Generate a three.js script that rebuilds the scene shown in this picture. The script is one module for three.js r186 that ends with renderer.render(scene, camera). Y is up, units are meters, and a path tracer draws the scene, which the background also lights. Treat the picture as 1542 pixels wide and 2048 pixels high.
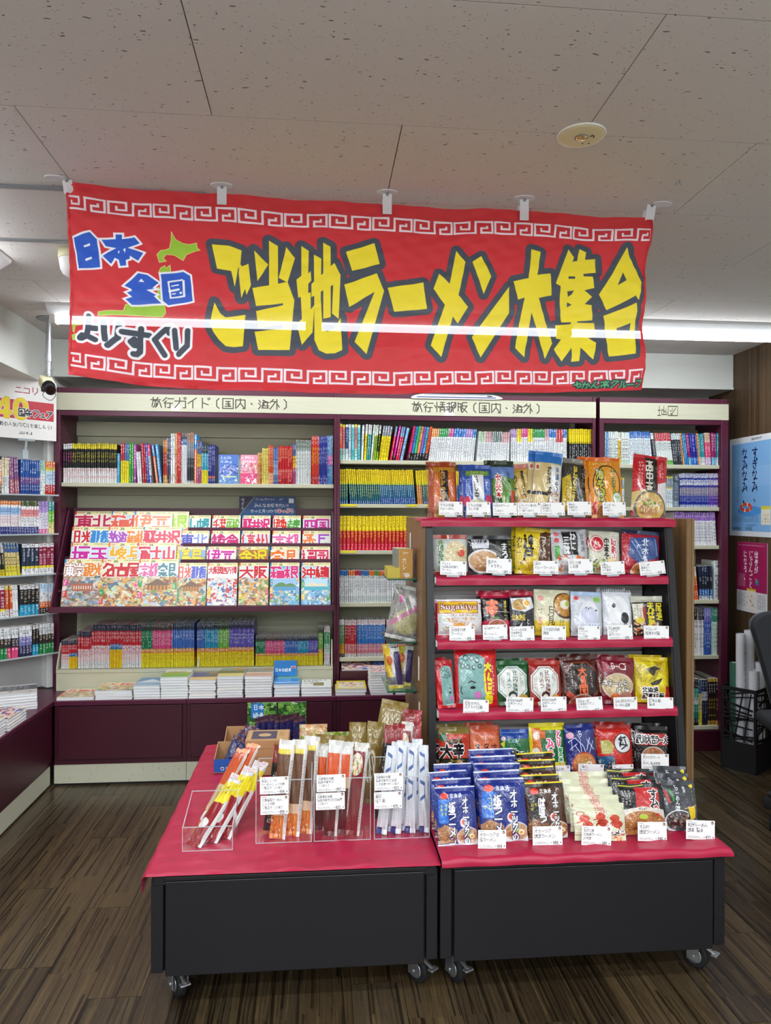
import * as THREE from 'three';
import { RoundedBoxGeometry } from 'three/addons/geometries/RoundedBoxGeometry.js';
import { mergeGeometries } from 'three/addons/utils/BufferGeometryUtils.js';
import { RectAreaLightUniformsLib } from 'three/addons/lights/RectAreaLightUniformsLib.js';

// ---------------------------------------------------------------- camera, light, exposure
const scene = new THREE.Scene();
scene.background = new THREE.Color(0x000000);
const camera = new THREE.PerspectiveCamera(69.36, 1542 / 2048, 0.05, 40);
camera.position.set(0, 1.4, 0);
camera.rotation.set(THREE.MathUtils.degToRad(0.1), THREE.MathUtils.degToRad(-5.13), THREE.MathUtils.degToRad(0.214), 'YXZ');
const renderer = new THREE.WebGLRenderer({ antialias: true });
renderer.toneMapping = THREE.LinearToneMapping;
renderer.toneMappingExposure = 0.83;
renderer.shadowMap.enabled = true;
RectAreaLightUniformsLib.init();
const TUBE_LIGHT = 85, TUBE_GLOW = 22, LAMP_COLOR = 0xf4f9ff;

// ---------------------------------------------------------------- helpers
let seedState = 20260101;
const rnd = () => { seedState = (seedState + 0x6d2b79f5) | 0; let t = Math.imul(seedState ^ (seedState >>> 15), 1 | seedState); t = (t + Math.imul(t ^ (t >>> 7), 61 | t)) ^ t; return ((t ^ (t >>> 14)) >>> 0) / 4294967296; };
const rr = (a, b) => a + (b - a) * rnd(), pick = (a) => a[Math.floor(rnd() * a.length)], reseed = (n) => { seedState = n; };
const nth = (k) => ['first', 'second', 'third', 'fourth', 'fifth', 'sixth', 'seventh', 'eighth', 'ninth', 'tenth', 'eleventh', 'twelfth', 'thirteenth', 'fourteenth', 'fifteenth', 'sixteenth', 'seventeenth', 'eighteenth', 'nineteenth', 'twentieth'][k] || `${k + 1}th`;
const D2R = Math.PI / 180;
const taken = new Map();
function numbered(name) { const n = taken.get(name) || 0; taken.set(name, n + 1); return n ? `${name}_${String(n).padStart(3, '0')}` : name; }
function mesh(name, geometry, material, parent) { const m = new THREE.Mesh(geometry, material); m.name = parent ? name : numbered(name); m.castShadow = m.receiveShadow = true; (parent || scene).add(m); return m; }
function tag(o, label, category, group) { o.userData.label = label; o.userData.category = category; if (group) o.userData.group = group; return o; }
function thing(name, label, category, [x, y, z] = [0, 0, 0], turn = 0, group) { const o = new THREE.Group(); o.name = numbered(name); scene.add(o); o.position.set(x, y, z); o.rotation.y = turn; return tag(o, label, category, group); }
function structure(name, geometry, material) { const m = mesh(name, geometry, material); m.userData.kind = 'structure'; return m; }
const box = (w, h, d, x = 0, y = 0, z = 0) => new THREE.BoxGeometry(w, h, d).translate(x, y, z);
const span = (x0, x1, y0, y1, z0, z1) => box(Math.abs(x1 - x0), Math.abs(y1 - y0), Math.abs(z1 - z0), (x0 + x1) / 2, (y0 + y1) / 2, (z0 + z1) / 2);
const soft = (w, h, d, r, x = 0, y = 0, z = 0) => new RoundedBoxGeometry(w, h, d, 2, r).translate(x, y, z);
const softSpan = (x0, x1, y0, y1, z0, z1, r = 0.003) => soft(Math.abs(x1 - x0), Math.abs(y1 - y0), Math.abs(z1 - z0), r, (x0 + x1) / 2, (y0 + y1) / 2, (z0 + z1) / 2);
const merged = (list) => mergeGeometries(list.map((g) => { const n = g.index ? g.toNonIndexed() : g; for (const k of Object.keys(n.attributes)) if (!['position', 'normal', 'uv'].includes(k)) n.deleteAttribute(k); return n; }));
const tube = (points, r, n = 24, s = 8) => new THREE.TubeGeometry(new THREE.CatmullRomCurve3(points.map((p) => new THREE.Vector3(...p))), n, r, s);
const rod = (a, b, r, s = 12) => { const A = new THREE.Vector3(...a), B = new THREE.Vector3(...b), g = new THREE.CylinderGeometry(r, r, A.distanceTo(B), s); g.applyQuaternion(new THREE.Quaternion().setFromUnitVectors(new THREE.Vector3(0, 1, 0), B.clone().sub(A).normalize())); return g.translate((A.x + B.x) / 2, (A.y + B.y) / 2, (A.z + B.z) / 2); };
const lathe = (pts, s = 24) => new THREE.LatheGeometry(pts.map(([r, y]) => new THREE.Vector2(r, y)), s);
const std = (color, roughness = 0.7, more = {}) => new THREE.MeshStandardMaterial({ color, roughness, ...more });
const phys = (color, roughness = 0.5, more = {}) => new THREE.MeshPhysicalMaterial({ color, roughness, ...more });
function canvas(w, h, draw, color = true) { const c = document.createElement('canvas'); c.width = w; c.height = h; const g = c.getContext('2d'); draw(g, w, h); const t = new THREE.CanvasTexture(c); if (color) t.colorSpace = THREE.SRGBColorSpace; t.wrapS = t.wrapT = THREE.RepeatWrapping; return t; }
// sets a flat rectangle of the uv square, [u0, v0, u1, v1] with v upwards, on a geometry whose uv spans 0..1
function uvBox(g, [u0, v0, u1, v1]) { const a = g.attributes.uv; for (let i = 0; i < a.count; i++) a.setXY(i, u0 + a.getX(i) * (u1 - u0), v0 + a.getY(i) * (v1 - v0)); return g; }
// uv in metres (times k) taken from the two widest axes of every face
function uvMetres(g, k = 1, turn = false, du = 0, dv = 0) {
  const p = g.attributes.position, n = g.attributes.normal, a = g.attributes.uv;
  for (let i = 0; i < p.count; i++) { const ax = Math.abs(n.getX(i)), ay = Math.abs(n.getY(i)), az = Math.abs(n.getZ(i)); let u = p.getX(i), v = p.getY(i); if (ax > ay && ax > az) u = p.getZ(i); else if (ay > az) v = p.getZ(i); a.setXY(i, (turn ? v : u) * k + du, (turn ? u : v) * k + dv); }
  return g;
}

// ---------------------------------------------------------------- lettering
// A small stroke alphabet: every character is a few pen strokes on a ten by ten grid (two digits a point), or smaller characters set into boxes.
const PEN = {};
const pen = (text) => text.trim().split('\n').forEach((line) => { const [c, ...s] = line.trim().split(' '); PEN[c] = s; });
pen(`
一 0595
二 2373 0888
三 1282 2575 0999
十 0494 5059
人 5045 5408 5498
入 3050 5045 5408 5498
八 4009 5199
大 0393 5054 5409 5499
太 0393 5054 5409 5499 4759
小 5059 2317 7397
山 1319 1999 9399 5059
川 2028 2809 5158 8099
土 1484 5059 0999
士 0383 5058 2979
王 1181 1585 5159 0999
玉 1181 1585 5159 0999 6778
口 1119 119199 1999
日 2029 207079 2474 2979
目 1019 109099 1393 1696 1999
田 1119 119199 1595 5159 1999
月 2028 2809 208088 8869 2383 2686
木 0393 5059 5308 5398
本 0393 5059 5307 5397 3777
白 5032 2229 228289 2585 2989
百 0090 5032 2229 228289 2585 2989
中 1216 129296 1696 5059
井 0393 0696 3136 3609 7079
内 1119 119199 9979 5054 5428 5488
北 3039 0333 0838 6068 6898 6492
千 7013 0595 5159
万 0191 4134 3409 4484 8479
方 5052 0292 3234 3409 3484 8479
古 0393 5054 口2499
名 4013 308183 8319 口4499
多 4013 308082 8215 6434 539585 8509
光 5054 1123 8163 0494 3446 4609 6468 6898 9896
外 3003 2252 5235 3509 6069 6487
行 3003 3315 2429 4191 3585 6569 6949
市 5052 1292 1318 139398 5059
国 囗0099 玉2277
四 1119 119199 1999 3236 3625 6266 6686
西 0191 1319 139399 1999 4146 6166 6686
金 5004 5094 3373 1686 5358 0999 2738 8758
全 5004 5094 3373 1686 5359 0999
京 5052 0292 口2474 5669 5669 5649 2708 7798
古 0393 5054 口2499
立 5052 1282 3439 7469 0999
羊 3142 7162 1383 2575 0898 5359
目 1019 109099 1393 1696 1999
見 2026 207076 2272 2474 2676 3609 6668 6898 9896
貝 2027 207077 2272 2474 2777 3709 6799
良 5050 2029 207075 2373 2575 2949 5799 4888
豆 0191 口2373 3537 6567 0999
車 1090 2226 228286 2484 2686 0797 5059
糸 4013 1353 5317 5315 1767 5559 3618 7688
竹 1113 0141 2102 2124 6163 6152 6174
言 5050 1090 2272 2474 口2579
食 5004 5094 3363 2529 257577 2777 2949 5799
魚 3013 2161 2328 238388 5358 2585 2888 0019 3938 6958 9988
灬 1819 3839 5859 7899
氵 2163 1455 1976
扌 0343 3039 3929 0645
礻 2021 0343 4309 3439 3546
阝 2029 207073 7353 5375 7557
宀 5051 1113 119193
艹 0292 3034 7074
广 5051 1191 1109
刂 2027 7079 7959
亻 3003 2329
辶 1122 0434 3437 3708 0899
囗 0009 009099 0999
門 0009 004044 0444 0242 5094 509099 5494 5292 9979
東 0191 2327 238387 2585 2787 5059 5709 5799
海 氵0039 5141 4193 4348 438388 3696 3898 5156
地 土0039 4448 4898 9896 4386 8386 6068
図 囗0099 2435 4244 7238 2748
旅 2022 0242 2218 2343 4338 3829 6043 5282 5374 5549 6558 7399 5549
情 2029 0315 3445 5090 7074 5292 4494 5559 559599 5797
報 1141 3034 0444 1526 4536 0747 3439 559091 5059 509093 9373 5594 9449 6579
版 1018 1141 3144 1444 3449 5090 5049 5393 9359 5599
土 1484 5059 0999
根 木0039 5059 509095 5292 5595 5969 7499 8576
箱 竹0093 木0339 目4499
伊 亻0039 4080 8086 3393 4686 6049
日 2029 207079 2474 2979
那 2029 0040 4049 4939 0343 0646 2009 阝6099
須 3002 4114 5118 5090 6268 629298 6494 6696 6898 6849 8899 3316 5329
熱 2022 0242 1343 0545 2435 2547 5393 6049 739898 6475 灬0799
軽 車0049 5090 9059 6099 土4699
沢 氵0039 4090 4049 404090 9094 4494 6599
埼 土0039 4090 6050 6080 4494 口4578 8488 8868
岐 1316 1646 4346 2026 5292 7044 4494 9459 5599
阜 5050 2026 207073 2373 2676 7676 0797 5759
富 宀0092 3363 口3474 田2599
観 2010 1050 0353 2309 1329 1949 1545 1747 5056 509096 5292 5494 5656 5649 7679 7999
屋 1090 909393 1393 1009 3585 5447 4777 6669 3999
都 0343 2026 6006 口1649 1848 阝6099
奈 0292 5004 5094 3565 1787 5769 5759 3819 7899
阪 阝0039 4090 4049 4383 8349 5599
関 門0099 3445 6455 3565 2777 5557 5729 5799
博 0353 2029 5090 7056 5166 519196 5393 5696 5797 8089 6778
沖 氵0039 中3199
縄 糸0039 4194 419194 4292 4494 4598 459598 4696 7099 4898
札 0343 2029 2206 2345 6068 6898 9896
幌 1218 125258 3039 6064 609064 6292 6494 5595 6609 8599
葉 艹0092 1393 3236 7274 3676 0797 5659 5709 5799
房 1090 2282 2274 2209 5456 2696 4648 4829 6676 7769
総 糸0039 5043 7093 6045 5585 5648 6768 6898 7677 8898
勢 土0052 2325 5043 6047 8299 4393 0696 4646 5696 9679 3649 5699
志 土1094 1618 3538 3888 8786 5657 8798
摩 广0099 木2155 木5195 3585 2777 5549 0999 5559
鎌 金0039 5152 8172 4292 5494 4797 6059 7059 9499 5549
倉 5004 5094 3363 3536 359596 3696 口3799 2519
信 亻0039 6060 4191 5383 5585 口5699
州 2028 2809 5059 8099 1415 3435 6465
飛 1070 7043 3233 5154 0555 2509 5059 6389 8495
騨 2029 207070 2363 2979 灬0749 5090
福 礻0039 4090 口5382 田4599
島 5030 2026 207073 2373 2676 0797 9799 9979 山0767
岡 囗0099 3242 6252 2474 山3588
道 辶0099 5061 8071 3292 目4496
絶 糸0039 6044 508081 5373 4349 5393 9396 4696 7376 4999
景 日2083 0494 口2577 5779 1828 8898
周 囗0099 土2254 3353 口3678
年 3003 2282 2575 2528 0595 0696 5259
掲 扌0039 日5084 4595 9599 9979 5668 5878
載 土0052 1353 車0359 6062 6099 9379 8081
気 3003 2282 2474 2684 8489 8999 2759 6728
楽 白3065 1114 1123 8164 9192 0696 5659 5609 5699
製 1131 2025 0353 6064 8085 0696 5629 5699 3639
麺 1060 3136 口1257 1656 3609 1739 3949 5090 囗5399 6363 7379
冷 1021 0819 6033 6099 5585 8566 6579
華 艹0092 0494 1686 2727 3337 7377 0898 5259
知 2003 1242 0545 3245 2509 3549 口5398
覧 1050 1016 1656 3036 見2599 6092
茶 艹0092 5204 5294 2676 5559 5718 5788
鹿 广0099 3286 328286 5256 2484 2686 比2699
比 2029 2929 2444 2948 6068 6898 6492
児 2026 6090 609096 6393 6696 3609 6668 6898
琉 王0039 6060 4191 6143 4383 4549 6569 8588 8899
球 王0039 3393 6069 6978 6445 8474 6498
美 3041 7061 1191 2373 1585 5159 0696 5609 5699
昭 日0039 4191 9194 9474 6149 口5598
和 禾0039 口5399
禾 5012 0393 5159 5308 5398
油 氵0039 口4298 4595 7079
元 2070 0393 3436 3609 6368 6898 9896
祖 礻0039 5059 509099 5393 5696 3999
長 2026 2080 2272 2474 0696 2629 2949 4699 8768
浜 氵0039 9050 5057 5393 7378 3797 5739 6899
協 0343 2029 田5083 力5093 力3469 力6499
力 0292 9299 9979 4042 4209
喜 土1092 口3374 3546 7565 0797 口2799
神 礻0039 日4196 7079
戸 1090 2282 8285 2585 2209
味 口0039 4393 5292 3494 7079 7549 7599
辛 5051 1191 3143 7163 0494 1686 5659
代 亻0039 3494 5055 5599 7182
目 1019 109099 1393 1696 1999
軒 車0049 5090 5595 7079
円 0009 009099 9979 0595 5055
動 1050 0252 1316 135356 1555 1656 0858 3039 5393 9399 9979 7046
物 1003 1343 2029 0645 5043 509098 9878 6548 7858
園 囗0099 2272 4041 口3465 4668 3547
塩 土0039 5042 5190 口5374 4699 口4599
尾 1090 909393 1393 1009 3484 3686 3898 5358 5999
仏 亻0039 6047 4797 7599
拉 扌0039 6061 4191 5357 8377 3999
秋 禾0039 6064 6409 6499 5253 9283
鶏 4010 1112 3132 4133 2404 0446 2309 2649 目5093 5494 9499
湯 氵0039 日4184 3595 4648 9599 9979 6658
醤 5010 2024 6015 3141 1090 目2599
杯 木0039 4090 7046 6369 7495
昌 日2084 日1499
仙 亻0039 山4199
台 4014 1484 6275 口2599
恐 1040 2024 0444 5083 509093 1618 3538 3888 8797
竜 5051 1191 3142 6152 日1386 5359 5999 9997
旭 1191 日4094 4199 2029 0949 2009
吉 0191 5053 2373 口2599
焦 3003 2226 4242 2292 2484 2686 5256 灬0799
風 1009 109099 3383 口3376 5359 3979
毛 7020 1383 0696 5059 5999 9997
噌 口0039 5060 8070 口4293 日4599
利 禾0059 6067 9099 9979
尻 1090 909393 1393 1009 3494 9479 4449
釧 金0049 5058 5849 7078 9099
路 口0043 2346 2646 0948 1517 3439 6045 6292 9245 6499 口5599
替 二0041 0343 2029 5292 7046 7099 日2599
付 亻0039 3393 7079 7969 5566
前 2132 7163 0393 月0449 5557 9499 9979
条 4003 3181 8104 4199 0494 0696 5459 5609 5699
背 3035 1131 0434 6065 6585 9362 月1699
脂 月0049 6063 6393 9271 日5599
佐 亻0039 3292 6049 5585 7579 4999
藤 艹0092 月0349 5363 8373 4494 5696 6409 6499 7799
養 3041 7061 1191 2373 0595 5105 5195 2649 日3699
悦 2029 0315 3445 5061 8071 口5374 6439 8488 8899
稲 禾0039 5090 6364 口5599 5797
庭 广0099 2343 4349 2646 2999 7356 5686 7079
辰 1090 1009 3272 1494 3439 5799 3958
担 扌0039 日4188 3999
々 3013 2262 6235 3547
杉 木0039 9052 9345 9659
並 2132 7162 0393 3337 6367 1516 8576 0999 
区 1090 1019 1999 3378 7328
世 0393 1018 1898 5057 5777 8087
界 田2084 5014 5094 5404 5494 3539 6569
亭 5050 0191 口3274 1517 1595 9597 5659 5949
ェ 2474 5458 1888
ゥ 5355 2446 2484 8449
歩 5054 5282 2224 0494 5458 2507 8577 9619
激 氵0039 白4164 方4569 8074 7394 8609 8499
旨 ヒ2064 日2599
店 广0099 5355 5485 口3699
野 田0054 3459 1656 0959 6191 9173 6494 7579 7969
菜 艹0092 2434 4454 7464 0696 5559 5609 5699
牛 3013 1383 0696 5059
煮 土1054 0494 9034 日2486 灬0799
干 1181 0595 5159
番 8010 3132 6171 0393 5054 5305 5395 田2599
丸 3009 0373 7377 7799 9997 1566
香 禾1065 日2599
舗 金0049 5191 7059 5259 5292 9299 5595 5797
高 5050 0191 口3274 囗0599 口3679
号 口2074 0494 4556 5686 8669
得 亻0039 日4084 3595 3797 8579 4657
和 禾0039 口5399
歌 1040 口0134 4049 4939 0545 口0647 6045 5292 9283 7409 7499
ア 1191 9164 5255 5519
イ 8015 5359
ウ 5052 1315 139294 9439
エ 1282 5258 0898
オ 0393 6069 6959 6308
カ 0393 9399 9979 4044 4409
キ 1383 0696 4059
ク 4013 308081 8119
ケ 3014 2292 6265 6539
コ 1282 8288 0888
サ 0393 3036 7077 7749
シ 1131 0434 0828 2895
ス 1181 8115 1509 5699 4598
ソ 1024 8085 8529
タ 4013 308081 8119 3465
ツ 1124 4154 8185 8529
テ 2171 0494 5459 5419
ト 3039 3486
ナ 0393 5054 5419
ニ 2272 0898
ヒ 2029 2999 2483 8344
フ 1181 8185 8529
ホ 0393 5059 2618 7688
マ 0191 9154 2546 3576
ミ 2152 2454 3374 1787
ム 4019 0888 6699
メ 7074 7409 2387
モ 2171 0494 4049 4989
ヤ 0393 0282 8264 3049
ラ 2171 0393 9396 9629
リ 2026 8085 8549
ル 3035 3509 6069 6996
レ 2029 2966 6695
ロ 1119 119199 1999
ワ 1115 119194 9439
ン 1242 0888 8893
ー 0595
ッ 2334 5354 8385 8549
ャ 1484 8466 4359
ョ 2474 7479 2676 2979
ィ 7346 5659
あ 1272 4048 6447 4738 3827 2735 3554 5473 7385 8587 8768
い 1216 1638 3847 7286
う 4061 2454 5464 7476 7669 6949
え 4061 2363 6309 3647 4758 5899
お 0262 3039 3918 1826 2644 4464 6486 8688 8859 7193
か 0363 6368 6848 3009 7296
き 2272 1484 4077 2627 2738 3869
く 7034 3479 
け 1018 1827 4393 7077 7749
こ 2272 2628 2878
さ 1383 4076 2627 2738 3869
し 2027 2739 3969 6987
す 0292 6068 6859 5949 5544 4435 3546 4656
せ 0494 2028 2898 7076
そ 2171 7104 0494 9446 4648 4889
た 0252 3009 5393 5657 5889 5898
ち 1272 4025 2536 3674 7486 8668 6839
つ 0493 9395 9568 6849
て 0191 9154 5456 5668 6889
と 3045 8144 4426 2628 2889
な 0252 3015 7183 6467 6749 4938 3847 4798
に 1018 1827 4282 4648 4888
の 5149 4927 2714 1441 4172 7294 9496 9669
は 1018 1827 4393 7077 7768 6848 4857 5799
ひ 1151 5126 2639 3959 5976 7652 7295
ふ 4061 5266 6669 6949 1628 8688
ほ 1018 1827 4191 4494 7177 7768 6848 4857 5799
ま 1282 1585 5157 5738 3828 2837 3778
み 1151 5119 1908 0817 1737 3795 7398
め 2147 6029 2918 1815 1544 4474 7495 9597 9769
も 3036 3648 4878 7886 1353 1656
や 0482 8295 9577 7766 4053 3059
ゆ 1016 1624 2453 5393 9396 9668 6048 4829
よ 5484 5057 5738 3828 2837 3757 5788
ら 4061 2026 2654 5474 7486 8668 6839
り 2036 7075 7548
る 2171 7115 1553 5373 7385 8587 8769 6959 5957 5767
れ 2029 0343 4308 2552 5292 9288 8898
ろ 2171 7116 1654 5474 7486 8687 8769 6949
わ 2029 0343 4308 2564 6484 8495 9597 9769
を 1272 4024 2444 4447 8346 4637 3748 4889
ん 5008 0825 2545 4557 5778 7896
っ 1585 1684 8486 8658
ゃ 1584 8476 7657 3354 2449
ょ 5575 5357 5748 4838 3867 6788
ゅ 2327 2754 5484 8486 8668 5339
、 3658
。 2729 2749 4929
・ 4455
「 6030 3036
」 3969 6963
（ 7052 5257 5779
） 2042 4247 4729
＋ 0595 5159
々 3013 2262 6235 3547
`);
const VOICED = { が: 'か', ぎ: 'き', ぐ: 'く', ご: 'こ', じ: 'し', ぜ: 'せ', ぞ: 'そ', だ: 'た', で: 'て', ど: 'と', ば: 'は', ぶ: 'ふ', ガ: 'カ', ギ: 'キ', グ: 'ク', ゴ: 'コ', ズ: 'ス', ダ: 'タ', ド: 'ト', ブ: 'フ' };
const PLOSIVE = { ぱ: 'は', ぷ: 'ふ', パ: 'ハ', プ: 'フ' };
PEN['ハ'] = ['3019', '6098'];
function strokesOf(c, box = [0, 0, 9, 9], deep = 0) {
  const out = [], base = VOICED[c] || PLOSIVE[c] || c, put = (x, y) => [box[0] + (x / 9) * (box[2] - box[0]), box[1] + (y / 9) * (box[3] - box[1])];
  for (const raw of PEN[base] || []) {
    const s = raw.replace('?', '');
    if (/^\d+$/.test(s)) { const p = []; for (let i = 0; i + 1 < s.length; i += 2) p.push(put(+s[i], +s[i + 1])); out.push(p); continue; }
    if (deep > 3 || s[0] === c) continue;
    const d = s.slice(1), a = put(+d[0], +d[1]), b = put(+d[2], +d[3]);
    out.push(...strokesOf(s[0], [...a, ...b], deep + 1));
  }
  if (VOICED[c]) out.push([put(7.6, 0), put(8.2, 1.4)], [put(8.8, -0.5), put(9.4, 0.9)]);
  if (PLOSIVE[c]) { const r = []; for (let k = 0; k <= 8; k++) r.push(put(8.6 + 0.8 * Math.cos(k * 0.785), 0.6 + 0.8 * Math.sin(k * 0.785))); out.push(r); }
  return out;
}
// writes text with the pen: size = height of a character, o.v = downwards, o.w = pen width as a share of the size, o.edge = [colour, width] under the stroke
function write(g, text, x, y, size, color, o = {}) {
  const sx = o.sx || 1, step = size * (o.gap || 1.12), W = size * (o.w || 0.1);
  const walk = (draw) => {
    let cx = x, cy = y;
    for (const c of text) {
      if (c === ' ') { if (o.v) cy += step / 2; else cx += step * sx / 2; continue; }
      if (/[\x21-\x7e]/.test(c)) { draw(c, cx, cy, true); if (o.v) cy += step; else cx += step * 0.62 * sx; continue; }
      draw(c, cx, cy, false);
      if (o.v) cy += step * ('、。'.includes(c) ? 0.6 : 1); else cx += step * sx;
    }
  };
  g.lineCap = o.cap || 'round'; g.lineJoin = o.join || 'round'; g.textBaseline = 'top';
  const layer = (col, extra) => {
    g.strokeStyle = g.fillStyle = col; g.lineWidth = W + extra;
    walk((c, cx, cy, plain) => {
      if (plain) { g.font = `${o.thin ? '' : 'bold '}${size * 1.05}px sans-serif`; if (extra) { g.lineWidth = extra; g.strokeText(c, cx, cy - size * 0.08); g.lineWidth = W + extra; } g.fillText(c, cx, cy - size * 0.08); return; }
      for (const s of strokesOf(c)) { g.beginPath(); s.forEach(([px, py], i) => { const u = cx + (px / 9.6) * size * sx + (o.slant || 0) * (9 - py) * size * 0.02, v = cy + (py / 9.6) * size; i ? g.lineTo(u, v) : g.moveTo(u, v); }); g.stroke(); }
    });
  };
  for (const [col, e] of o.edge || []) layer(col, e * 2);
  layer(color, 0);
}

// ---------------------------------------------------------------- shared surfaces
const grainTexture = canvas(1024, 1024, (g, w, h) => {              // upright wood grain, neutral tone to be tinted
  reseed(5); g.fillStyle = '#b4a48c'; g.fillRect(0, 0, w, h);
  for (let i = 0; i < 900; i++) { const x = rr(0, w), t = rr(0.6, 9); g.fillStyle = pick(['rgba(70,52,36,.16)', 'rgba(226,206,170,.16)', 'rgba(120,98,74,.2)', 'rgba(40,30,22,.12)']); g.fillRect(x, 0, t, h); }
  for (let i = 0; i < 2600; i++) { g.fillStyle = pick(['rgba(50,36,24,.18)', 'rgba(230,215,185,.14)']); g.fillRect(rr(0, w), rr(0, h), rr(0.5, 1.6), rr(20, 160)); }
});
const plankTexture = canvas(2048, 2048, (g, w, h) => {              // sixteen planks, grain along u
  reseed(11);
  const tones = ['#4a3d30', '#57493a', '#625342', '#41362b', '#6a5b48', '#52463a', '#4c4236', '#5c5146'];
  for (let r = 0; r < 16; r++) {
    const y0 = r * 128; g.save(); g.beginPath(); g.rect(0, y0, w, 128); g.clip();
    g.fillStyle = tones[r % 8]; g.fillRect(0, y0, w, 128);
    for (let k = 0; k < 46; k++) { g.strokeStyle = pick(['rgba(128,110,84,.4)', 'rgba(22,16,11,.55)', 'rgba(92,80,62,.4)', 'rgba(140,122,92,.22)', 'rgba(16,12,9,.5)', 'rgba(84,74,66,.35)']); g.lineWidth = rr(0.8, 8); const y = y0 + rr(-4, 132), a = rr(1, 7), f = rr(0.001, 0.003), q = rr(0, 6), x0 = rr(-600, w * 0.7), len = rr(500, 2600); g.beginPath(); for (let x = x0; x <= x0 + len; x += 64) g.lineTo(x, y + a * Math.sin(x * f + q)); g.stroke(); }
    for (let k = 0; k < 320; k++) { g.fillStyle = pick(['rgba(12,9,7,.35)', 'rgba(150,132,104,.16)']); g.fillRect(rr(0, w), y0 + rr(0, 128), rr(30, 240), rr(0.6, 1.6)); }
    g.restore();
  }
});
const roughTexture = canvas(512, 512, (g, w, h) => { reseed(6); g.fillStyle = '#808080'; g.fillRect(0, 0, w, h); for (let i = 0; i < 5200; i++) { g.fillStyle = pick(['rgba(255,255,255,.1)', 'rgba(0,0,0,.1)']); g.fillRect(rr(0, w), rr(0, h), rr(4, 44), rr(1, 4)); } }, false);
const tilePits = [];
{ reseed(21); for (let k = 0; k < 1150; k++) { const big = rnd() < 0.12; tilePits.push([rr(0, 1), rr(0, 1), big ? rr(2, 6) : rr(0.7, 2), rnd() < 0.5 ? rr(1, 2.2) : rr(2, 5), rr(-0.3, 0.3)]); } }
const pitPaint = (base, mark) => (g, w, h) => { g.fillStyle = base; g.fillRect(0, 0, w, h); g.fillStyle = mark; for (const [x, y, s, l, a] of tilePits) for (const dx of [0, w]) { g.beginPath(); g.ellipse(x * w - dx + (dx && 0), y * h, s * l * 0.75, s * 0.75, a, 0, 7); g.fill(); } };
const pitShadeTexture = canvas(2048, 1024, pitPaint('#ffffff', '#857d77')), tileBump = canvas(2048, 1024, pitPaint('#ffffff', '#101010'), false);  // colour map paints in the shade inside the pits, besides the bump
const clothBump = canvas(512, 512, (g, w, h) => { reseed(9); const im = g.createImageData(w, h); const waves = Array.from({ length: 26 }, () => [Math.round(rr(-5, 5)), Math.round(rr(-5, 5)), rr(0, 6), rr(0.3, 1)]); for (let y = 0; y < h; y++) for (let x = 0; x < w; x++) { let s = 0; for (const [a, b, p, k] of waves) s += k * Math.abs(Math.sin((a * x + b * y) / w * Math.PI * 2 + p)); const v = 255 * Math.min(1, s / 13); const i = (y * w + x) * 4; im.data[i] = im.data[i + 1] = im.data[i + 2] = v; im.data[i + 3] = 255; } g.putImageData(im, 0, 0); }, false);
const scuffTexture = canvas(1024, 512, (g, w, h) => { reseed(31); g.fillStyle = '#ffffff'; g.fillRect(0, 0, w, h); for (let i = 0; i < 26; i++) { g.strokeStyle = 'rgba(255,226,232,.9)'; g.lineWidth = rr(1, 3); const x = rr(0, w), y = rr(0, h); g.beginPath(); g.moveTo(x, y); g.lineTo(x + rr(-18, 26), y + rr(-6, 6)); g.stroke(); } });
const speckTexture = canvas(1024, 256, (g, w, h) => { reseed(32); g.fillStyle = '#ffffff'; g.fillRect(0, 0, w, h); for (let i = 0; i < 420; i++) { g.fillStyle = 'rgba(120,116,92,.32)'; g.beginPath(); g.arc(rr(0, w), rr(0, h), rr(0.6, 2.2), 0, 7); g.fill(); } });

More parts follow.
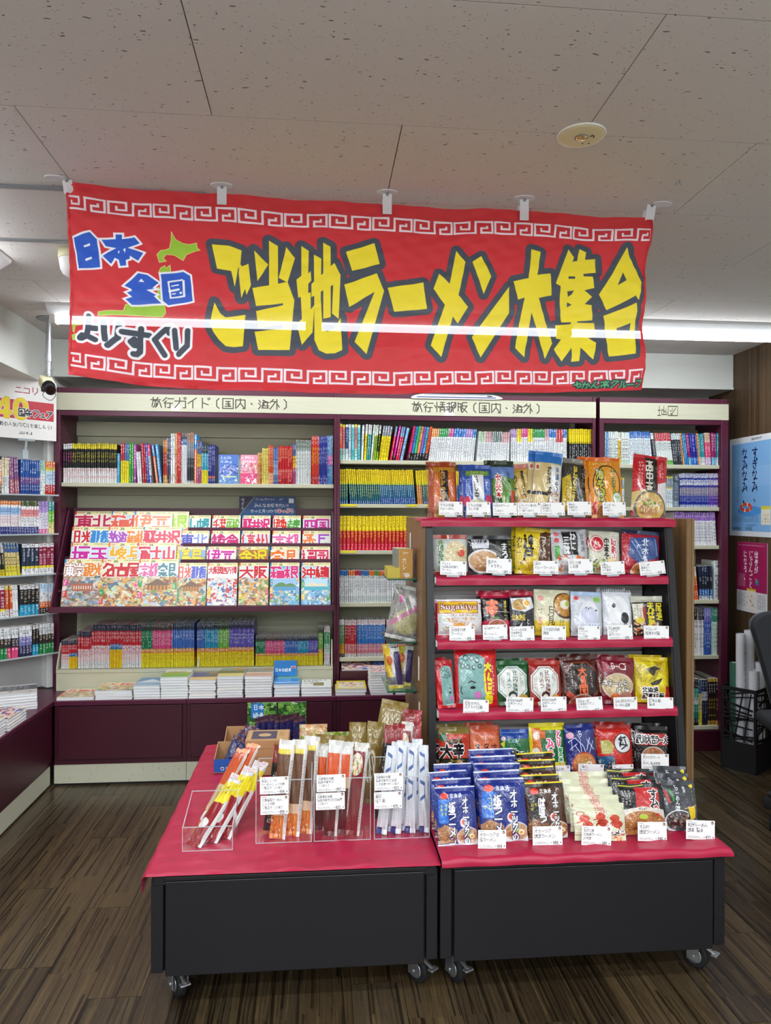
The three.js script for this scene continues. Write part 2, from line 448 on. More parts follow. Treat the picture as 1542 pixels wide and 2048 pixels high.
const M = {
  ceiling: std(0xd4d0cb, 0.95, { map: pitShadeTexture, bumpMap: tileBump, bumpScale: 0.0012 }),
  plaster: std(0xd9dcd6, 0.9), greyWall: std(0xc6c6c0, 0.9), gap: std(0x54483f, 0.95),
  woodWall: std(0x8c7a64, 0.55, { map: grainTexture }), woodEdge: std(0xd8bc92, 0.5, { map: grainTexture }), woodFace: std(0xd2ac7c, 0.42, { map: grainTexture }),
  plank: phys(0xd0c9b4, 0.28, { map: plankTexture, bumpMap: roughTexture, bumpScale: 0.0006 }), floorBase: std(0x191410, 0.9),
  maroon: phys(0x541a34, 0.34), maroonDark: phys(0x410c20, 0.4, { map: scuffTexture }), inside: std(0x2e1220, 0.6), cream: std(0xc6c6ac, 0.6), kick: std(0xc9c9b2, 0.6, { map: speckTexture }),
  signWood: std(0xdcdcc6, 0.5), white: std(0xe9e9e6, 0.5), slat: std(0xf0f0ee, 0.45), black: std(0x17161a, 0.5), rackBlack: phys(0x151418, 0.42), hole: std(0x050505, 0.9), steel: std(0xb9bcc0, 0.3, { metalness: 0.85 }), greyMetal: std(0x8e9296, 0.35, { metalness: 0.7 }), rubber: std(0x131316, 0.75), paper: std(0xe6e8ea, 0.8), grey: std(0xb6b7b6, 0.7), ivory: std(0xe2dcb4, 0.5),
  cloth: phys(0xb0153f, 0.42, { sheen: 0.6, sheenColor: new THREE.Color(0xff7090), sheenRoughness: 0.5, bumpMap: clothBump, bumpScale: 0.004 }),
  acrylic: phys(0xffffff, 0.03, { transmission: 1, thickness: 0, ior: 1.3 }), acrylicEdge: phys(0xe3edf0, 0.2, { transmission: 0.55, thickness: 0 }), glassGreen: phys(0xbfe0d0, 0.03, { transmission: 0.93, thickness: 0, ior: 1.45 }), glassEdge: phys(0x1f5a48, 0.2),
  card: std(0xffffff, 0.6), lamp: new THREE.MeshStandardMaterial({ color: 0xffffff, emissive: LAMP_COLOR, emissiveIntensity: TUBE_GLOW, roughness: 0.6 }), lampBody: std(0xf0f2f4, 0.45),
};

// ---------------------------------------------------------------- the room
const CEIL = 2.38, WALL_RIGHT = 2.53, WALL_BACK = -4.62, WALL_LEFT = -2.2, WALL_FRONT = 4.2;
const floor = structure('floor', span(WALL_LEFT, WALL_RIGHT, -0.1, -0.004, WALL_BACK, WALL_FRONT), M.floorBase);
{ reseed(41);
  const W = 0.152, L = 0.914;
  for (let i = 0, x = WALL_LEFT + 0.02; x < WALL_RIGHT - 0.02; i++, x += W) {
    const off = [0, 0.36, 0.72, 0.18, 0.55][i % 5] * L;
    for (let z = WALL_FRONT - off; z > WALL_BACK; z -= L) {
      if (z < -4.4 || z - L > -1.2 && z > 1.2) continue;
      const z0 = Math.max(z - L, WALL_BACK), g = span(0.0008, Math.min(W, WALL_RIGHT - x) - 0.0008, -0.004, 0, z - 0.0008, z0 + 0.0008), a = g.attributes.uv, p = g.attributes.position, row = Math.floor(rnd() * 16), flip = rnd() < 0.5 ? -1 : 1, s = rnd();
      for (let k = 0; k < p.count; k++) a.setXY(k, s + flip * (p.getZ(k) - z0) / L, (15 - row + 0.03 + 0.94 * p.getX(k) / W) / 16);
      const m = mesh('plank', g, M.plank, floor); m.position.x = x;
    }
  }
}
const ceiling = structure('ceiling', span(WALL_LEFT, WALL_RIGHT, CEIL + 0.012, CEIL + 0.12, WALL_BACK, WALL_FRONT), M.gap);
{ const W = 0.942, L = 0.463; let r = 0;
  for (let z = -0.931 + L * 11; z > -4.33; z -= L, r++) {
    for (let x = (r % 2 ? -0.737 : -0.267) - W * 2; x < WALL_RIGHT; x += W) {
      const x0 = Math.max(x, WALL_LEFT), x1 = Math.min(x + W, WALL_RIGHT), z1 = Math.max(z - L, -4.33);
      if (x1 - x0 < 0.03 || z - z1 < 0.02) continue;
      const g = span(x0 + 0.0013, x1 - 0.0013, CEIL, CEIL + 0.012, z - 0.0013, z1 + 0.0013), a = g.attributes.uv, p = g.attributes.position, du = rnd(), dv = rnd();
      for (let k = 0; k < p.count; k++) a.setXY(k, (p.getX(k) - x) / W + du, (p.getZ(k) - z) / L + dv);
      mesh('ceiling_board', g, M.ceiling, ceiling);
    }
  }
}
structure('wall_back', span(WALL_LEFT - 0.1, WALL_RIGHT + 0.1, -0.1, CEIL + 0.1, WALL_BACK - 0.1, WALL_BACK), M.greyWall);
const wallRight = structure('wall_right', span(WALL_RIGHT + 0.012, WALL_RIGHT + 0.1, -0.1, CEIL + 0.1, WALL_BACK, WALL_FRONT + 0.1), M.plaster);
for (let k = 0; k < 3; k++) mesh('wood_panel', uvMetres(span(WALL_RIGHT, WALL_RIGHT + 0.012, 0, CEIL, WALL_BACK + k * 0.45 + 0.0005, Math.min(-3.25, WALL_BACK + (k + 1) * 0.45 + (k === 2 ? 0.1 : 0))), 0.9, false, k * 0.37), M.woodWall, wallRight);
structure('wall_left', span(WALL_LEFT - 0.1, WALL_LEFT, -0.1, CEIL + 0.1, WALL_BACK, WALL_FRONT + 0.1), M.greyWall);
structure('wall_front', span(WALL_LEFT, WALL_RIGHT, -0.1, CEIL + 0.1, WALL_FRONT, WALL_FRONT + 0.1), M.plaster);
structure('trim_1', merged([span(-1.5, WALL_RIGHT, 2.18, CEIL, -4.335, WALL_BACK), span(-1.5, WALL_RIGHT, 2.166, 2.18, -4.328, WALL_BACK)]), M.plaster);
structure('trim_2', merged([span(WALL_LEFT, -1.5, 2.12, CEIL, -3.35, WALL_BACK), span(WALL_LEFT, -1.485, 2.1, 2.135, -3.35, WALL_BACK)]), M.plaster);
structure('trim_3', span(-1.9, -0.35, CEIL - 0.005, CEIL, -2.30, -2.325), M.greyMetal);
structure('trim_4', span(-1.9, -0.35, CEIL - 0.005, CEIL, -2.755, -2.778), M.greyMetal);

// ---------------------------------------------------------------- ceiling lamps
function tubeLamp(x, z, length, along, label, power = 1) {
  const t = thing('ceiling_lamp', label, 'lamp', [x, CEIL, z], along === 'z' ? Math.PI / 2 : 0, 'surface mounted tube lamps');
  const s = new THREE.Shape([[-0.075, 0], [0.075, 0], [0.07, -0.012], [0.02, -0.045], [-0.02, -0.045], [-0.07, -0.012]].map((p) => new THREE.Vector2(...p)));
  mesh('housing', new THREE.ExtrudeGeometry(s, { depth: length, bevelEnabled: false }).rotateY(Math.PI / 2).translate(-length / 2, 0, 0), M.lampBody, t);
  const cover = new THREE.CylinderGeometry(0.019, 0.019, length - 0.06, 16).rotateZ(Math.PI / 2).translate(0, -0.062, 0);
  mesh('tube', cover, M.lamp, t);
  for (const e of [-1, 1]) mesh('socket', soft(0.03, 0.05, 0.05, 0.006, e * (length / 2 - 0.015), -0.058, 0), M.white, t);
  const light = new THREE.RectAreaLight(LAMP_COLOR, TUBE_LIGHT * power, length - 0.08, 0.06); light.name = 'tube_light'; light.position.set(0, -0.084, 0); light.rotation.x = -Math.PI / 2; light.castShadow = true; t.add(light);
  return t;
}
for (const [k, x] of [[0, -0.66], [1, 0.6], [2, 1.86]]) tubeLamp(x, -3.66, 1.24, 'x', ['tube lamp on the ceiling whose end shows beside the camera pole', 'tube lamp on the ceiling behind the middle of the red banner', 'long glowing tube lamp on the ceiling near the wood wall'][k], 0.42);
tubeLamp(-1.27, -2.38, 1.24, 'z', 'tube lamp on the ceiling above the corner book display', 0.7);
for (const z of [-0.85, 0.4, 1.65, 3.0]) for (const x of [-1.35, 0.05, 1.45]) tubeLamp(x, z, 1.24, 'x', `unseen tube lamp behind the viewer, ${z < 0 ? 'near' : z < 1 ? 'second' : z < 2 ? 'third' : 'far'} row, ${x < 0 ? 'over the corner display side' : x < 1 ? 'over the middle aisle' : 'beside the wood wall'}`, z < 0 ? 0.6 : z < 1 ? 0.95 : 1.5);  // unseen rows read off the lit banner; second and far rows added for fill

// ---------------------------------------------------------------- print: atlases
class Atlas {
  constructor(w, h, cols, rows, ground = '#ffffff') { this.c = document.createElement('canvas'); this.c.width = w; this.c.height = h; this.g = this.c.getContext('2d'); this.g.fillStyle = ground; this.g.fillRect(0, 0, w, h); Object.assign(this, { w, h, cols, rows, cw: w / cols, ch: h / rows, used: 0 }); }
  add(draw) { const i = this.used++, x = (i % this.cols) * this.cw, y = Math.floor(i / this.cols) * this.ch, g = this.g; g.save(); g.beginPath(); g.rect(x, y, this.cw, this.ch); g.clip(); g.translate(x, y); draw(g, this.cw, this.ch); g.restore(); return i; }
  rect(i, pad = 1) { const x = (i % this.cols) * this.cw, y = Math.floor(i / this.cols) * this.ch; return [(x + pad) / this.w, 1 - (y + this.ch - pad) / this.h, (x + this.cw - pad) / this.w, 1 - (y + pad) / this.h]; }
  spot(i, u, v) { const x = (i % this.cols + u) * this.cw, y = (Math.floor(i / this.cols) + v) * this.ch; return [x / this.w, 1 - y / this.h]; }
  material(roughness, more = {}) { const t = new THREE.CanvasTexture(this.c); t.colorSpace = THREE.SRGBColorSpace; return phys(0xffffff, roughness, { map: t, ...more }); }
}
// tiny writing that cannot be read in the photograph: rows of broken pen marks
function smallPrint(g, x, y, w, h, size, color, v = false) {
  g.fillStyle = color; const s = size;
  for (let a = 0; a + s * 0.8 < (v ? w : h); a += s * 1.35) for (let b = 0; b + s < (v ? h : w); b += s * 1.12) {
    if (rnd() < 0.08) continue;
    const px = v ? x + a : x + b, py = v ? y + b : y + a;
    for (let k = 0; k < 3; k++) { const t = s * rr(0.1, 0.9); if (rnd() < 0.5) g.fillRect(px, py + t, s * 0.9, Math.max(0.7, s * 0.14)); else g.fillRect(px + t, py, Math.max(0.7, s * 0.14), s * 0.9); }
  }
}
const shade = (hex, k) => { const c = new THREE.Color(hex); const f = (v) => Math.round(255 * Math.min(1, Math.max(0, k < 0 ? v * (1 + k) : v + (1 - v) * k))); c.convertLinearToSRGB(); return `rgb(${f(c.r)},${f(c.g)},${f(c.b)})`; };

// magazine covers
const covers = new Atlas(2048, 2048, 8, 6, '#f4f4f0');
const PAPER_CELL = covers.add((g, w, h) => { g.fillStyle = '#f1f3f4'; g.fillRect(0, 0, w, h); });
function collage(g, x, y, w, h, hues, n = 70) {
  for (let k = 0; k < n; k++) { g.fillStyle = pick(hues); const cx = x + rr(0, w), cy = y + rr(0, h), r = rr(w * 0.015, w * 0.07); g.beginPath(); if (rnd() < 0.65) g.ellipse(cx, cy, r * rr(0.8, 1.8), r * rr(0.5, 1), rr(0, 3), 0, 7); else g.rect(cx - r, cy - r * 0.5, r * rr(1, 2.6), r * rr(0.4, 1.2)); g.fill(); }
  for (let k = 0; k < n * 0.6; k++) { g.strokeStyle = pick(['rgba(60,44,30,.55)', 'rgba(255,255,255,.7)', 'rgba(40,60,40,.4)']); g.lineWidth = rr(0.8, 2.2); const cx = x + rr(0, w), cy = y + rr(0, h); g.beginPath(); g.moveTo(cx, cy); g.lineTo(cx + rr(-14, 14), cy + rr(-8, 8)); g.stroke(); }
}
const FOOD = ['#c88a4a', '#e6c27a', '#7a9a4a', '#d8e0c0', '#a8542a', '#f0e4c8', '#5a7a9a', '#c0d4e4', '#8a6a4a', '#e8a85a', '#bcd08a'], SEA = ['#4a9ad0', '#8ac4e8', '#d8ecf4', '#3a7a9a', '#78a860', '#e8e4c8', '#c8b48a', '#5ab0c8'], TOWN = ['#9a8878', '#c4b8a8', '#7a98b8', '#d8c8a0', '#a86a5a', '#e8dccc', '#6a7a5a', '#b0c4d8'];
function cover(title, bg, hues, o = {}) {
  return covers.add((g, w, h) => {
    g.fillStyle = bg; g.fillRect(0, 0, w, h);
    g.fillStyle = shade(hues[0], 0.25); g.fillRect(0, h * 0.36, w, h * 0.64); collage(g, 0, h * 0.36, w, h * 0.64, hues, 300);
    if (o.scene) o.scene(g, w, h);
    g.fillStyle = o.strip || '#f6efb4'; g.fillRect(0, 0, w, h * 0.085);
    g.fillStyle = pick(['#e23a5a', '#3a8ad0', '#e8703a']); g.fillRect(0, 0, w * 0.05, h * 0.085);
    smallPrint(g, w * 0.07, h * 0.02, w * 0.18, h * 0.055, h * 0.04, '#c03a6a');
    g.fillStyle = '#27302c'; g.font = `bold ${h * 0.075}px sans-serif`; g.textBaseline = 'top'; g.fillText('26', w * 0.3, h * 0.004);
    smallPrint(g, w * 0.56, h * 0.02, w * 0.4, h * 0.05, h * 0.026, '#50684a');
    const n = title.reduce((s, t) => s + [...t[0]].length, 0), size = h * (o.size || 0.265), sx = (w * 0.93) / (n * size * 1.06);
    let x = w * 0.04;
    for (const [text, color, edge] of title) { write(g, text, x, h * 0.105, size, color, { sx, gap: 1.06, w: n > 3 ? 0.13 : 0.17, edge: [[edge || '#ffffff', 4]], cap: 'square' }); x += [...text].length * size * 1.06 * sx; }
    for (let k = 0; k < 3; k++) { g.fillStyle = pick(['#e84a8a', '#f0c020', '#3aa04a', '#d8342a']); const y = h * rr(0.42, 0.85), ww = w * rr(0.08, 0.12); g.fillRect(k % 2 ? w - ww - 4 : 4, y, ww, h * 0.13); smallPrint(g, k % 2 ? w - ww - 2 : 6, y + 3, ww - 4, h * 0.12, ww * 0.6, '#ffffff', true); }
  });
}
const hill = (sky, land, water) => (g, w, h) => { g.fillStyle = sky; g.fillRect(w * 0.1, h * 0.38, w * 0.8, h * 0.2); g.fillStyle = land; g.beginPath(); g.moveTo(w * 0.1, h * 0.58); g.quadraticCurveTo(w * 0.35, h * 0.4, w * 0.55, h * 0.52); g.quadraticCurveTo(w * 0.75, h * 0.44, w * 0.9, h * 0.58); g.fill(); g.fillStyle = water; g.fillRect(w * 0.1, h * 0.57, w * 0.8, h * 0.09); };
const hall = (g, w, h) => { g.fillStyle = '#7a5a40'; g.beginPath(); g.moveTo(w * 0.14, h * 0.56); g.quadraticCurveTo(w * 0.3, h * 0.52, w * 0.5, h * 0.42); g.quadraticCurveTo(w * 0.7, h * 0.52, w * 0.86, h * 0.56); g.fill(); g.fillStyle = '#c8873a'; g.fillRect(w * 0.24, h * 0.56, w * 0.52, h * 0.1); g.fillStyle = '#4a3424'; for (let k = 0; k < 6; k++) g.fillRect(w * (0.26 + k * 0.09), h * 0.56, w * 0.02, h * 0.1); };
const station = (g, w, h) => { g.fillStyle = '#b86a50'; g.fillRect(w * 0.25, h * 0.52, w * 0.5, h * 0.16); g.fillStyle = '#6a7a86'; for (const x of [0.3, 0.5, 0.7]) { g.beginPath(); g.arc(w * x, h * 0.52, w * 0.07, Math.PI, 0); g.fill(); } g.fillStyle = '#f0e6d8'; for (let k = 0; k < 8; k++) g.fillRect(w * (0.28 + k * 0.058), h * 0.57, w * 0.025, h * 0.07); };
reseed(77);
const COVER = {
  tohoku: cover([['東北', '#c2144a']], '#f0e6c8', FOOD), hakone1: cover([['箱根', '#e8573a']], '#c9dcea', SEA), izu1: cover([['伊豆', '#f0864a']], '#f4e2d4', SEA), lime: cover([['箱根', '#a8d42a', '#f6f8d0']], '#e2f0c0', FOOD),
  nikko: cover([['日光', '#d41a2a'], ['那須', '#2f8fd6']], '#eef0e4', FOOD), atami: cover([['熱海', '#b04fc0'], ['箱根', '#f08a1e']], '#e4f0f0', SEA), karuizawa: cover([['軽井沢', '#d8143c']], '#eaf0d8', FOOD),
  saitama: cover([['埼玉', '#d018a0']], '#d8e8f2', TOWN), gifu: cover([['岐阜', '#f0b41a']], '#cfe2ee', TOWN), fuji: cover([['富士山', '#d8143c']], '#d0dcf2', SEA),
  tokyo: cover([['東京', '#ffffff', '#a8502a'], ['観光', '#f08a1e']], '#e8e6da', TOWN, { scene: station }), nagoya: cover([['名古屋', '#d4141e']], '#eef0cc', FOOD), kyoto: cover([['京都', '#e66aa8'], ['奈良', '#4a8a94']], '#e6eef4', FOOD, { scene: hall }),
  sapporo: cover([['札幌', '#16a0a8']], '#f2f4e4', FOOD), chiba: cover([['千葉', '#e0341e'], ['房総', '#7cc02a']], '#e4f0f4', SEA), karui2: cover([['軽井沢', '#e0287a']], '#ecf2dc', FOOD), ise: cover([['伊勢', '#e0341e'], ['志摩', '#50a83a']], '#e8f0f2', SEA), shikoku: cover([['四国', '#d02f9a']], '#dcecf2', SEA),
  tohoku2: cover([['東', '#2828b4'], ['北', '#8a9ae0']], '#f0f2ea', FOOD), kamakura: cover([['鎌倉', '#d0287a']], '#eef2e2', TOWN), shinshu: cover([['信州', '#e04a5a']], '#d4e4f2', SEA), kyoto2: cover([['京都', '#e66aa8']], '#f2efe2', TOWN), hida: cover([['飛', '#f08a4a'], ['騨', '#a04ac0']], '#f0f0ea', TOWN),
  fukushima: cover([['福島', '#f0e01e', '#b48a1a']], '#8ab8e4', SEA), izu2: cover([['伊豆', '#d018a0']], '#f2f0e6', SEA), kanazawa: cover([['金沢', '#f0e020', '#a87a2a']], '#c87a4a', FOOD), nara: cover([['奈良', '#f07a1e']], '#eee8da', TOWN), fukuoka: cover([['福岡', '#d8305a']], '#eef0da', FOOD),
  nikko2: cover([['日光', '#e8705a'], ['那須', '#5a6ad0']], '#eef0e8', FOOD, { scene: hall }), expo: cover([['大阪関西万博', '#d41a2a']], '#f6f6f2', ['#e8e4dc', '#d8342a', '#4a6aa8', '#f0ece4', '#c8d4e0'], { size: 0.16 }), osaka: cover([['大阪', '#d41a2a']], '#e8eef2', FOOD), hakone2: cover([['箱根', '#e0287a']], '#8cc0e8', SEA, { scene: hill('#9cc8ec', '#5a8a4a', '#4a9ac8') }), okinawa: cover([['沖縄', '#d41a2a']], '#bfe2f2', SEA, { scene: hill('#bfe4f4', '#e8e0c0', '#38b0c8') }),
  hokkaido: cover([['北海道', '#d8342a']], '#f0ead2', FOOD), osakaFlat: cover([['大阪', '#d8342a']], '#f4e890', FOOD),
};
const plainCover = (bg, draw) => covers.add((g, w, h) => { g.fillStyle = bg; g.fillRect(0, 0, w, h); draw(g, w, h); });
COVER.mountain = plainCover('#5a88b8', (g, w, h) => { g.fillStyle = '#d8e2ea'; g.beginPath(); g.moveTo(0, h * 0.6); g.lineTo(w * 0.5, h * 0.2); g.lineTo(w, h * 0.6); g.fill(); g.fillStyle = '#8cb4d4'; g.fillRect(0, h * 0.6, w, h * 0.4); });
COVER.field = plainCover('#8ab070', (g, w, h) => { g.fillStyle = '#cfd8dc'; g.fillRect(0, 0, w, h * 0.4); g.fillStyle = '#6fae5a'; g.fillRect(0, h * 0.65, w, h * 0.35); g.fillStyle = '#b08a8a'; g.fillRect(w * 0.1, h * 0.3, w * 0.7, h * 0.12); });
COVER.dusk = plainCover('#4a4a8a', (g, w, h) => { g.fillStyle = '#5a5f66'; g.fillRect(w * 0.5, 0, w * 0.5, h * 0.5); g.fillStyle = '#e8c890'; g.fillRect(0, h * 0.62, w, h * 0.38); g.fillStyle = '#c8763a'; g.fillRect(w * 0.6, h * 0.05, w * 0.3, h * 0.12); });
COVER.shore = plainCover('#7a8ea0', (g, w, h) => { g.fillStyle = '#5a6a56'; g.fillRect(0, h * 0.3, w, h * 0.3); g.fillStyle = '#e8d08a'; g.fillRect(0, h * 0.66, w, h * 0.34); g.fillStyle = '#d87a4a'; g.fillRect(w * 0.55, 0, w * 0.4, h * 0.16); });
COVER.rose = plainCover('#8a94a0', (g, w, h) => { g.fillStyle = '#d8a8a0'; g.fillRect(0, h * 0.6, w, h * 0.4); g.fillStyle = '#e4e0d4'; g.fillRect(0, h * 0.5, w, h * 0.1); g.fillStyle = '#c85a3a'; g.fillRect(w * 0.6, h * 0.05, w * 0.35, h * 0.12); });
COVER.sky = plainCover('#2f8fd8', (g, w, h) => { g.fillStyle = '#7ab89a'; g.fillRect(w * 0.1, 0, w * 0.9, h * 0.3); g.fillStyle = '#e8f4fa'; g.fillRect(0, h * 0.72, w, h * 0.08); smallPrint(g, w * 0.15, h * 0.4, w * 0.6, h * 0.2, h * 0.06, '#e8f4fa'); });
COVER.family = plainCover('#eef0ee', (g, w, h) => { g.font = `bold ${h * 0.15}px serif`; g.fillStyle = '#2a2a30'; g.textBaseline = 'top'; g.fillText('FAMILY', w * 0.05, h * 0.03); g.fillText('TREE', w * 0.05, h * 0.17); write(g, '千葉', w * 0.06, h * 0.42, h * 0.14, '#50525a'); g.fillStyle = '#6a7a4a'; g.fillRect(w * 0.4, h * 0.4, w * 0.35, h * 0.4); g.fillStyle = '#a8863a'; g.fillRect(w * 0.45, h * 0.55, w * 0.25, h * 0.14); });
COVER.yellow = plainCover('#f0dc3a', (g, w, h) => { g.fillStyle = '#f4ead0'; g.fillRect(w * 0.06, h * 0.18, w * 0.88, h * 0.72); collage(g, w * 0.08, h * 0.22, w * 0.84, h * 0.64, ['#d86a3a', '#e8c8a0', '#c84a4a', '#f0e4c0', '#8a6a4a'], 60); smallPrint(g, w * 0.08, h * 0.05, w * 0.84, h * 0.1, h * 0.06, '#b85a1a'); });
COVER.blueFun = plainCover('#4a78c8', (g, w, h) => { smallPrint(g, w * 0.08, h * 0.06, w * 0.7, h * 0.22, h * 0.1, '#e4ecfa'); collage(g, w * 0.05, h * 0.34, w * 0.9, h * 0.4, ['#8a9ad8', '#c8d4f0', '#3a4a8a', '#d8c4e0'], 60); g.fillStyle = '#d8e89a'; g.fillRect(w * 0.2, h * 0.74, w * 0.7, h * 0.04); collage(g, w * 0.05, h * 0.8, w * 0.9, h * 0.16, SEA, 40); });
COVER.pinkFun = plainCover('#e89ab4', (g, w, h) => { smallPrint(g, w * 0.05, h * 0.04, w * 0.9, h * 0.22, h * 0.1, '#ffffff'); collage(g, w * 0.03, h * 0.3, w * 0.94, h * 0.3, ['#c84a4a', '#e8c8b4', '#b86a3a', '#8a8ac8', '#f0e4dc'], 70); g.fillStyle = '#e0487a'; g.fillRect(0, h * 0.64, w, h * 0.36); collage(g, w * 0.05, h * 0.68, w * 0.9, h * 0.28, ['#f4dce4', '#8a4a9a', '#f0a0c0', '#ffffff'], 40); });
COVER.puzzle = plainCover('#e8e6e2', (g, w, h) => { g.fillStyle = '#6a6a70'; g.fillRect(0, h * 0.1, w, h * 0.5); smallPrint(g, w * 0.05, h * 0.15, w * 0.9, h * 0.4, h * 0.09, '#d0d0d4'); collage(g, w * 0.4, h * 0.62, w * 0.6, h * 0.35, FOOD, 40); });
COVER.comic = plainCover('#f0dcc8', (g, w, h) => { collage(g, 0, 0, w, h, ['#d83a3a', '#3a5ac8', '#f0a83a', '#f4f0e8', '#5a4a8a', '#e86a9a', '#2a2a34'], 120); });
const coverMat = covers.material(0.3, { clearcoat: 0.3, clearcoatRoughness: 0.25 });
const BOX_FRONT = 16;                                               // first vertex of the +z side of a BoxGeometry
function sheetGeometry(w, h, t, atlas, cell, blank, side = BOX_FRONT) { const g = new THREE.BoxGeometry(w, h, t), a = g.attributes.uv, r = atlas.rect(cell), s = atlas.spot(blank, 0.5, 0.5); for (let i = 0; i < a.count; i++) if (i >= side && i < side + 4) a.setXY(i, r[0] + a.getX(i) * (r[2] - r[0]), r[1] + a.getY(i) * (r[3] - r[1])); else a.setXY(i, ...s); return g; }
const atlasSheet = (w, h, t, cell) => sheetGeometry(w, h, t, covers, cell, PAPER_CELL);
const geoCache = new Map(), cached = (key, make) => { if (!geoCache.has(key)) geoCache.set(key, make()); return geoCache.get(key); };
// a face-out magazine: printed cover in front, pages, cover behind
function magazine(cell, w, h, t, label, group, name = 'magazine') {
  const o = thing(name, label, 'magazine', [0, 0, 0], 0, group);
  mesh('front_cover', cached(`cv${cell},${w},${h}`, () => atlasSheet(w, h, 0.0012, cell)), coverMat, o).position.set(0, h / 2, t / 2);
  mesh('pages', cached(`pg${w},${h},${t}`, () => box(w - 0.003, h - 0.004, t - 0.0012)), M.paper, o).position.set(0, h / 2, 0);
  mesh('back_cover', cached(`bc${w},${h}`, () => box(w, h, 0.0012)), M.card, o).position.set(0, h / 2, -t / 2);
  return o;
}

// ---------------------------------------------------------------- bookcases along the back wall
const CASE_Z = -4.19, CASE_BACK = -4.5;
const signText = { guide: ['旅行ガイド（国内・海外）', 1], info: ['旅行情報版（国内・海外）', 1], map: ['地図', 1] };
const signTexture = (text, w, at, size, tape) => canvas(2048, 128, (g, W, H) => { reseed(61 + text.length); g.fillStyle = '#cbcbb2'; g.fillRect(0, 0, W, H); for (let k = 0; k < 90; k++) { g.strokeStyle = pick(['rgba(186,182,146,.5)', 'rgba(222,222,204,.5)']); g.lineWidth = rr(0.6, 2); const y = rr(0, H), x = rr(0, W); g.beginPath(); g.moveTo(x, y); g.lineTo(x + rr(80, 600), y + rr(-4, 4)); g.stroke(); } for (const [a, b, c, d] of tape) { g.fillStyle = '#eceee2'; g.beginPath(); g.moveTo(a * W, b * H); g.lineTo((a + c) * W, (b - 0.3) * H); g.lineTo((a + c) * W, (b + d) * H); g.lineTo(a * W, (b + d) * H); g.fill(); } const px = W / w; write(g, text, at * px, H * 0.5 - size * H / 2, size * H, '#453e32', { w: 0.1, sx: (px * 0.0667) / (H * size) * 0.92, gap: 1.06 }); });
function bookcase(label, x0, x1, postL, postR, shelves, sign, opt = {}) {
  const t = thing('bookcase', label, 'bookcase', [x0, 0, 0]), part = (n, g, m) => mesh(n, g.translate(-x0, 0, 0), m, t), i0 = x0 + postL, i1 = x1 - postR, foot = opt.foot ?? 0.436;
  part('side_panel', softSpan(x0, i0, opt.low ?? foot, 2.084, CASE_Z, CASE_BACK, 0.003), M.maroon);
  part('side_panel', softSpan(i1, x1, opt.low ?? foot, 2.084, CASE_Z, CASE_BACK, 0.003), M.maroon);
  const rows = [foot, 1.0, 1.5, 1.845, 1.93]; for (let k = 0; k < 4; k++) part('back_panel', span(i0, i1, rows[k] + 0.002, rows[k + 1], CASE_BACK + 0.012 + (k === 3 ? 0.02 : 0), CASE_BACK - 0.01), M.cream);
  part('top_rail', softSpan(i0, i1, 2.055, 2.084, CASE_Z - 0.006, CASE_BACK, 0.002), M.maroon);
  part('lower_rail', softSpan(i0, i1, 1.931, 1.959, CASE_Z - 0.004, CASE_Z - 0.05, 0.002), M.maroon);
  const s = uvBox(new THREE.PlaneGeometry(x1 - x0 - (opt.signTrim || 0), 0.094), [0, 0, 1, 1]);
  const board = part('sign_panel', merged([span(x0 + 0.004, x1 - 0.004, 1.96, 2.054, CASE_Z - 0.002, CASE_Z - 0.03)]), M.signWood);
  const face = mesh('sign_lettering', s, std(0xffffff, 0.5, { map: sign }), board); face.position.set((x1 - x0) / 2, 2.007, CASE_Z + 0.0005);
  for (const y of shelves) part('shelf', softSpan(i0 + 0.001, i1 - 0.001, y - 0.022, y, CASE_Z - 0.02, CASE_BACK + 0.02, 0.002), M.cream);
  const holes = []; for (const [hx, side] of [[i0 + 0.0006, 1], [i1 - 0.0006, -1]]) for (let y = foot + 0.1; y < 1.9; y += 0.028) for (const z of [CASE_Z - 0.035, CASE_Z - 0.25]) holes.push(box(0.001, 0.008, 0.006, hx, y, z));
  const h = part('peg_holes', merged(holes), M.hole); h.userData.kind = 'stuff';
  return t;
}
const signW = (a, b) => b - a;
const SHELF1 = [1.563];
const SHELF2 = [1.703, 1.453, 1.188, 0.889, 0.579];
const SHELF3 = [1.694, 1.443, 1.216, 0.892, 0.563, 0.144];
bookcase('maroon bookcase with cream back holding the sloping magazine rack', -1.444, 0.1, 0.031, 0.017, SHELF1, signTexture(signText.guide[0], 1.54, 0.514, 0.62, [[0.405, 0.75, 0.03, 0.2]]));
bookcase('maroon bookcase in the middle, under the toy train', 0.1, 1.607, 0.017, 0.018, SHELF2, signTexture(signText.info[0], 1.507, 0.426, 0.62, [[0.405, 0.4, 0.04, 0.6]]));
bookcase('narrow maroon map bookcase beside the wood wall', 1.63, 2.418, 0.026, 0.044, SHELF3, signTexture(signText.map[0], 0.788, 0.35, 0.62, []), { foot: 0.12, low: 0 });
mesh('plinth', softSpan(1.657, 2.373, 0, 0.12, CASE_Z - 0.004, CASE_BACK, 0.003), M.maroonDark);
tag(scene.children.at(-1), 'dark maroon plinth board under the narrow map bookcase', 'plinth');

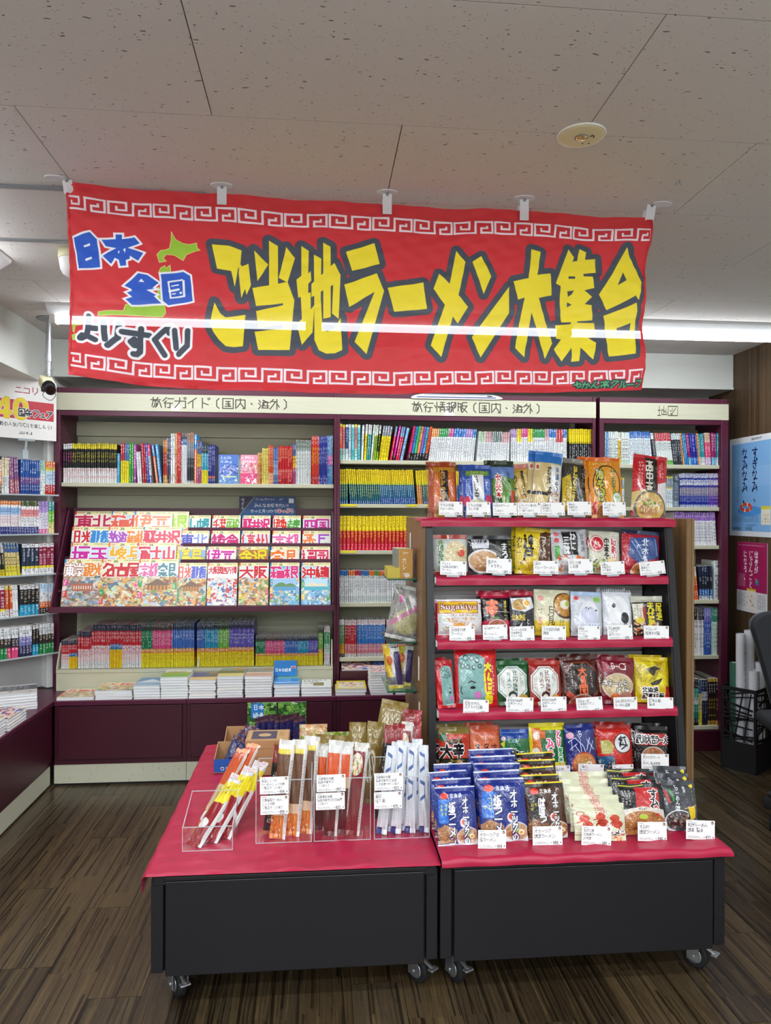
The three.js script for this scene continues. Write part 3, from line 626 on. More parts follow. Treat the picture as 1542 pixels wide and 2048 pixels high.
function baseCabinet(label, x0, x1) {
  const t = thing('base_cabinet', label, 'cabinet', [x0, 0, 0], 0, 'maroon base cabinets'), part = (n, g, m) => mesh(n, g.translate(-x0, 0, 0), m, t);
  part('body', span(x0 + 0.001, x1 - 0.001, 0.105, 0.41, -3.925, -4.17), M.maroonDark);
  part('ledge', softSpan(x0 + 0.0005, x1 - 0.0005, 0.41, 0.4345, -3.908, -4.185, 0.003), M.maroon);
  part('door', uvMetres(softSpan(x0 + 0.022, x1 - 0.022, 0.135, 0.405, -3.912, -3.93, 0.002), 0.9, false, x0), M.maroonDark);
  part('kick_plate', uvMetres(span(x0 + 0.001, x1 - 0.001, 0.012, 0.105, -3.918, -4.17), 1), M.kick);
  part('foot_strip', span(x0 + 0.001, x1 - 0.001, 0, 0.012, -3.93, -4.17), M.black);
  return t;
}
baseCabinet('scuffed maroon base cabinet in the corner below the travel magazines', -1.344, -0.681);
baseCabinet('maroon base cabinet behind the green forest poster', -0.681, 0.095);
baseCabinet('maroon base cabinet below the bookcase with the toy train', 0.095, 0.85);
baseCabinet('maroon base cabinet hidden behind the noodle rack', 0.85, 1.6);
{ const t = thing('base_cabinet', 'long maroon base cabinet along the side wall under the corner display', 'cabinet', [-1.3465, 0, 0], 0, 'maroon base cabinets');
  const part = (n, g, m) => mesh(n, g, m, t);
  part('body', span(-0.014, -0.62, 0.105, 0.41, -1.6, -4.17), M.maroonDark); part('ledge', softSpan(0, -0.62, 0.41, 0.4345, -1.6, -4.185, 0.003), M.maroon);
  part('door', uvMetres(softSpan(-0.002, -0.02, 0.135, 0.405, -1.62, -3.9, 0.002), 0.9), M.maroonDark); part('kick_plate', uvMetres(span(-0.012, -0.6, 0.012, 0.105, -1.6, -3.905), 1), M.kick); part('foot_strip', span(-0.02, -0.6, 0, 0.012, -1.6, -3.9), M.black); }
// riser behind the stacks: a cream box that carries the standing magazines of the first bookcase, and a maroon one in the middle bookcase
const RISER_Y = 0.551;
{ const t = thing('riser', 'cream riser carrying the row of thin guide magazines', 'riser', [-1.41, 0.4345, 0]);
  mesh('front_panel', softSpan(0.002, 1.49, 0, RISER_Y - 0.4545, -4.13, -4.145, 0.002), M.cream, t); mesh('top_board', softSpan(0.002, 1.49, RISER_Y - 0.4545, RISER_Y - 0.4365, -4.125, CASE_BACK + 0.03, 0.002), M.cream, t);
  for (const x of [0.002, 0.75, 1.48]) mesh('end_panel', new THREE.ExtrudeGeometry(new THREE.Shape([[4.185, 0], [4.13, RISER_Y - 0.43], [4.19, RISER_Y - 0.3], [4.4, RISER_Y - 0.3], [4.4, 0]].map((p) => new THREE.Vector2(-p[0], p[1]))), { depth: 0.008, bevelEnabled: false }).rotateY(-Math.PI / 2).translate(x + 0.008, 0, 0).applyMatrix4(new THREE.Matrix4().makeScale(1, 1, 1)), M.cream, t); }
{ const t = thing('riser', 'low maroon riser behind the yellow magazine stack', 'riser', [0.118, 0.4345, 0]); mesh('front_panel', softSpan(0.002, 1.46, 0, 0.08, -4.15, CASE_BACK + 0.02, 0.003), M.maroonDark, t); }

// ---------------------------------------------------------------- books on the shelves
// every design: what it looks like, then its bands from top to foot [share, colour, writing colour]
const SPINES = {
  blackYellow: ['black guidebook with yellow cap and white foot', [[0.14, '#e8d83a', '#8a7a10'], [0.06, '#1a1a1c'], [0.42, '#1c1b1e', '#e8dc3a'], [0.38, '#eceaea', '#d87a7a']]],
  blackPink: ['black guidebook with white cap and pink lettering', [[0.14, '#e4e4e6', '#888888'], [0.06, '#1a1a1c'], [0.42, '#1c1b1e', '#e84a9a'], [0.38, '#eceaea', '#d87a7a']]],
  cyan: ['slim cyan paperback', [[0.35, '#4aa8d0', '#eef4f8'], [0.65, '#3a9ac8', '#dceef4']]],
  redYellow: ['red over yellow guidebook', [[0.44, '#c8283a', '#f4f0e8'], [0.56, '#f0e424', '#a08a10']]],
  blueYellow: ['blue over yellow guidebook', [[0.44, '#4a7ab8', '#f4f0e8'], [0.56, '#f0e424', '#a08a10']]],
  green: ['bright green paperback', [[0.8, '#3aa83a', '#eef8e8'], [0.2, '#2f9a3a', '#ffffff']]],
  magenta: ['magenta spined paperback', [[0.8, '#a84aa0', '#f4e4f0'], [0.2, '#8a3a8a', '#ffffff']]],
  white: ['plain white paperback', [[0.2, '#e8ecee', '#7a7a80'], [0.6, '#eef0f2', '#50545a'], [0.2, '#e4e6e8', '#8a8a8a']]],
  red: ['red paperback with white lettering', [[0.75, '#c82034', '#f8eee8'], [0.25, '#b81a2e', '#f0d8d8']]],
  blue: ['royal blue paperback', [[0.75, '#2a4aa8', '#e8eef8'], [0.25, '#24409a', '#d8e0f0']]],
  pinkSplit: ['pink and grey paperback', [[0.3, '#d84a7a', '#ffffff'], [0.5, '#c4c8d0', '#5a5a66'], [0.2, '#3a5aa0', '#ffffff']]],
  orange: ['salmon orange paperback', [[0.3, '#4a9ad8', '#ffffff'], [0.7, '#e8845a', '#fff4ea']]],
  sky: ['sky blue paperback', [[0.8, '#5aa8e0', '#f0f8fc'], [0.2, '#3a8ac8', '#ffffff']]],
  fire: ['red and orange travel paperback', [[0.3, '#e88a24', '#fff4d8'], [0.5, '#c8281e', '#ffe8c8'], [0.2, '#e8a024', '#fff']]],
  slate: ['slate grey paperback', [[0.25, '#7a84a0', '#e8ecf4'], [0.55, '#4a5268', '#e8ecf4'], [0.2, '#5a4a4a', '#ddd']]],
  tallRed: ['tall red travel paperback', [[0.85, '#d82a2e', '#fff0e8'], [0.15, '#c02028', '#ffe0d8']]],
  tallWhite: ['tall white atlas with dark blue cap', [[0.12, '#3a4048', '#d8dce0'], [0.12, '#4a7ab8', '#e8f0f8'], [0.68, '#e2e8ea', '#b8c0c4'], [0.08, '#e8ecee', '#8a8a90']]],
  tallBlack: ['tall black atlas with salmon cap', [[0.2, '#c89a84', '#6a4a3a'], [0.3, '#8a9098', '#d8d8dc'], [0.44, '#2e3034', '#a8acb0'], [0.06, '#d8dadc', '#555']]],
  ochre: ['ochre and orange paperback', [[0.4, '#d8a03a', '#fff6e0'], [0.6, '#c8782a', '#ffe8c8']]],
  cyanYellow: ['turquoise guidebook with yellow lower third', [[0.2, '#2e3a44', '#c8d4d8'], [0.44, '#3aaac8', '#eaf6f8'], [0.36, '#f0e62a', '#c8b81a']]],
  navy: ['navy blue guidebook', [[0.8, '#24348a', '#d8dcf0'], [0.06, '#e07a5a'], [0.14, '#2a3a94', '#d8dcf0']]],
  paleYellow: ['pale yellow paperback', [[1, '#ece07a', '#8a7a30']]],
  redOrange: ['red orange paperback', [[0.7, '#d8561e', '#ffe8cc'], [0.3, '#e89a5a', '#ffffff']]],
  blueRed: ['blue and white paperback', [[0.35, '#3a6ac0', '#e8eef8'], [0.4, '#a8c0e0', '#2a4a8a'], [0.25, '#3a6ac0', '#f0e04a']]],
  crimson: ['crimson paperback with yellow marks', [[0.6, '#cc2430', '#f8e0a0'], [0.25, '#d84a50', '#f8e8c0'], [0.15, '#b81e28', '#fff']]],
  mixed: ['striped paperback in pink and yellow', [[0.3, '#5a6aa0', '#e8e8f0'], [0.3, '#e8c84a', '#8a5a2a'], [0.4, '#b05a8a', '#f0e0e8']]],
  whiteGrey: ['white booklet with grey top', [[0.25, '#a8b4ac', '#3a4440'], [0.75, '#e4eae8', '#98a0a0']]],
  redGold: ['red guidebook with golden middle', [[0.2, '#d8262e', '#fff0e0'], [0.6, '#d8402a', '#f8d84a'], [0.2, '#c82028', '#ffe0d8']]],
  indigo: ['indigo guidebook', [[0.2, '#2a36a0', '#d8dcf4'], [0.6, '#2e3c9a', '#c8d0f0'], [0.2, '#2a36a0', '#d8dcf4']]],
  lightBlue: ['light blue booklet', [[0.4, '#7ab0dc', '#f0f6fa'], [0.2, '#d884c0', '#fff'], [0.4, '#5a9ad0', '#f0f6fa']]],
  capA: ['thick red book with yellow cap and turquoise foot', [[0.08, '#ecd83a'], [0.6, '#d85a3a', '#fff4e0'], [0.32, '#8ad0cc', '#3a6a6a']]],
  capB: ['thick rose book with pale foot', [[0.08, '#ecd83a'], [0.6, '#d88a8a', '#7a2a3a'], [0.32, '#d4eae4', '#4a6a6a']]],
  capC: ['thick navy book with white foot', [[0.08, '#e0e4e0'], [0.6, '#2a4a7a', '#c8d8e8'], [0.32, '#dceaec', '#4a6a7a']]],
  capD: ['thick pale blue book', [[0.08, '#d0d8dc'], [0.6, '#c4dce4', '#3a5a7a'], [0.32, '#d4e4e8', '#4a6a7a']]],
  capE: ['thick turquoise book', [[0.08, '#e0e4d0'], [0.6, '#6cc8cc', '#1a4a5a'], [0.32, '#58c0c4', '#1a4a5a']]],
  yellowTeal: ['yellow backed book with white cap', [[0.28, '#e8eaea', '#5a6a7a'], [0.72, '#f0d820', '#5a4a10']]],
  teal: ['teal backed book with white cap', [[0.28, '#e8eaea', '#5a6a7a'], [0.72, '#2a9a96', '#d8f0ee']]],
  lime: ['lime backed book with grey cap', [[0.3, '#dcecdc', '#4a6a4a'], [0.7, '#98c83a', '#2a3a10']]],
  blackLime: ['black and lime backed book', [[0.25, '#e0e4e4', '#4a4a4a'], [0.5, '#24261e', '#d8e02a'], [0.25, '#a8cc2a', '#2a2a10']]],
  yellowGrey: ['bright yellow book with grey cap', [[0.3, '#8a94a0', '#e8ecf0'], [0.7, '#f4e01a', '#4a4a1a']]],
  fuchsia: ['fuchsia backed book', [[0.85, '#c81ea0', '#f8d8f0'], [0.15, '#24181e', '#c8c0c4']]],
  pinkRed: ['pink red leaning book', [[0.3, '#8ab8d8', '#2a4a6a'], [0.7, '#d82a5a', '#ffdce4']]],
  paleLean: ['pale blue leaning book', [[0.35, '#7ab0dc', '#e8f4fa'], [0.65, '#90bce4', '#1a3a6a']]],
  neonPink: ['hot pink book with black foot', [[0.78, '#e02a6a', '#2a0a14'], [0.22, '#1a181a', '#c8c8c8']]],
  neonBlue: ['azure book with black foot', [[0.78, '#2a8ad8', '#0a1a2a'], [0.22, '#1a181a', '#c8c8c8']]],
  neonGreen: ['green book with black foot', [[0.78, '#3ac06a', '#0a2a14'], [0.22, '#1a181a', '#c8c8c8']]],
  neonOrange: ['orange book with black foot', [[0.78, '#ec9a5a', '#3a1a0a'], [0.22, '#1a181a', '#c8c8c8']]],
  neonPurple: ['violet book with black foot', [[0.78, '#8a5ac8', '#1a0a2a'], [0.22, '#1a181a', '#c8c8c8']]],
  neonCyan: ['cyan book with black foot', [[0.78, '#3ab8cc', '#0a2a2a'], [0.22, '#1a181a', '#c8c8c8']]],
  neonRed: ['scarlet book with black foot', [[0.78, '#e0502e', '#2a0a0a'], [0.22, '#1a181a', '#c8c8c8']]],
  whOrange: ['white pocket guide with orange cap', [[0.26, '#e89a3a', '#fff'], [0.74, '#eef2f4', '#6a7078']]],
  whGreen: ['white pocket guide with green cap', [[0.26, '#3aa05a', '#fff'], [0.74, '#eef2f4', '#6a7078']]],
  whPink: ['white pocket guide with pink cap', [[0.26, '#d84a9a', '#fff'], [0.74, '#eef2f4', '#6a7078']]],
  whBlue: ['white pocket guide with blue cap', [[0.26, '#3a7ac8', '#fff'], [0.74, '#eef2f4', '#6a7078']]],
  whLilac: ['white pocket guide with lilac cap', [[0.26, '#b08ac8', '#fff'], [0.74, '#eef2f4', '#6a7078']]],
  whPale: ['white pocket guide with pale green cap', [[0.36, '#c8dcc4', '#5a7a5a'], [0.64, '#eef2f4', '#6a7078']]],
  whRose: ['white pocket guide with pale rose cap', [[0.36, '#dcb8bc', '#7a4a50'], [0.64, '#eef2f4', '#6a7078']]],
  whGrey: ['white pocket guide with grey green cap', [[0.36, '#7a8a84', '#fff'], [0.64, '#eef2f4', '#6a7078']]],
  whYellow: ['white pocket guide with yellow cap', [[0.4, '#e8d84a', '#6a5a10'], [0.6, '#eef2f4', '#6a7078']]],
  whRed: ['white pocket guide with red cap', [[0.4, '#c84a50', '#fff'], [0.6, '#eef2f4', '#6a7078']]],
  whBrown: ['white pocket guide with brown cap', [[0.4, '#b07a50', '#fff'], [0.6, '#eef2f4', '#6a7078']]],
  yellowBlack: ['black guide with yellow upper part', [[0.38, '#f0dc1a', '#a08a10'], [0.06, '#c8b81a'], [0.56, '#26282a', '#d8dcdc']]],
  globeTeal: ['yellow topped teal travel handbook', [[0.4, '#f0dc28', '#8a6a10'], [0.04, '#dce048'], [0.46, '#2a6a7a', '#e4ec70'], [0.1, '#2a5a98', '#c8dce8']]],
  globeBlue: ['yellow topped blue travel handbook', [[0.4, '#f0dc28', '#c8981a'], [0.04, '#dce048'], [0.36, '#3a7aa0', '#dce8ec'], [0.2, '#2a5aa8', '#c8dce8']]],
  globeOrange: ['yellow topped orange travel handbook', [[0.4, '#f0dc28', '#8a6a10'], [0.04, '#dce048'], [0.56, '#d8904a', '#fff0d0']]],
  globeRed: ['thick yellow topped red travel handbook', [[0.4, '#f4e01e', '#a8801a'], [0.04, '#e8c81a'], [0.36, '#cc2a2e', '#f4d83a'], [0.2, '#d82440', '#f4a0a8']]],
  tinyMulti1: ['white city guide with orange tip', [[0.16, '#e87a2a'], [0.12, '#e8ecec', '#40444a'], [0.5, '#eef1f2', '#787c82'], [0.22, '#dfe6e6', '#9aa0a0']]],
  tinyMulti2: ['white city guide with blue tip', [[0.16, '#2a70b8'], [0.12, '#e8ecec', '#40444a'], [0.5, '#eef1f2', '#787c82'], [0.22, '#dfe6e6', '#9aa0a0']]],
  tinyMulti3: ['white city guide with green tip', [[0.16, '#4aa04a'], [0.12, '#e8ecec', '#40444a'], [0.5, '#eef1f2', '#787c82'], [0.22, '#dfe6e6', '#9aa0a0']]],
  tinyMulti4: ['white city guide with crimson tip', [[0.16, '#b82a4a'], [0.12, '#e8ecec', '#40444a'], [0.5, '#eef1f2', '#787c82'], [0.22, '#dfe6e6', '#9aa0a0']]],
  fiveGreen: ['slim green and yellow guide magazine with white tip', [[0.14, '#f0ecec', '#c87a8a'], [0.5, '#6aa06a', '#e8f4e8'], [0.26, '#e8b83a', '#8a3a2a'], [0.1, '#26282a', '#ddd']]],
  fiveRed: ['slim red guide magazine with white tip', [[0.14, '#f0ecec', '#c87a8a'], [0.5, '#c8283a', '#f8e8e8'], [0.26, '#d87a7a', '#fff'], [0.1, '#eceeee', '#888']]],
  fiveBlue: ['slim blue guide magazine with white tip', [[0.14, '#f0ecec', '#c87a8a'], [0.5, '#3a80d0', '#e8f2fa'], [0.26, '#d88a9a', '#fff'], [0.1, '#eceeee', '#888']]],
  rowRed: ['thin red and white regional magazine with navy tip', [[0.15, '#3a4254', '#c8ccd4'], [0.33, '#cc2a36', '#f8ecec'], [0.36, '#ecdcdc', '#c84a6a'], [0.16, '#eef0f2', '#aaa']]],
  rowRedYellow: ['thin red regional magazine with yellow foot', [[0.15, '#3a4254', '#c8ccd4'], [0.3, '#cc2a36', '#f8ecec'], [0.12, '#4a80c0', '#fff'], [0.43, '#f0d020', '#d88a1a']]],
  rowGreen: ['thin green regional magazine with yellow foot', [[0.15, '#3a4440', '#c8d0cc'], [0.42, '#2a8a5a', '#e8f4ec'], [0.1, '#e89a2a', '#fff'], [0.33, '#f2e62a', '#c8a81a']]],
  rowPink: ['thin pink regional magazine with yellow foot', [[0.15, '#4a4440', '#d0ccc8'], [0.42, '#e0508a', '#fceaf0'], [0.1, '#e89a2a', '#fff'], [0.33, '#f2e62a', '#c8a81a']]],
  rowBlue: ['thin blue regional magazine with yellow foot', [[0.15, '#3a4254', '#c8ccd4'], [0.42, '#4a78c8', '#e8eef8'], [0.1, '#e89a2a', '#fff'], [0.33, '#f2e62a', '#c8a81a']]],
  rowCyan: ['thin cyan regional magazine with yellow foot', [[0.15, '#3a444c', '#c8ccd4'], [0.42, '#2aa0c8', '#e8f4f8'], [0.1, '#e89a2a', '#fff'], [0.33, '#f2e62a', '#c8a81a']]],
  rowLime: ['thin lime regional magazine with yellow foot', [[0.15, '#3a443c', '#c8d0c8'], [0.42, '#7ac04a', '#f0f8e8'], [0.1, '#e89a2a', '#fff'], [0.33, '#f2e62a', '#c8a81a']]],
  rowViolet: ['thin violet regional magazine with yellow foot', [[0.15, '#3a3a54', '#c8c8d4'], [0.42, '#6a60c0', '#ececf8'], [0.1, '#e89a2a', '#fff'], [0.33, '#f2e62a', '#c8a81a']]],
  rowWhiteGreen: ['white and green map booklet', [[0.14, '#e4e6e8', '#c84a5a'], [0.3, '#4aa86a', '#e8f4ec'], [0.24, '#d4e8dc', '#3a8a5a'], [0.32, '#eceef0', '#d86a8a']]],
  mapWhite: ['white city map booklet with black lettering', [[0.15, '#e4f0ee', '#2a4a4a'], [0.7, '#eef4f2', '#24302e'], [0.15, '#d8ecdc', '#4a7a5a']]],
  mapBlue: ['blue topped city map booklet', [[0.2, '#3a70c0', '#e8f0fa'], [0.8, '#e6eef2', '#2a3a4a']]],
  mapSky: ['bright blue map booklet', [[1, '#2a8ad0', '#e8f4fa']]],
  mapYellow: ['mustard map booklet', [[0.25, '#e8ecdc', '#6a6a3a'], [0.75, '#d8b84a', '#4a3a1a']]],
  mapRed: ['red topped city map booklet', [[0.25, '#cc3a4a', '#f8e8e8'], [0.6, '#e8f0ee', '#2a3230'], [0.15, '#8ac86a', '#2a4a2a']]],
  mapDark: ['dark city map booklet', [[0.2, '#e4f0f0', '#5a7a7a'], [0.8, '#3a4048', '#d8dce0']]],
  mapOrange: ['orange map booklet', [[1, '#e8a86a', '#5a3a1a']]],
  mapPlum: ['plum coloured map booklet', [[0.75, '#9a2a6a', '#f0dce8'], [0.25, '#5ab0d0', '#fff']]],
  mapIndigo: ['indigo map booklet', [[0.75, '#2a30a0', '#c8d0f0'], [0.25, '#3a7ad0', '#fff']]],
  mapTeal: ['teal map booklet', [[0.75, '#2a9aa8', '#e0f4f4'], [0.25, '#e8ecec', '#666']]],
  mapPink: ['pink striped map booklet', [[0.3, '#dcc4a8', '#8a6a4a'], [0.45, '#e0507a', '#fff'], [0.25, '#c8b8d8', '#fff']]],
  seaLine: ['white map booklet with yellow top line', [[0.06, '#e0cc3a'], [0.3, '#8a9aa8', '#e4e8ea'], [0.04, '#e0cc3a'], [0.6, '#dce8ec', '#4a5a6a']]],
  seaPhoto: ['grey photo map atlas', [[0.2, '#3a4a5a', '#c8d4dc'], [0.6, '#5a6a7a', '#8a9aa8'], [0.2, '#7a8a98', '#c8d4dc']]],
  roadBlue: ['navy blue prefecture map with white bands', [[0.13, '#c8ccdc', '#2a3a8a'], [0.06, '#2a3a98'], [0.16, '#d4d8e4', '#2a3a8a'], [0.06, '#2a3a98'], [0.26, '#8a8ab0', '#e8d8a0'], [0.25, '#2438a0', '#c8d0f0'], [0.08, '#c8d0e4', '#2a3a8a']]],
  roadViolet: ['violet prefecture map with white bands', [[0.13, '#ccc8dc', '#4a3a8a'], [0.06, '#4a3a98'], [0.16, '#d8d4e4', '#4a3a8a'], [0.06, '#4a3a98'], [0.26, '#9a8ab0', '#e8d8a0'], [0.25, '#5a38a8', '#d8c8f0'], [0.08, '#d0c8e4', '#4a3a8a']]],
  lilacTop: ['tall white walking map with lilac top', [[0.26, '#9a6ac8', '#f0e8f8'], [0.74, '#eef0f4', '#6a6a78']]],
  orangeTop: ['tall white walking map with orange top', [[0.26, '#e8845a', '#fff'], [0.74, '#e8e8f4', '#6a6a78']]],
  whiteOrange: ['white and orange road atlas', [[0.3, '#ecdcd4', '#8a5a3a'], [0.1, '#e8a83a'], [0.3, '#e0502a', '#fff0e0'], [0.3, '#e86a3a', '#fff']]],
  nightBlue: ['dark blue road atlas', [[0.28, '#24304a', '#c8d4e0'], [0.4, '#1e2430', '#b8c4d0'], [0.2, '#2a6ab0', '#e0ecf4'], [0.12, '#e0e4e8', '#333']]],
  spiral: ['white spiral bound map book', [[0.3, '#d8e0dc', '#4a5a5a'], [0.7, '#c4ccd0', '#5a6a70']]],
  blackWhite: ['black topped white town atlas', [[0.25, '#1e1e22', '#d8d8dc'], [0.25, '#e8e8ec', '#2a2a30'], [0.5, '#eef0f2', '#555a60']]],
  periwinkle: ['periwinkle blue atlas', [[0.3, '#7a7ac8', '#e8e8f8'], [0.7, '#3a60b8', '#d8e4f4']]],
  seafoam: ['green topped pale atlas', [[0.3, '#3a9a7a', '#e0f4ec'], [0.7, '#d4e8dc', '#7a9a8a']]],
  tealBand: ['black atlas with teal bands', [[0.2, '#1e2020', '#d8dcdc'], [0.2, '#2a9a84', '#e0f4f0'], [0.15, '#d8e4e4', '#333'], [0.3, '#1e8a7a', '#e0f4f0'], [0.15, '#1a1c1c', '#e8e8e8']]],
  navyWhite: ['navy atlas with white panel', [[0.26, '#2a2a4a', '#c8c8dc'], [0.2, '#d4d4e0', '#2a2a4a'], [0.54, '#24243e', '#8a8ab0']]],
  goldBlack: ['black atlas with gold bands', [[0.08, '#c8a84a'], [0.32, '#2a1e1e', '#e0dcd4'], [0.5, '#3a2e20', '#d8b84a'], [0.1, '#c8a03a', '#2a1e1e']]],
  yellowBand: ['low yellow promotional booklet', [[1, '#e4dc2a', '#6a6a1a']]],
  blueRow: ['blue exam book with white lettering', [[0.5, '#2a5aa8', '#e8eef8'], [0.2, '#7a5a9a', '#fff'], [0.3, '#2a4a94', '#d8e4f4']]],
  plumRow: ['plum spined exam book', [[0.6, '#8a5a8a', '#f0e4f0'], [0.4, '#b06a7a', '#fff']]],
  sandRow: ['white exam book with yellow lettering', [[0.5, '#f0e8c8', '#8a6a2a'], [0.5, '#eef0f0', '#444']]],
  darkOrange: ['dark exam book with orange panel', [[0.1, '#2a2024'], [0.3, '#e8e0dc', '#8a3a2a'], [0.35, '#e08a3a', '#fff'], [0.25, '#4a4a44', '#d8d0b0']]],
  redWhite: ['red footed white exam book', [[0.18, '#e8702a', '#fff'], [0.1, '#e8d84a', '#a04a1a'], [0.42, '#c8dcec', '#3a6a9a'], [0.3, '#c8281e', '#fff']]],
  tealWhite: ['green and white exam book', [[0.4, '#b8d8c4', '#2a6a4a'], [0.6, '#eef4f0', '#5a6a60']]],
  navyFoot: ['white drill book with orange cap and navy foot', [[0.12, '#e07a3a', '#ffe8a0'], [0.08, '#f4f4f4'], [0.22, '#a8c8e8', '#3a6aa8'], [0.35, '#ece6e8', '#b87a8a'], [0.23, '#24307a', '#d8dcf0']]],
  greenFoot: ['white drill book with dark green cap', [[0.16, '#3a5a3a', '#e8e8a0'], [0.1, '#f4f4f4'], [0.22, '#e8a0a0', '#8a2a3a'], [0.3, '#eef0f2', '#667'], [0.22, '#24307a', '#d8dcf0']]],
  purpleRow: ['purple drill book', [[0.35, '#b098d0', '#5a3a8a'], [0.5, '#e4e0ec', '#7a6a9a'], [0.15, '#d86a9a', '#fff']]],
  limeRow: ['lime and teal drill book', [[0.3, '#4a9a9a', '#fff'], [0.35, '#7ac04a', '#fff'], [0.35, '#e8e0a0', '#6a6a2a']]],
  blackGold: ['leaning black study book with yellow foot', [[0.3, '#c8ccd0', '#3a4a3a'], [0.5, '#2a2a24', '#e8e0c0'], [0.2, '#e0cc2a', '#4a3a10']]],
  goldWhite: ['leaning study book with yellow lettering', [[0.3, '#3a60a0', '#e8e04a'], [0.4, '#d8c88a', '#5a4a1a'], [0.3, '#e8dc4a', '#6a5a10']]],
  navyToeic: ['navy test book with white foot', [[0.12, '#e8eaec', '#333'], [0.6, '#24344a', '#e8ecf0'], [0.08, '#e8d83a'], [0.2, '#eef0f2', '#444']]],
  maroonToeic: ['maroon test book with white foot', [[0.12, '#e8eaec', '#333'], [0.6, '#8a2040', '#f4e8ec'], [0.08, '#e8d83a'], [0.2, '#eef0f2', '#444']]],
  orangeRow: ['orange language book', [[0.15, '#c8b45a', '#fff'], [0.6, '#c85a2a', '#ffeadc'], [0.25, '#e8e8ea', '#555']]],
  cyanFoot: ['black language book with cyan foot', [[0.15, '#dcdcdc', '#333'], [0.5, '#24262a', '#e0d0b0'], [0.35, '#2a9ac0', '#e8f4f8']]],
  skyFoot: ['pale blue language book with black foot', [[0.3, '#c4dcec', '#3a5a8a'], [0.3, '#e8e8ea', '#555'], [0.2, '#e0703a', '#fff'], [0.2, '#1e1e22', '#ddd']]],
  greenBase: ['white language book with green foot', [[0.35, '#e4e8ea', '#444'], [0.3, '#3a3430', '#e8dcc8'], [0.35, '#2a8a4a', '#e4f4e8']]],
  pinkBase: ['white language book with pink foot', [[0.35, '#e4e8ea', '#444'], [0.3, '#34303a', '#e8dcc8'], [0.35, '#d8487a', '#fce8f0']]],
  navyBase: ['white language book with navy foot', [[0.35, '#e4e8ea', '#444'], [0.3, '#7a7ab0', '#f0f0f8'], [0.35, '#24284a', '#d8dcf0']]],
};
const spineAtlas = new Atlas(2048, 2048, 64, 8, '#eeeeee');
const PAGE_CELL = spineAtlas.add((g, w, h) => { g.fillStyle = '#efece4'; g.fillRect(0, 0, w, h); });
const spineCells = {};
reseed(404);
for (const [key, [, bands]] of Object.entries(SPINES)) spineCells[key] = Array.from({ length: 3 }, (_, v) => spineAtlas.add((g, w, h) => {
  let y = 0;
  for (const [share, color, ink] of bands) {
    const hh = share * h; g.fillStyle = color; g.fillRect(0, y, w, hh + 1);
    if (ink && hh > 8) { const s = Math.min(w * rr(0.5, 0.66), hh * 0.8), len = hh * (hh > h * 0.25 ? rr(0.55, 0.92) : 0.9); smallPrint(g, (w - s) / 2, y + hh * 0.06, s, len, s, ink, true); }
    y += hh;
  }
}));
const spineMat = spineAtlas.material(0.42);
// one book: rounded spine at z = 0 facing +z, pages at top and foot; unit size, scaled by the placer
function bookGeometry(cell) {
  const r = spineAtlas.rect(cell, 1.5), page = spineAtlas.spot(PAGE_CELL, 0.5, 0.5), side = [spineAtlas.spot(cell, 0.12, 0.25), spineAtlas.spot(cell, 0.12, 0.75)], pos = [], uv = [], idx = [];
  const quad = (a, b, c, d, ua, ub, uc, ud) => { const n = pos.length / 3; pos.push(...a, ...b, ...c, ...d); uv.push(...ua, ...ub, ...uc, ...ud); idx.push(n, n + 1, n + 2, n, n + 2, n + 3); };
  const prof = [[-0.5, -0.035], [-0.3, 0], [0.3, 0], [0.5, -0.035]], U = (x) => r[0] + (x + 0.5) * (r[2] - r[0]);
  for (let k = 0; k < 3; k++) { const [xa, za] = prof[k], [xb, zb] = prof[k + 1]; quad([xa, 0, za], [xb, 0, zb], [xb, 1, zb], [xa, 1, za], [U(xa), r[1]], [U(xb), r[1]], [U(xb), r[3]], [U(xa), r[3]]); quad([xa, 1, za], [xb, 1, zb], [xb, 1, -1], [xa, 1, -1], page, page, page, page); }
  quad([-0.5, 0, -1], [-0.5, 0, -0.035], [-0.5, 1, -0.035], [-0.5, 1, -1], side[1], side[1], side[0], side[0]);
  quad([0.5, 0, -0.035], [0.5, 0, -1], [0.5, 1, -1], [0.5, 1, -0.035], side[1], side[1], side[0], side[0]);
  quad([0.5, 0, -1], [-0.5, 0, -1], [-0.5, 1, -1], [0.5, 1, -1], page, page, page, page);
  quad([-0.5, 0, -1], [0.5, 0, -1], [0.5, 0, -0.035], [-0.5, 0, -0.035], page, page, page, page);
  const g = new THREE.BufferGeometry(); g.setAttribute('position', new THREE.Float32BufferAttribute(pos, 3)); g.setAttribute('uv', new THREE.Float32BufferAttribute(uv, 2)); g.setIndex(idx); g.computeVertexNormals(); return g;
}
const bookGeos = {}; for (const k in spineCells) bookGeos[k] = spineCells[k].map(bookGeometry);
const allBooks = [], usedBookLabels = new Set();
const named = (what, which, where) => { const full = (w) => [w, which, where].filter(Boolean).join(', '); return full(what).split(' ').length <= 16 ? full(what) : full(what.split(' with ')[0]); };
const frameFlat = (z) => (x) => [x, z, 0];
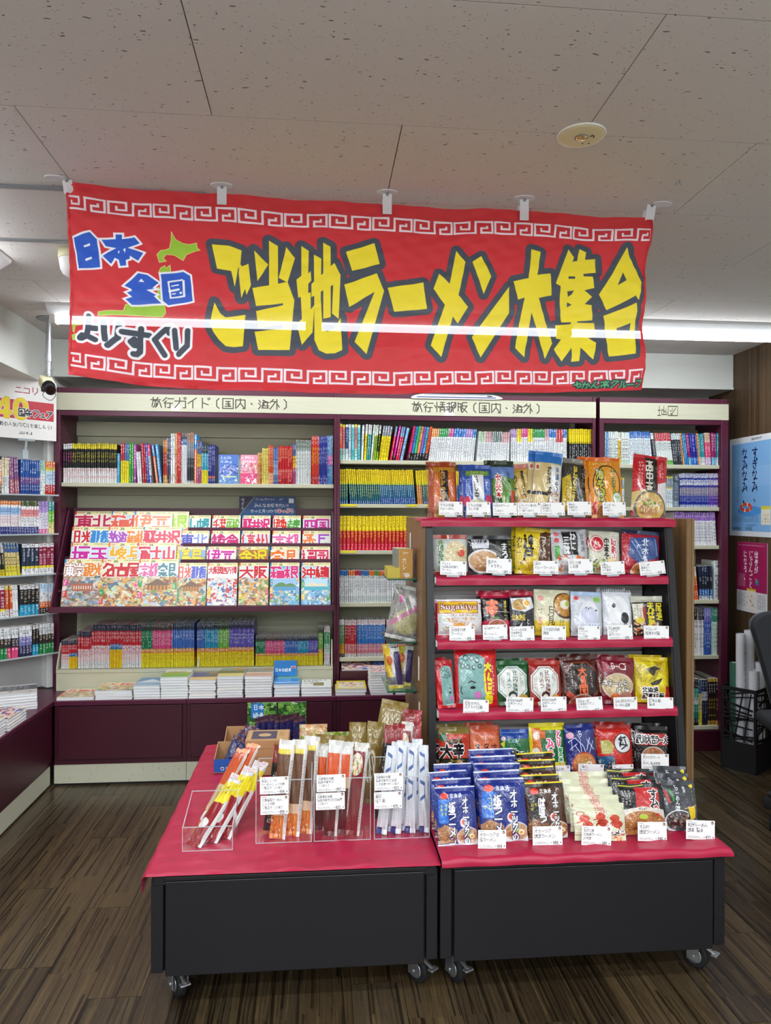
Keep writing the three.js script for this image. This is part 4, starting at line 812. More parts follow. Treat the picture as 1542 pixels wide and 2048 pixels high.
// a row of books: runs of [x of the first edge, thickness, how many, height, design, lean in degrees]
function bookRow(where, group, y, place, runs, depth = 0.15) {
    for (const [x0, t, n, h, design, lean = 0] of runs) {
    const what = SPINES[design][0]; let label = `${what}, ${where}`;
    for (const more of ['further along', 'later on', 'near the end of', 'last on']) if (usedBookLabels.has(label)) label = `${what}, ${more} ${where}`;
    usedBookLabels.add(label);
    for (let k = 0; k < n; k++) {
      const hh = h * rr(0.985, 1.008), x = x0 + (k + 0.5) * t, a = lean * D2R, [px, pz, turn] = place(x);
      allBooks.push({ geo: pick(bookGeos[design]), x: px, y, z: pz + rr(-0.006, 0.004), turn, lean: -a, t: (t - 0.0009) * 0.955 * Math.cos(a), h: hh, d: depth, label: named(what, n > 1 ? `${nth(k)} of its run` : '', label.slice(what.length + 2)), group, size: t * hh / (px * px + pz * pz) });
    }
  }
}
reseed(505);
const P1 = frameFlat(-4.225), inFirst = 'top shelf, rack bookcase', G1 = 'books on the top shelf of the first bookcase';
bookRow(inFirst, G1, SHELF1[0], P1, [[-1.409, 0.0120, 4, 0.216, 'blackPink'],
  [-1.361, 0.0110, 22, 0.217, 'blackYellow'],
  [-1.119, 0.0162, 1, 0.163, 'cyan'],
  [-1.1, 0.0108, 2, 0.222, 'redYellow'],
  [-1.078, 0.0122, 2, 0.22, 'blueYellow'],
  [-1.054, 0.0122, 2, 0.223, 'green'],
  [-1.03, 0.0163, 1, 0.22, 'magenta'],
  [-1.008, 0.0122, 2, 0.176, 'white', -3],
  [-0.978, 0.0109, 2, 0.221, 'red', -3],
  [-0.956, 0.0136, 1, 0.221, 'blue', -3],
  [-0.943, 0.0163, 1, 0.216, 'pinkSplit', -4],
  [-0.907, 0.0136, 1, 0.215, 'orange', -7],
  [-0.891, 0.0164, 1, 0.217, 'sky', -6],
  [-0.869, 0.0073, 3, 0.242, 'fire'],
  [-0.848, 0.0096, 2, 0.253, 'slate'],
  [-0.828, 0.0123, 2, 0.276, 'white'],
  [-0.804, 0.0109, 1, 0.282, 'ochre'],
  [-0.793, 0.0073, 3, 0.285, 'tallRed'],
  [-0.771, 0.0110, 3, 0.282, 'tallWhite'],
  [-0.738, 0.0096, 4, 0.285, 'tallBlack'],
  [-0.7, 0.0165, 1, 0.277, 'orange'],
  [-0.683, 0.0083, 3, 0.238, 'mixed'],
  [-0.658, 0.0090, 4, 0.216, 'cyanYellow'],
  [-0.622, 0.0097, 4, 0.217, 'navy'],
  [-0.347, 0.0084, 3, 0.178, 'ochre'],
  [-0.322, 0.0091, 4, 0.203, 'paleYellow'],
  [-0.286, 0.0093, 3, 0.218, 'redOrange'],
  [-0.258, 0.0084, 3, 0.207, 'blueRed'],
  [-0.233, 0.0091, 9, 0.216, 'crimson'],
  [-0.151, 0.0099, 2, 0.228, 'mixed'],
  [-0.132, 0.0094, 9, 0.251, 'whiteGrey'],
  [-0.044, 0.0085, 5, 0.275, 'redGold'],
  [-0.002, 0.0096, 5, 0.275, 'indigo'],
  [0.046, 0.0078, 4, 0.279, 'lightBlue']]);
const P2 = frameFlat(-4.225), inMid = (k) => `${k} shelf, middle bookcase`;
bookRow(inMid('top'), 'books on the top shelf of the middle bookcase', SHELF2[0], P2, [[0.114, 0.0171, 1, 0.205, 'capA'],
  [0.131, 0.0171, 1, 0.205, 'capB'],
  [0.148, 0.0171, 1, 0.206, 'capC'],
  [0.165, 0.0171, 1, 0.206, 'capD'],
  [0.183, 0.0171, 1, 0.206, 'capE'],
  [0.2, 0.0171, 1, 0.206, 'capB'],
  [0.217, 0.0172, 1, 0.204, 'capE'],
  [0.237, 0.0143, 1, 0.204, 'white', 2],
  [0.254, 0.0143, 1, 0.208, 'yellowTeal', 3],
  [0.268, 0.0100, 2, 0.205, 'teal', 4],
  [0.291, 0.0115, 1, 0.206, 'white', 5],
  [0.303, 0.0100, 2, 0.203, 'lime', 5],
  [0.323, 0.0115, 1, 0.201, 'blackLime', 6],
  [0.337, 0.0137, 4, 0.199, 'yellowGrey', 8],
  [0.403, 0.0115, 1, 0.198, 'pinkRed', 10],
  [0.418, 0.0144, 1, 0.202, 'fuchsia', 11],
  [0.435, 0.0115, 2, 0.196, 'pinkRed', 11],
  [0.461, 0.0173, 1, 0.191, 'paleLean', 12],
  [0.504, 0.0145, 1, 0.2, 'neonPink', 10],
  [0.519, 0.0174, 1, 0.2, 'neonBlue', 10],
  [0.536, 0.0145, 1, 0.2, 'neonGreen', 10],
  [0.551, 0.0174, 1, 0.2, 'neonOrange', 10],
  [0.568, 0.0145, 1, 0.198, 'neonPurple', 10],
  [0.583, 0.0174, 1, 0.198, 'neonCyan', 10],
  [0.6, 0.0174, 1, 0.198, 'neonRed', 10],
  [0.626, 0.0109, 4, 0.188, 'whOrange', 7],
  [0.67, 0.0117, 5, 0.189, 'whGreen', 7],
  [0.728, 0.0146, 2, 0.189, 'whPink', 6],
  [0.758, 0.0141, 5, 0.19, 'whBlue', 6],
  [0.828, 0.0137, 3, 0.188, 'whLilac', 6],
  [0.869, 0.0118, 2, 0.188, 'whBlue', 6],
  [0.91, 0.0103, 4, 0.174, 'whPale', 4],
  [0.951, 0.0103, 4, 0.174, 'whRose', 3],
  [0.993, 0.0118, 5, 0.175, 'whGrey', 3],
  [1.052, 0.0119, 4, 0.173, 'whRose', 2],
  [1.114, 0.0109, 3, 0.191, 'whLilac'],
  [1.147, 0.0149, 2, 0.191, 'whYellow'],
  [1.176, 0.0119, 3, 0.195, 'whPink'],
  [1.212, 0.0149, 2, 0.192, 'whYellow'],
  [1.242, 0.0120, 6, 0.193, 'whGreen'],
  [1.314, 0.0120, 2, 0.193, 'whRose'],
  [1.338, 0.0140, 3, 0.194, 'whBlue'],
  [1.38, 0.0140, 3, 0.194, 'whRed'],
  [1.422, 0.0135, 2, 0.195, 'whBlue'],
  [1.461, 0.0121, 12, 0.196, 'yellowBlack']]);
bookRow(inMid('second'), 'travel handbooks on the second shelf', SHELF2[1], P2, [[0.115, 0.0121, 4, 0.199, 'globeTeal'],
  [0.175, 0.0114, 4, 0.2, 'globeTeal', -4],
  [0.223, 0.0117, 11, 0.198, 'globeTeal', -4],
  [0.353, 0.0106, 19, 0.197, 'globeBlue', -5],
  [0.566, 0.0106, 3, 0.195, 'globeOrange', -4],
  [0.598, 0.0107, 3, 0.195, 'globeTeal', -4],
  [0.642, 0.0205, 14, 0.193, 'globeBlue', -3]]);
bookRow(inMid('third'), 'thick travel handbooks on the third shelf', SHELF2[2], P2, [[0.113, 0.0217, 18, 0.196, 'globeRed'],
  [0.503, 0.0188, 4, 0.194, 'globeRed']]);
bookRow(inMid('fourth'), 'city guides on the fourth shelf', SHELF2[3], P2, [[0.114, 0.0108, 5, 0.184, 'tinyMulti2'],
  [0.169, 0.0124, 3, 0.184, 'tinyMulti1'],
  [0.206, 0.0114, 3, 0.184, 'tinyMulti4'],
  [0.24, 0.0115, 4, 0.183, 'tinyMulti2'],
  [0.286, 0.0115, 3, 0.183, 'tinyMulti1'],
  [0.32, 0.0115, 2, 0.183, 'tinyMulti3'],
  [0.343, 0.0115, 4, 0.18, 'tinyMulti1'],
  [0.389, 0.0136, 14, 0.18, 'tinyMulti4']]);
bookRow(inMid('fifth'), 'slim guide magazines on the fifth shelf', SHELF2[4], P2, [[0.116, 0.0078, 4, 0.212, 'fiveGreen'],
  [0.15, 0.0082, 8, 0.211, 'fiveRed'],
  [0.218, 0.0086, 19, 0.21, 'fiveBlue'],
  [0.387, 0.0108, 18, 0.206, 'fiveRed']]);
const P3 = frameFlat(-4.225), inMap = (k) => `${k} shelf, map bookcase`;
bookRow(inMap('top'), 'map booklets on the top shelf', SHELF3[0], P3, [[1.676, 0.0091, 1, 0.193, 'mapWhite'],
  [1.685, 0.0122, 1, 0.193, 'mapSky'],
  [1.697, 0.0122, 5, 0.193, 'mapWhite'],
  [1.758, 0.0183, 1, 0.191, 'mapYellow'],
  [1.776, 0.0098, 5, 0.191, 'mapWhite'],
  [1.828, 0.0098, 5, 0.195, 'mapBlue', -3],
  [1.88, 0.0099, 9, 0.197, 'mapBlue', -6],
  [1.981, 0.0185, 1, 0.19, 'mapDark', -8],
  [2.003, 0.0103, 9, 0.19, 'mapRed', -7],
  [2.098, 0.0111, 5, 0.188, 'mapDark', -6],
  [2.157, 0.0124, 1, 0.189, 'mapOrange', -7],
  [2.17, 0.0109, 2, 0.189, 'mapSky', -7],
  [2.194, 0.0093, 2, 0.189, 'mapPlum', -7],
  [2.213, 0.0101, 4, 0.189, 'mapIndigo', -6],
  [2.254, 0.0124, 1, 0.189, 'mapOrange', -5],
  [2.266, 0.0104, 3, 0.19, 'mapTeal', -5],
  [2.297, 0.0125, 3, 0.193, 'mapPink', -3],
  [2.335, 0.0104, 3, 0.193, 'mapPlum', -2],
  [2.366, 0.0094, 2, 0.193, 'mapTeal']]);
bookRow(inMap('second'), 'prefecture maps on the second shelf', SHELF3[1], P3, [[1.677, 0.0152, 8, 0.173, 'seaLine'],
  [2.028, 0.0130, 5, 0.182, 'seaLine'],
  [2.093, 0.0402, 1, 0.185, 'seaPhoto'],
  [2.139, 0.0095, 18, 0.201, 'roadBlue'],
  [2.31, 0.0094, 8, 0.202, 'roadViolet']]);
bookRow(inMap('third'), 'walking maps on the third shelf', SHELF3[2], P3, [[2.112, 0.0116, 22, 0.199, 'lilacTop', -3],
  [2.377, 0.0125, 1, 0.199, 'orangeTop']]);
bookRow(inMap('fourth'), 'road atlases on the fourth shelf', SHELF3[3], P3, [[2.219, 0.0114, 3, 0.199, 'whiteOrange', -5],
  [2.262, 0.0162, 5, 0.201, 'nightBlue', -2],
  [2.349, 0.0375, 1, 0.233, 'spiral']]);
bookRow(inMap('fifth'), 'town atlases on the fifth shelf', SHELF3[4], P3, [[2.219, 0.0114, 6, 0.277, 'blackWhite'],
  [2.288, 0.0125, 4, 0.279, 'periwinkle'],
  [2.338, 0.0094, 4, 0.279, 'seafoam'],
  [2.375, 0.0125, 1, 0.279, 'mapOrange']]);
bookRow(inMap('lowest'), 'large atlases on the lowest shelf', SHELF3[5], P3, [[2.221, 0.0124, 3, 0.279, 'tealBand'],
  [2.258, 0.0109, 2, 0.27, 'goldWhite'],
  [2.28, 0.0125, 3, 0.272, 'navyWhite'],
  [2.317, 0.0156, 4, 0.277, 'goldBlack']], 0.22);
bookRow('row on cream riser', 'thin regional magazines in a row', RISER_Y, frameFlat(-4.15), [[-1.389, 0.0084, 5, 0.153, 'rowRed'],
  [-1.348, 0.0070, 6, 0.153, 'rowRedYellow'],
  [-1.303, 0.0079, 9, 0.201, 'rowRed'],
  [-1.23, 0.0081, 12, 0.238, 'rowRed'],
  [-1.132, 0.0080, 8, 0.237, 'rowRedYellow'],
  [-1.068, 0.0080, 13, 0.236, 'rowRed'],
  [-0.965, 0.0073, 8, 0.238, 'rowGreen'],
  [-0.906, 0.0075, 14, 0.238, 'rowPink'],
  [-0.801, 0.0079, 15, 0.242, 'rowBlue'],
  [-0.667, 0.0072, 6, 0.241, 'rowBlue'],
  [-0.623, 0.0073, 10, 0.241, 'rowCyan'],
  [-0.55, 0.0071, 8, 0.24, 'rowLime'],
  [-0.493, 0.0076, 18, 0.245, 'rowViolet'],
  [-0.348, 0.0074, 7, 0.163, 'rowGreen'],
  [-0.296, 0.0077, 14, 0.162, 'rowPink'],
  [-0.189, 0.0080, 9, 0.161, 'rowBlue'],
  [-0.117, 0.0076, 8, 0.161, 'rowCyan'],
  [-0.056, 0.0075, 7, 0.163, 'rowViolet'],
  [-0.001, 0.0083, 3, 0.21, 'rowLime'],
  [0.03, 0.0084, 4, 0.212, 'rowWhiteGreen']], 0.19);
const BOOK_LIMIT = 300;

// ---------------------------------------------------------------- corner display at 45 degrees with clear shelves
const CORNER = { x: -1.47, z: -4.215 }, S45 = Math.SQRT1_2;
// s = metres along the display from its end at the bookcase, out = metres in front of its back
const onCorner = (s, out) => [CORNER.x - s * S45 + out * S45, CORNER.z + s * S45 + out * S45, Math.PI / 4];
const cornerRows = [1.493, 1.285, 1.071, 0.859, 0.645];
{ const t = thing('corner_display', 'grey corner display with clear shelves of study books', 'display', [CORNER.x - 0.02, 0.4345, CORNER.z - 0.02], Math.PI / 4);
  mesh('back_panel', softSpan(-0.52, 0, 0, 1.55, -0.06, -0.035, 0.002), M.grey, t);
  mesh('end_post', softSpan(-0.012, 0.022, 0, 1.5, -0.05, 0.02, 0.003), M.slat, t);
  for (const y of cornerRows) { const s = mesh('shelf', span(-0.52, -0.005, y - 0.4345 - 0.006, y - 0.4345, -0.034, 0.13), M.acrylic, t); mesh('front_edge', span(-0.52, -0.005, y - 0.4345 - 0.007, y - 0.4345 + 0.001, 0.13, 0.133), M.acrylicEdge, s); }
}
reseed(606);
const placeCorner = (x) => onCorner(-x, 0.095);
const cornerRun = (k, runs) => { 
  bookRow(`${['first', 'second', 'third', 'fourth', 'fifth'][k]} clear corner shelf`, 'study books on the corner display', cornerRows[k], placeCorner, runs, 0.1);
};
cornerRun(0, [[-0.447, 0.0151, 5, 0.19, 'redWhite'], [-0.372, 0.0157, 2, 0.195, 'blueRow'], [-0.341, 0.0147, 3, 0.19, 'darkOrange'], [-0.297, 0.0115, 3, 0.185, 'sandRow'], [-0.256, 0.0118, 4, 0.19, 'plumRow', -3], [-0.205, 0.0115, 9, 0.18, 'blueRow'], [-0.102, 0.0141, 2, 0.18, 'tealWhite'], [-0.073, 0.0126, 4, 0.178, 'redWhite']]);
cornerRun(1, [[-0.447, 0.0129, 19, 0.172, 'navyFoot'], [-0.202, 0.0135, 7, 0.172, 'greenFoot'], [-0.108, 0.0178, 3, 0.172, 'purpleRow'], [-0.055, 0.0157, 2, 0.172, 'limeRow']]);
cornerRun(2, [[-0.447, 0.0214, 5, 0.175, 'orangeRow'], [-0.334, 0.0141, 4, 0.172, 'blackGold', -4], [-0.275, 0.0145, 5, 0.172, 'goldWhite', -4], [-0.196, 0.0220, 4, 0.162, 'navyToeic'], [-0.108, 0.0212, 4, 0.162, 'maroonToeic']]);
cornerRun(3, [[-0.447, 0.0247, 7, 0.16, 'maroonToeic', -2], [-0.275, 0.0189, 2, 0.162, 'orangeRow', -2], [-0.237, 0.0141, 2, 0.163, 'white', -2], [-0.205, 0.0201, 5, 0.16, 'cyanFoot'], [-0.102, 0.0157, 5, 0.16, 'skyFoot']]);
cornerRun(4, [[-0.447, 0.0182, 10, 0.16, 'greenBase'], [-0.265, 0.0189, 3, 0.158, 'pinkBase'], [-0.209, 0.0173, 4, 0.158, 'navyBase'], [-0.136, 0.0157, 2, 0.16, 'cyanFoot'], [-0.102, 0.0157, 5, 0.158, 'greenBase']]);
// ---------------------------------------------------------------- put the books in place: the largest ones singly, the smallest joined
{ const ranked = [...allBooks].sort((a, b) => b.size - a.size), single = new Set(ranked.slice(0, BOOK_LIMIT)), rest = [];
  const m4 = new THREE.Matrix4(), e = new THREE.Euler(), q = new THREE.Quaternion();
  for (const b of allBooks) {
    e.set(0, b.turn, b.lean, 'YXZ'); q.setFromEuler(e); m4.compose(new THREE.Vector3(b.x, b.y + Math.abs(Math.sin(b.lean)) * b.t / 2, b.z), q, new THREE.Vector3(b.t, b.h, b.d));
    if (single.has(b)) { const m = mesh('book', b.geo, spineMat); m.applyMatrix4(m4); tag(m, b.label, 'book', b.group); } else { const g = b.geo.clone().applyMatrix4(m4); rest.push(g); }
  }
  const r = mesh('small_books', merged(rest), spineMat); tag(r, 'the thinnest spines filling up the rows between the larger books', 'books'); r.userData.kind = 'stuff';
  console.log('books', allBooks.length);
}

// ---------------------------------------------------------------- sloping magazine rack
const RACK_Z = -4.055, RACK_Y = 0.895, STEP_UP = 0.0868, STEP_BACK = 0.058, TILT = 15 * D2R;
{ const t = thing('magazine_rack', 'maroon sloping magazine rack of four tiers inside the bookcase', 'rack', [-1.408, RACK_Y, RACK_Z]);
  const W = 1.489, prof = [[0.016, -0.03], [0.016, 0.02], [-0.26, 0.53], [-0.33, 0.53], [-0.33, -0.03]];
  for (const x of [0, W - 0.008]) mesh('side_panel', new THREE.ExtrudeGeometry(new THREE.Shape(prof.map(([z, y]) => new THREE.Vector2(z, y))), { depth: 0.008, bevelEnabled: false }).rotateY(-Math.PI / 2).translate(x + 0.008, 0, 0), M.maroon, t);
  for (let r = 0; r < 4; r++) { const y = r * STEP_UP, z = -r * STEP_BACK; mesh('tier', span(0.009, W - 0.009, y - 0.012, y - 0.001, r ? z - 0.012 : z + 0.009, z - 0.06), M.maroon, t); if (r) mesh('lip', softSpan(0.648, W - 0.009, y + 0.142, y + 0.16, z - 0.055, z - 0.059, 0.001), M.maroon, t); }
  mesh('front_lip', softSpan(-0.004, W + 0.004, -0.026, 0.004, 0.028, 0.014, 0.002), M.maroon, t);
  mesh('back_board', span(0.009, W - 0.009, 0.26, 0.53, -0.318, -0.324), M.maroon, t);
}
function faceOut(cell, x, row, order, w, h, label) {
  const o = magazine(cell, w, h, 0.007, label, 'travel magazines on the sloping rack');
  o.position.set(x + w / 2, RACK_Y + row * STEP_UP + 0.001, RACK_Z - row * STEP_BACK - 0.03 + order); o.rotation.x = -TILT;
}
const TIER = ['lowest tier', 'third tier', 'second tier', 'top tier'];
for (const [row, list] of [[0, [['tokyo', -1.37], ['nagoya', -1.173], ['kyoto', -0.973]]], [1, [['saitama', -1.354], ['gifu', -1.154], ['fuji', -0.996]]], [2, [['nikko', -1.368], ['atami', -1.169], ['karuizawa', -0.979]]], [3, [['tohoku', -1.372], ['hakone1', -1.17], ['lime', -0.949], ['izu1', -1.037]]]])
  list.forEach(([key, x], k) => faceOut(COVER[key], x, row, key === 'izu1' ? 0.03 : k * 0.0085, 0.21, 0.257, { tokyo: 'magazine with white Tokyo title over a brick station', nagoya: 'magazine with red Nagoya title', kyoto: 'magazine with pink and teal Kyoto Nara title', saitama: 'magazine with magenta Saitama title', gifu: 'magazine with golden Gifu title', fuji: 'magazine with crimson Mount Fuji title', nikko: 'magazine with red and blue Nikko Nasu title', atami: 'magazine with violet and orange Atami Hakone title', karuizawa: 'large magazine with crimson Karuizawa title', tohoku: 'magazine with crimson Tohoku title', hakone1: 'magazine with orange red Hakone title', izu1: 'magazine with pale orange Izu title', lime: 'magazine with lime green Hakone title' }[key] + `, ${TIER[row]} of the rack`));
const colourOf = { sapporo: 'teal Sapporo', chiba: 'red and green Chiba', karui2: 'pink Karuizawa', ise: 'red and green Ise Shima', shikoku: 'magenta Shikoku', tohoku2: 'blue and lilac Tohoku', kamakura: 'pink Kamakura', shinshu: 'rose Shinshu', kyoto2: 'pink Kyoto', hida: 'orange and purple Hida', fukushima: 'yellow Fukushima', izu2: 'magenta Izu', kanazawa: 'yellow Kanazawa', nara: 'orange Nara', fukuoka: 'rose red Fukuoka', nikko2: 'salmon and blue Nikko Nasu', expo: 'small red Expo', osaka: 'red Osaka', hakone2: 'pink Hakone', okinawa: 'red Okinawa' };
for (const [row, keys, xs] of [[3, ['sapporo', 'chiba', 'karui2', 'ise', 'shikoku'], [-0.779, -0.61, -0.44, -0.266, -0.094]], [2, ['tohoku2', 'kamakura', 'shinshu', 'kyoto2', 'hida'], [-0.781, -0.607, -0.439, -0.265, -0.095]], [1, ['fukushima', 'izu2', 'kanazawa', 'nara', 'fukuoka'], [-0.791, -0.622, -0.446, -0.271, -0.099]], [0, ['nikko2', 'expo', 'osaka', 'hakone2', 'okinawa'], [-0.773, -0.607, -0.437, -0.268, -0.097]]])
  keys.forEach((key, k) => faceOut(COVER[key], xs[k] + 0.001, row, row ? 0 : 0.004, 0.16, 0.235, `narrow magazine with ${colourOf[key]} title, ${TIER[row]} of the rack`));
// two face-out guides on the top shelf
for (const [cell, x0, x1, label] of [[COVER.blueFun, -0.563, -0.453, 'blue theme park guide standing face out on the top shelf'], [COVER.pinkFun, -0.442, -0.348, 'pink theme park guide standing face out on the top shelf']]) { const o = magazine(cell, x1 - x0, 0.165, 0.008, label, 'face-out guides', 'guidebook'); o.position.set((x0 + x1) / 2, SHELF1[0], -4.225); o.rotation.x = -6 * D2R; }
// magazines lying along the foot of the middle bookcase riser
[['comic', 0.13], ['blueFun', 0.31], ['comic', 0.49]].forEach(([c, x], k) => { const o = magazine(COVER[c], 0.17, 0.2, 0.006, `${['first', 'second', 'third'][k]} colourful magazine leaning on the low maroon riser, counted from the post`, 'magazines leaning on the riser'); o.position.set(x + 0.085, 0.5185, -4.162); o.rotation.x = -80 * D2R; });

// header boards
function board(name, label, category, w, h, t, draw, pos, rot = [0, 0, 0], pxW = 512, rough = 0.45) {
  const tex = canvas(pxW, Math.round(pxW * h / w), draw), o = thing(name, label, category, pos); o.rotation.set(...rot);
  mesh('panel', box(w, h, t, 0, h / 2, 0), M.card, o); mesh('print', new THREE.PlaneGeometry(w, h).translate(0, h / 2, t / 2 + 0.0004), std(0xffffff, rough, { map: tex }), o); return o;
}
board('header_card', 'blue header card with wavy lettering behind the magazine rack', 'sign', 0.325, 0.125, 0.003, (g, w, h) => { g.fillStyle = '#1e4f8a'; g.fillRect(0, 0, w, h); g.fillStyle = '#2a6ab0'; g.fillRect(0, h * 0.6, w, h * 0.4); g.fillStyle = '#1a1a44'; g.beginPath(); g.moveTo(0, 0); g.lineTo(w * 0.26, 0); g.lineTo(0, h * 0.85); g.fill(); g.strokeStyle = '#d8c84a'; g.lineWidth = 5; g.beginPath(); g.moveTo(w * 0.27, 0); g.lineTo(0, h * 0.9); g.stroke(); write(g, 'サイト', w * 0.03, h * 0.08, h * 0.17, '#e8ecf4', { v: true, w: 0.12 }); smallPrint(g, w * 0.28, h * 0.08, w * 0.5, h * 0.12, h * 0.09, '#f0d8e0'); write(g, 'みんなの行きたい!', w * 0.27, h * 0.33, h * 0.17, '#f4f6fa', { w: 0.12 }); write(g, 'きっと見つかる!', w * 0.2, h * 0.6, h * 0.16, '#f4f6fa', { w: 0.12 }); write(g, 'まっぷる', w * 0.68, h * 0.57, h * 0.2, '#e8506a', { w: 0.16, edge: [['#ffffff', 5]], sx: 0.85 }); g.fillStyle = '#eef2f8'; g.beginPath(); g.roundRect(w * 0.88, h * 0.08, w * 0.09, h * 0.22, 6); g.fill(); }, [-0.301, RACK_Y + 0.475, -4.372], [-0.05, 0, 0], 768);
// ---------------------------------------------------------------- magazine stacks on the ledges
function stack(cell, n, w, d, t, x, y, z, turn, label, group) { for (let k = 0; k < n; k++) { const o = magazine(cell, w, d, t - 0.0006, `${label}, ${k === n - 1 ? 'topmost' : nth(n - 1 - k) + ' from the top'}`, group); o.rotation.set(-Math.PI / 2, 0, turn + rr(-0.015, 0.015), 'YXZ'); o.rotation.order = 'YXZ'; o.rotation.set(-Math.PI / 2, turn + rr(-0.012, 0.012), 0); o.position.set(x + rr(-0.003, 0.003), y + t * (k + 0.5), z + rr(-0.003, 0.003)); } }
reseed(707);
const LEDGE = 0.4345;
for (const [x0, x1, n, tall, cell, label] of [[-1.341, -1.151, 2, 0.016, 'hokkaido', 'magazine with red Hokkaido title in the low end stack'], [-1.148, -0.957, 5, 0.046, 'osakaFlat', 'yellow magazine with red Osaka title in a flat stack'], [-0.955, -0.816, 5, 0.07, 'mountain', 'magazine of the stack topped by a blue mountain cover'], [-0.818, -0.675, 8, 0.112, 'field', 'magazine of the tall stack topped by a green field cover'], [-0.674, -0.533, 7, 0.095, 'dusk', 'magazine of the stack topped by a dusky blue cover'], [-0.529, -0.391, 8, 0.113, 'shore', 'magazine of the stack topped by a sandy shore cover'], [-0.386, -0.242, 8, 0.11, 'rose', 'magazine of the stack topped by a rose coloured cover'], [-0.235, -0.098, 4, 0.064, 'sky', 'magazine of the stack topped by a bright blue cover'], [-0.092, 0.071, 3, 0.045, 'family', 'white magazine of the stack with serif lettering on top'], [0.092, 0.255, 2, 0.036, 'yellow', 'yellow bordered magazine in the low stack by the post'], [0.274, 0.397, 9, 0.12, 'comic', 'magazine in the tall stack beside the yellow bordered ones'], [0.406, 0.551, 2, 0.03, 'field', 'magazine in the low stack next to the glass shelves']])
  stack(COVER[cell], n, x1 - x0 - 0.004, 0.185, tall / n, (x0 + x1) / 2, LEDGE, -3.925, 0, label, `stack on the ledge, ${cell}`);
stack(COVER.puzzle, 6, 0.21, 0.2, 0.0135, -1.475, LEDGE, -3.74, 0.35, 'white puzzle magazine in the stack below the corner display', 'puzzle magazine stack');
stack(COVER.comic, 4, 0.2, 0.19, 0.013, -1.36, LEDGE, -3.5, Math.PI / 2, 'bright comic magazine in the stack edging the side ledge', 'comic magazine stack');
stack(COVER.puzzle, 5, 0.19, 0.19, 0.013, -1.36, LEDGE, -3.27, Math.PI / 2, 'magazine in the stack nearest the viewer on the side ledge', 'near magazine stack');
stack(COVER.comic, 3, 0.17, 0.2, 0.013, -1.6, LEDGE, -3.5, Math.PI / 2, 'magazine in the stack behind the comic stack on the side ledge', 'rear magazine stack');
board('promotional_card', 'blue promotional card with white lettering behind the blue magazine stack', 'sign', 0.125, 0.085, 0.002, (g, w, h) => { g.fillStyle = '#2a86d4'; g.fillRect(0, 0, w, h); write(g, '日本の絶景', w * 0.05, h * 0.5, h * 0.22, '#ffffff', { sx: 0.85, w: 0.13 }); g.fillStyle = '#e8f2fa'; g.fillRect(w * 0.74, h * 0.36, w * 0.2, h * 0.16); g.fillStyle = '#d84a5a'; g.fillRect(w * 0.76, h * 0.4, w * 0.16, h * 0.1); }, [-0.181, LEDGE + 0.066, -4.115], [-0.08, 0, 0]);
board('forest_poster', 'green forest poster with a blue bubble hung on the base cabinet', 'poster', 0.305, 0.16, 0.002, (g, w, h) => { reseed(9); g.fillStyle = '#3a7a2e'; g.fillRect(0, 0, w, h); collage(g, 0, 0, w, h, ['#5aa03a', '#2a5a22', '#8ac04a', '#1e3e1a', '#74b048', '#c8dcb0'], 260); g.strokeStyle = '#1c2418'; g.lineWidth = 3; for (let k = 0; k < 14; k++) { g.beginPath(); g.moveTo(w * rr(0, 1), h * rr(0, 0.4)); g.lineTo(w * rr(0, 1), h); g.stroke(); } g.fillStyle = '#24201c'; g.fillRect(w * 0.49, 0, w * 0.03, h); g.fillStyle = '#2a86d4'; g.beginPath(); g.roundRect(w * 0.06, h * 0.02, w * 0.22, h * 0.5, 24); g.fill(); g.beginPath(); g.moveTo(0, h); g.quadraticCurveTo(w * 0.2, h * 0.8, w * 0.4, h); g.fill(); write(g, '日本', w * 0.1, h * 0.08, h * 0.16, '#ffffff', { w: 0.14 }); write(g, '絶景', w * 0.1, h * 0.34, h * 0.16, '#ffffff', { w: 0.14 }); }, [-0.215, 0.251, -3.903], [0, 0, 0]);
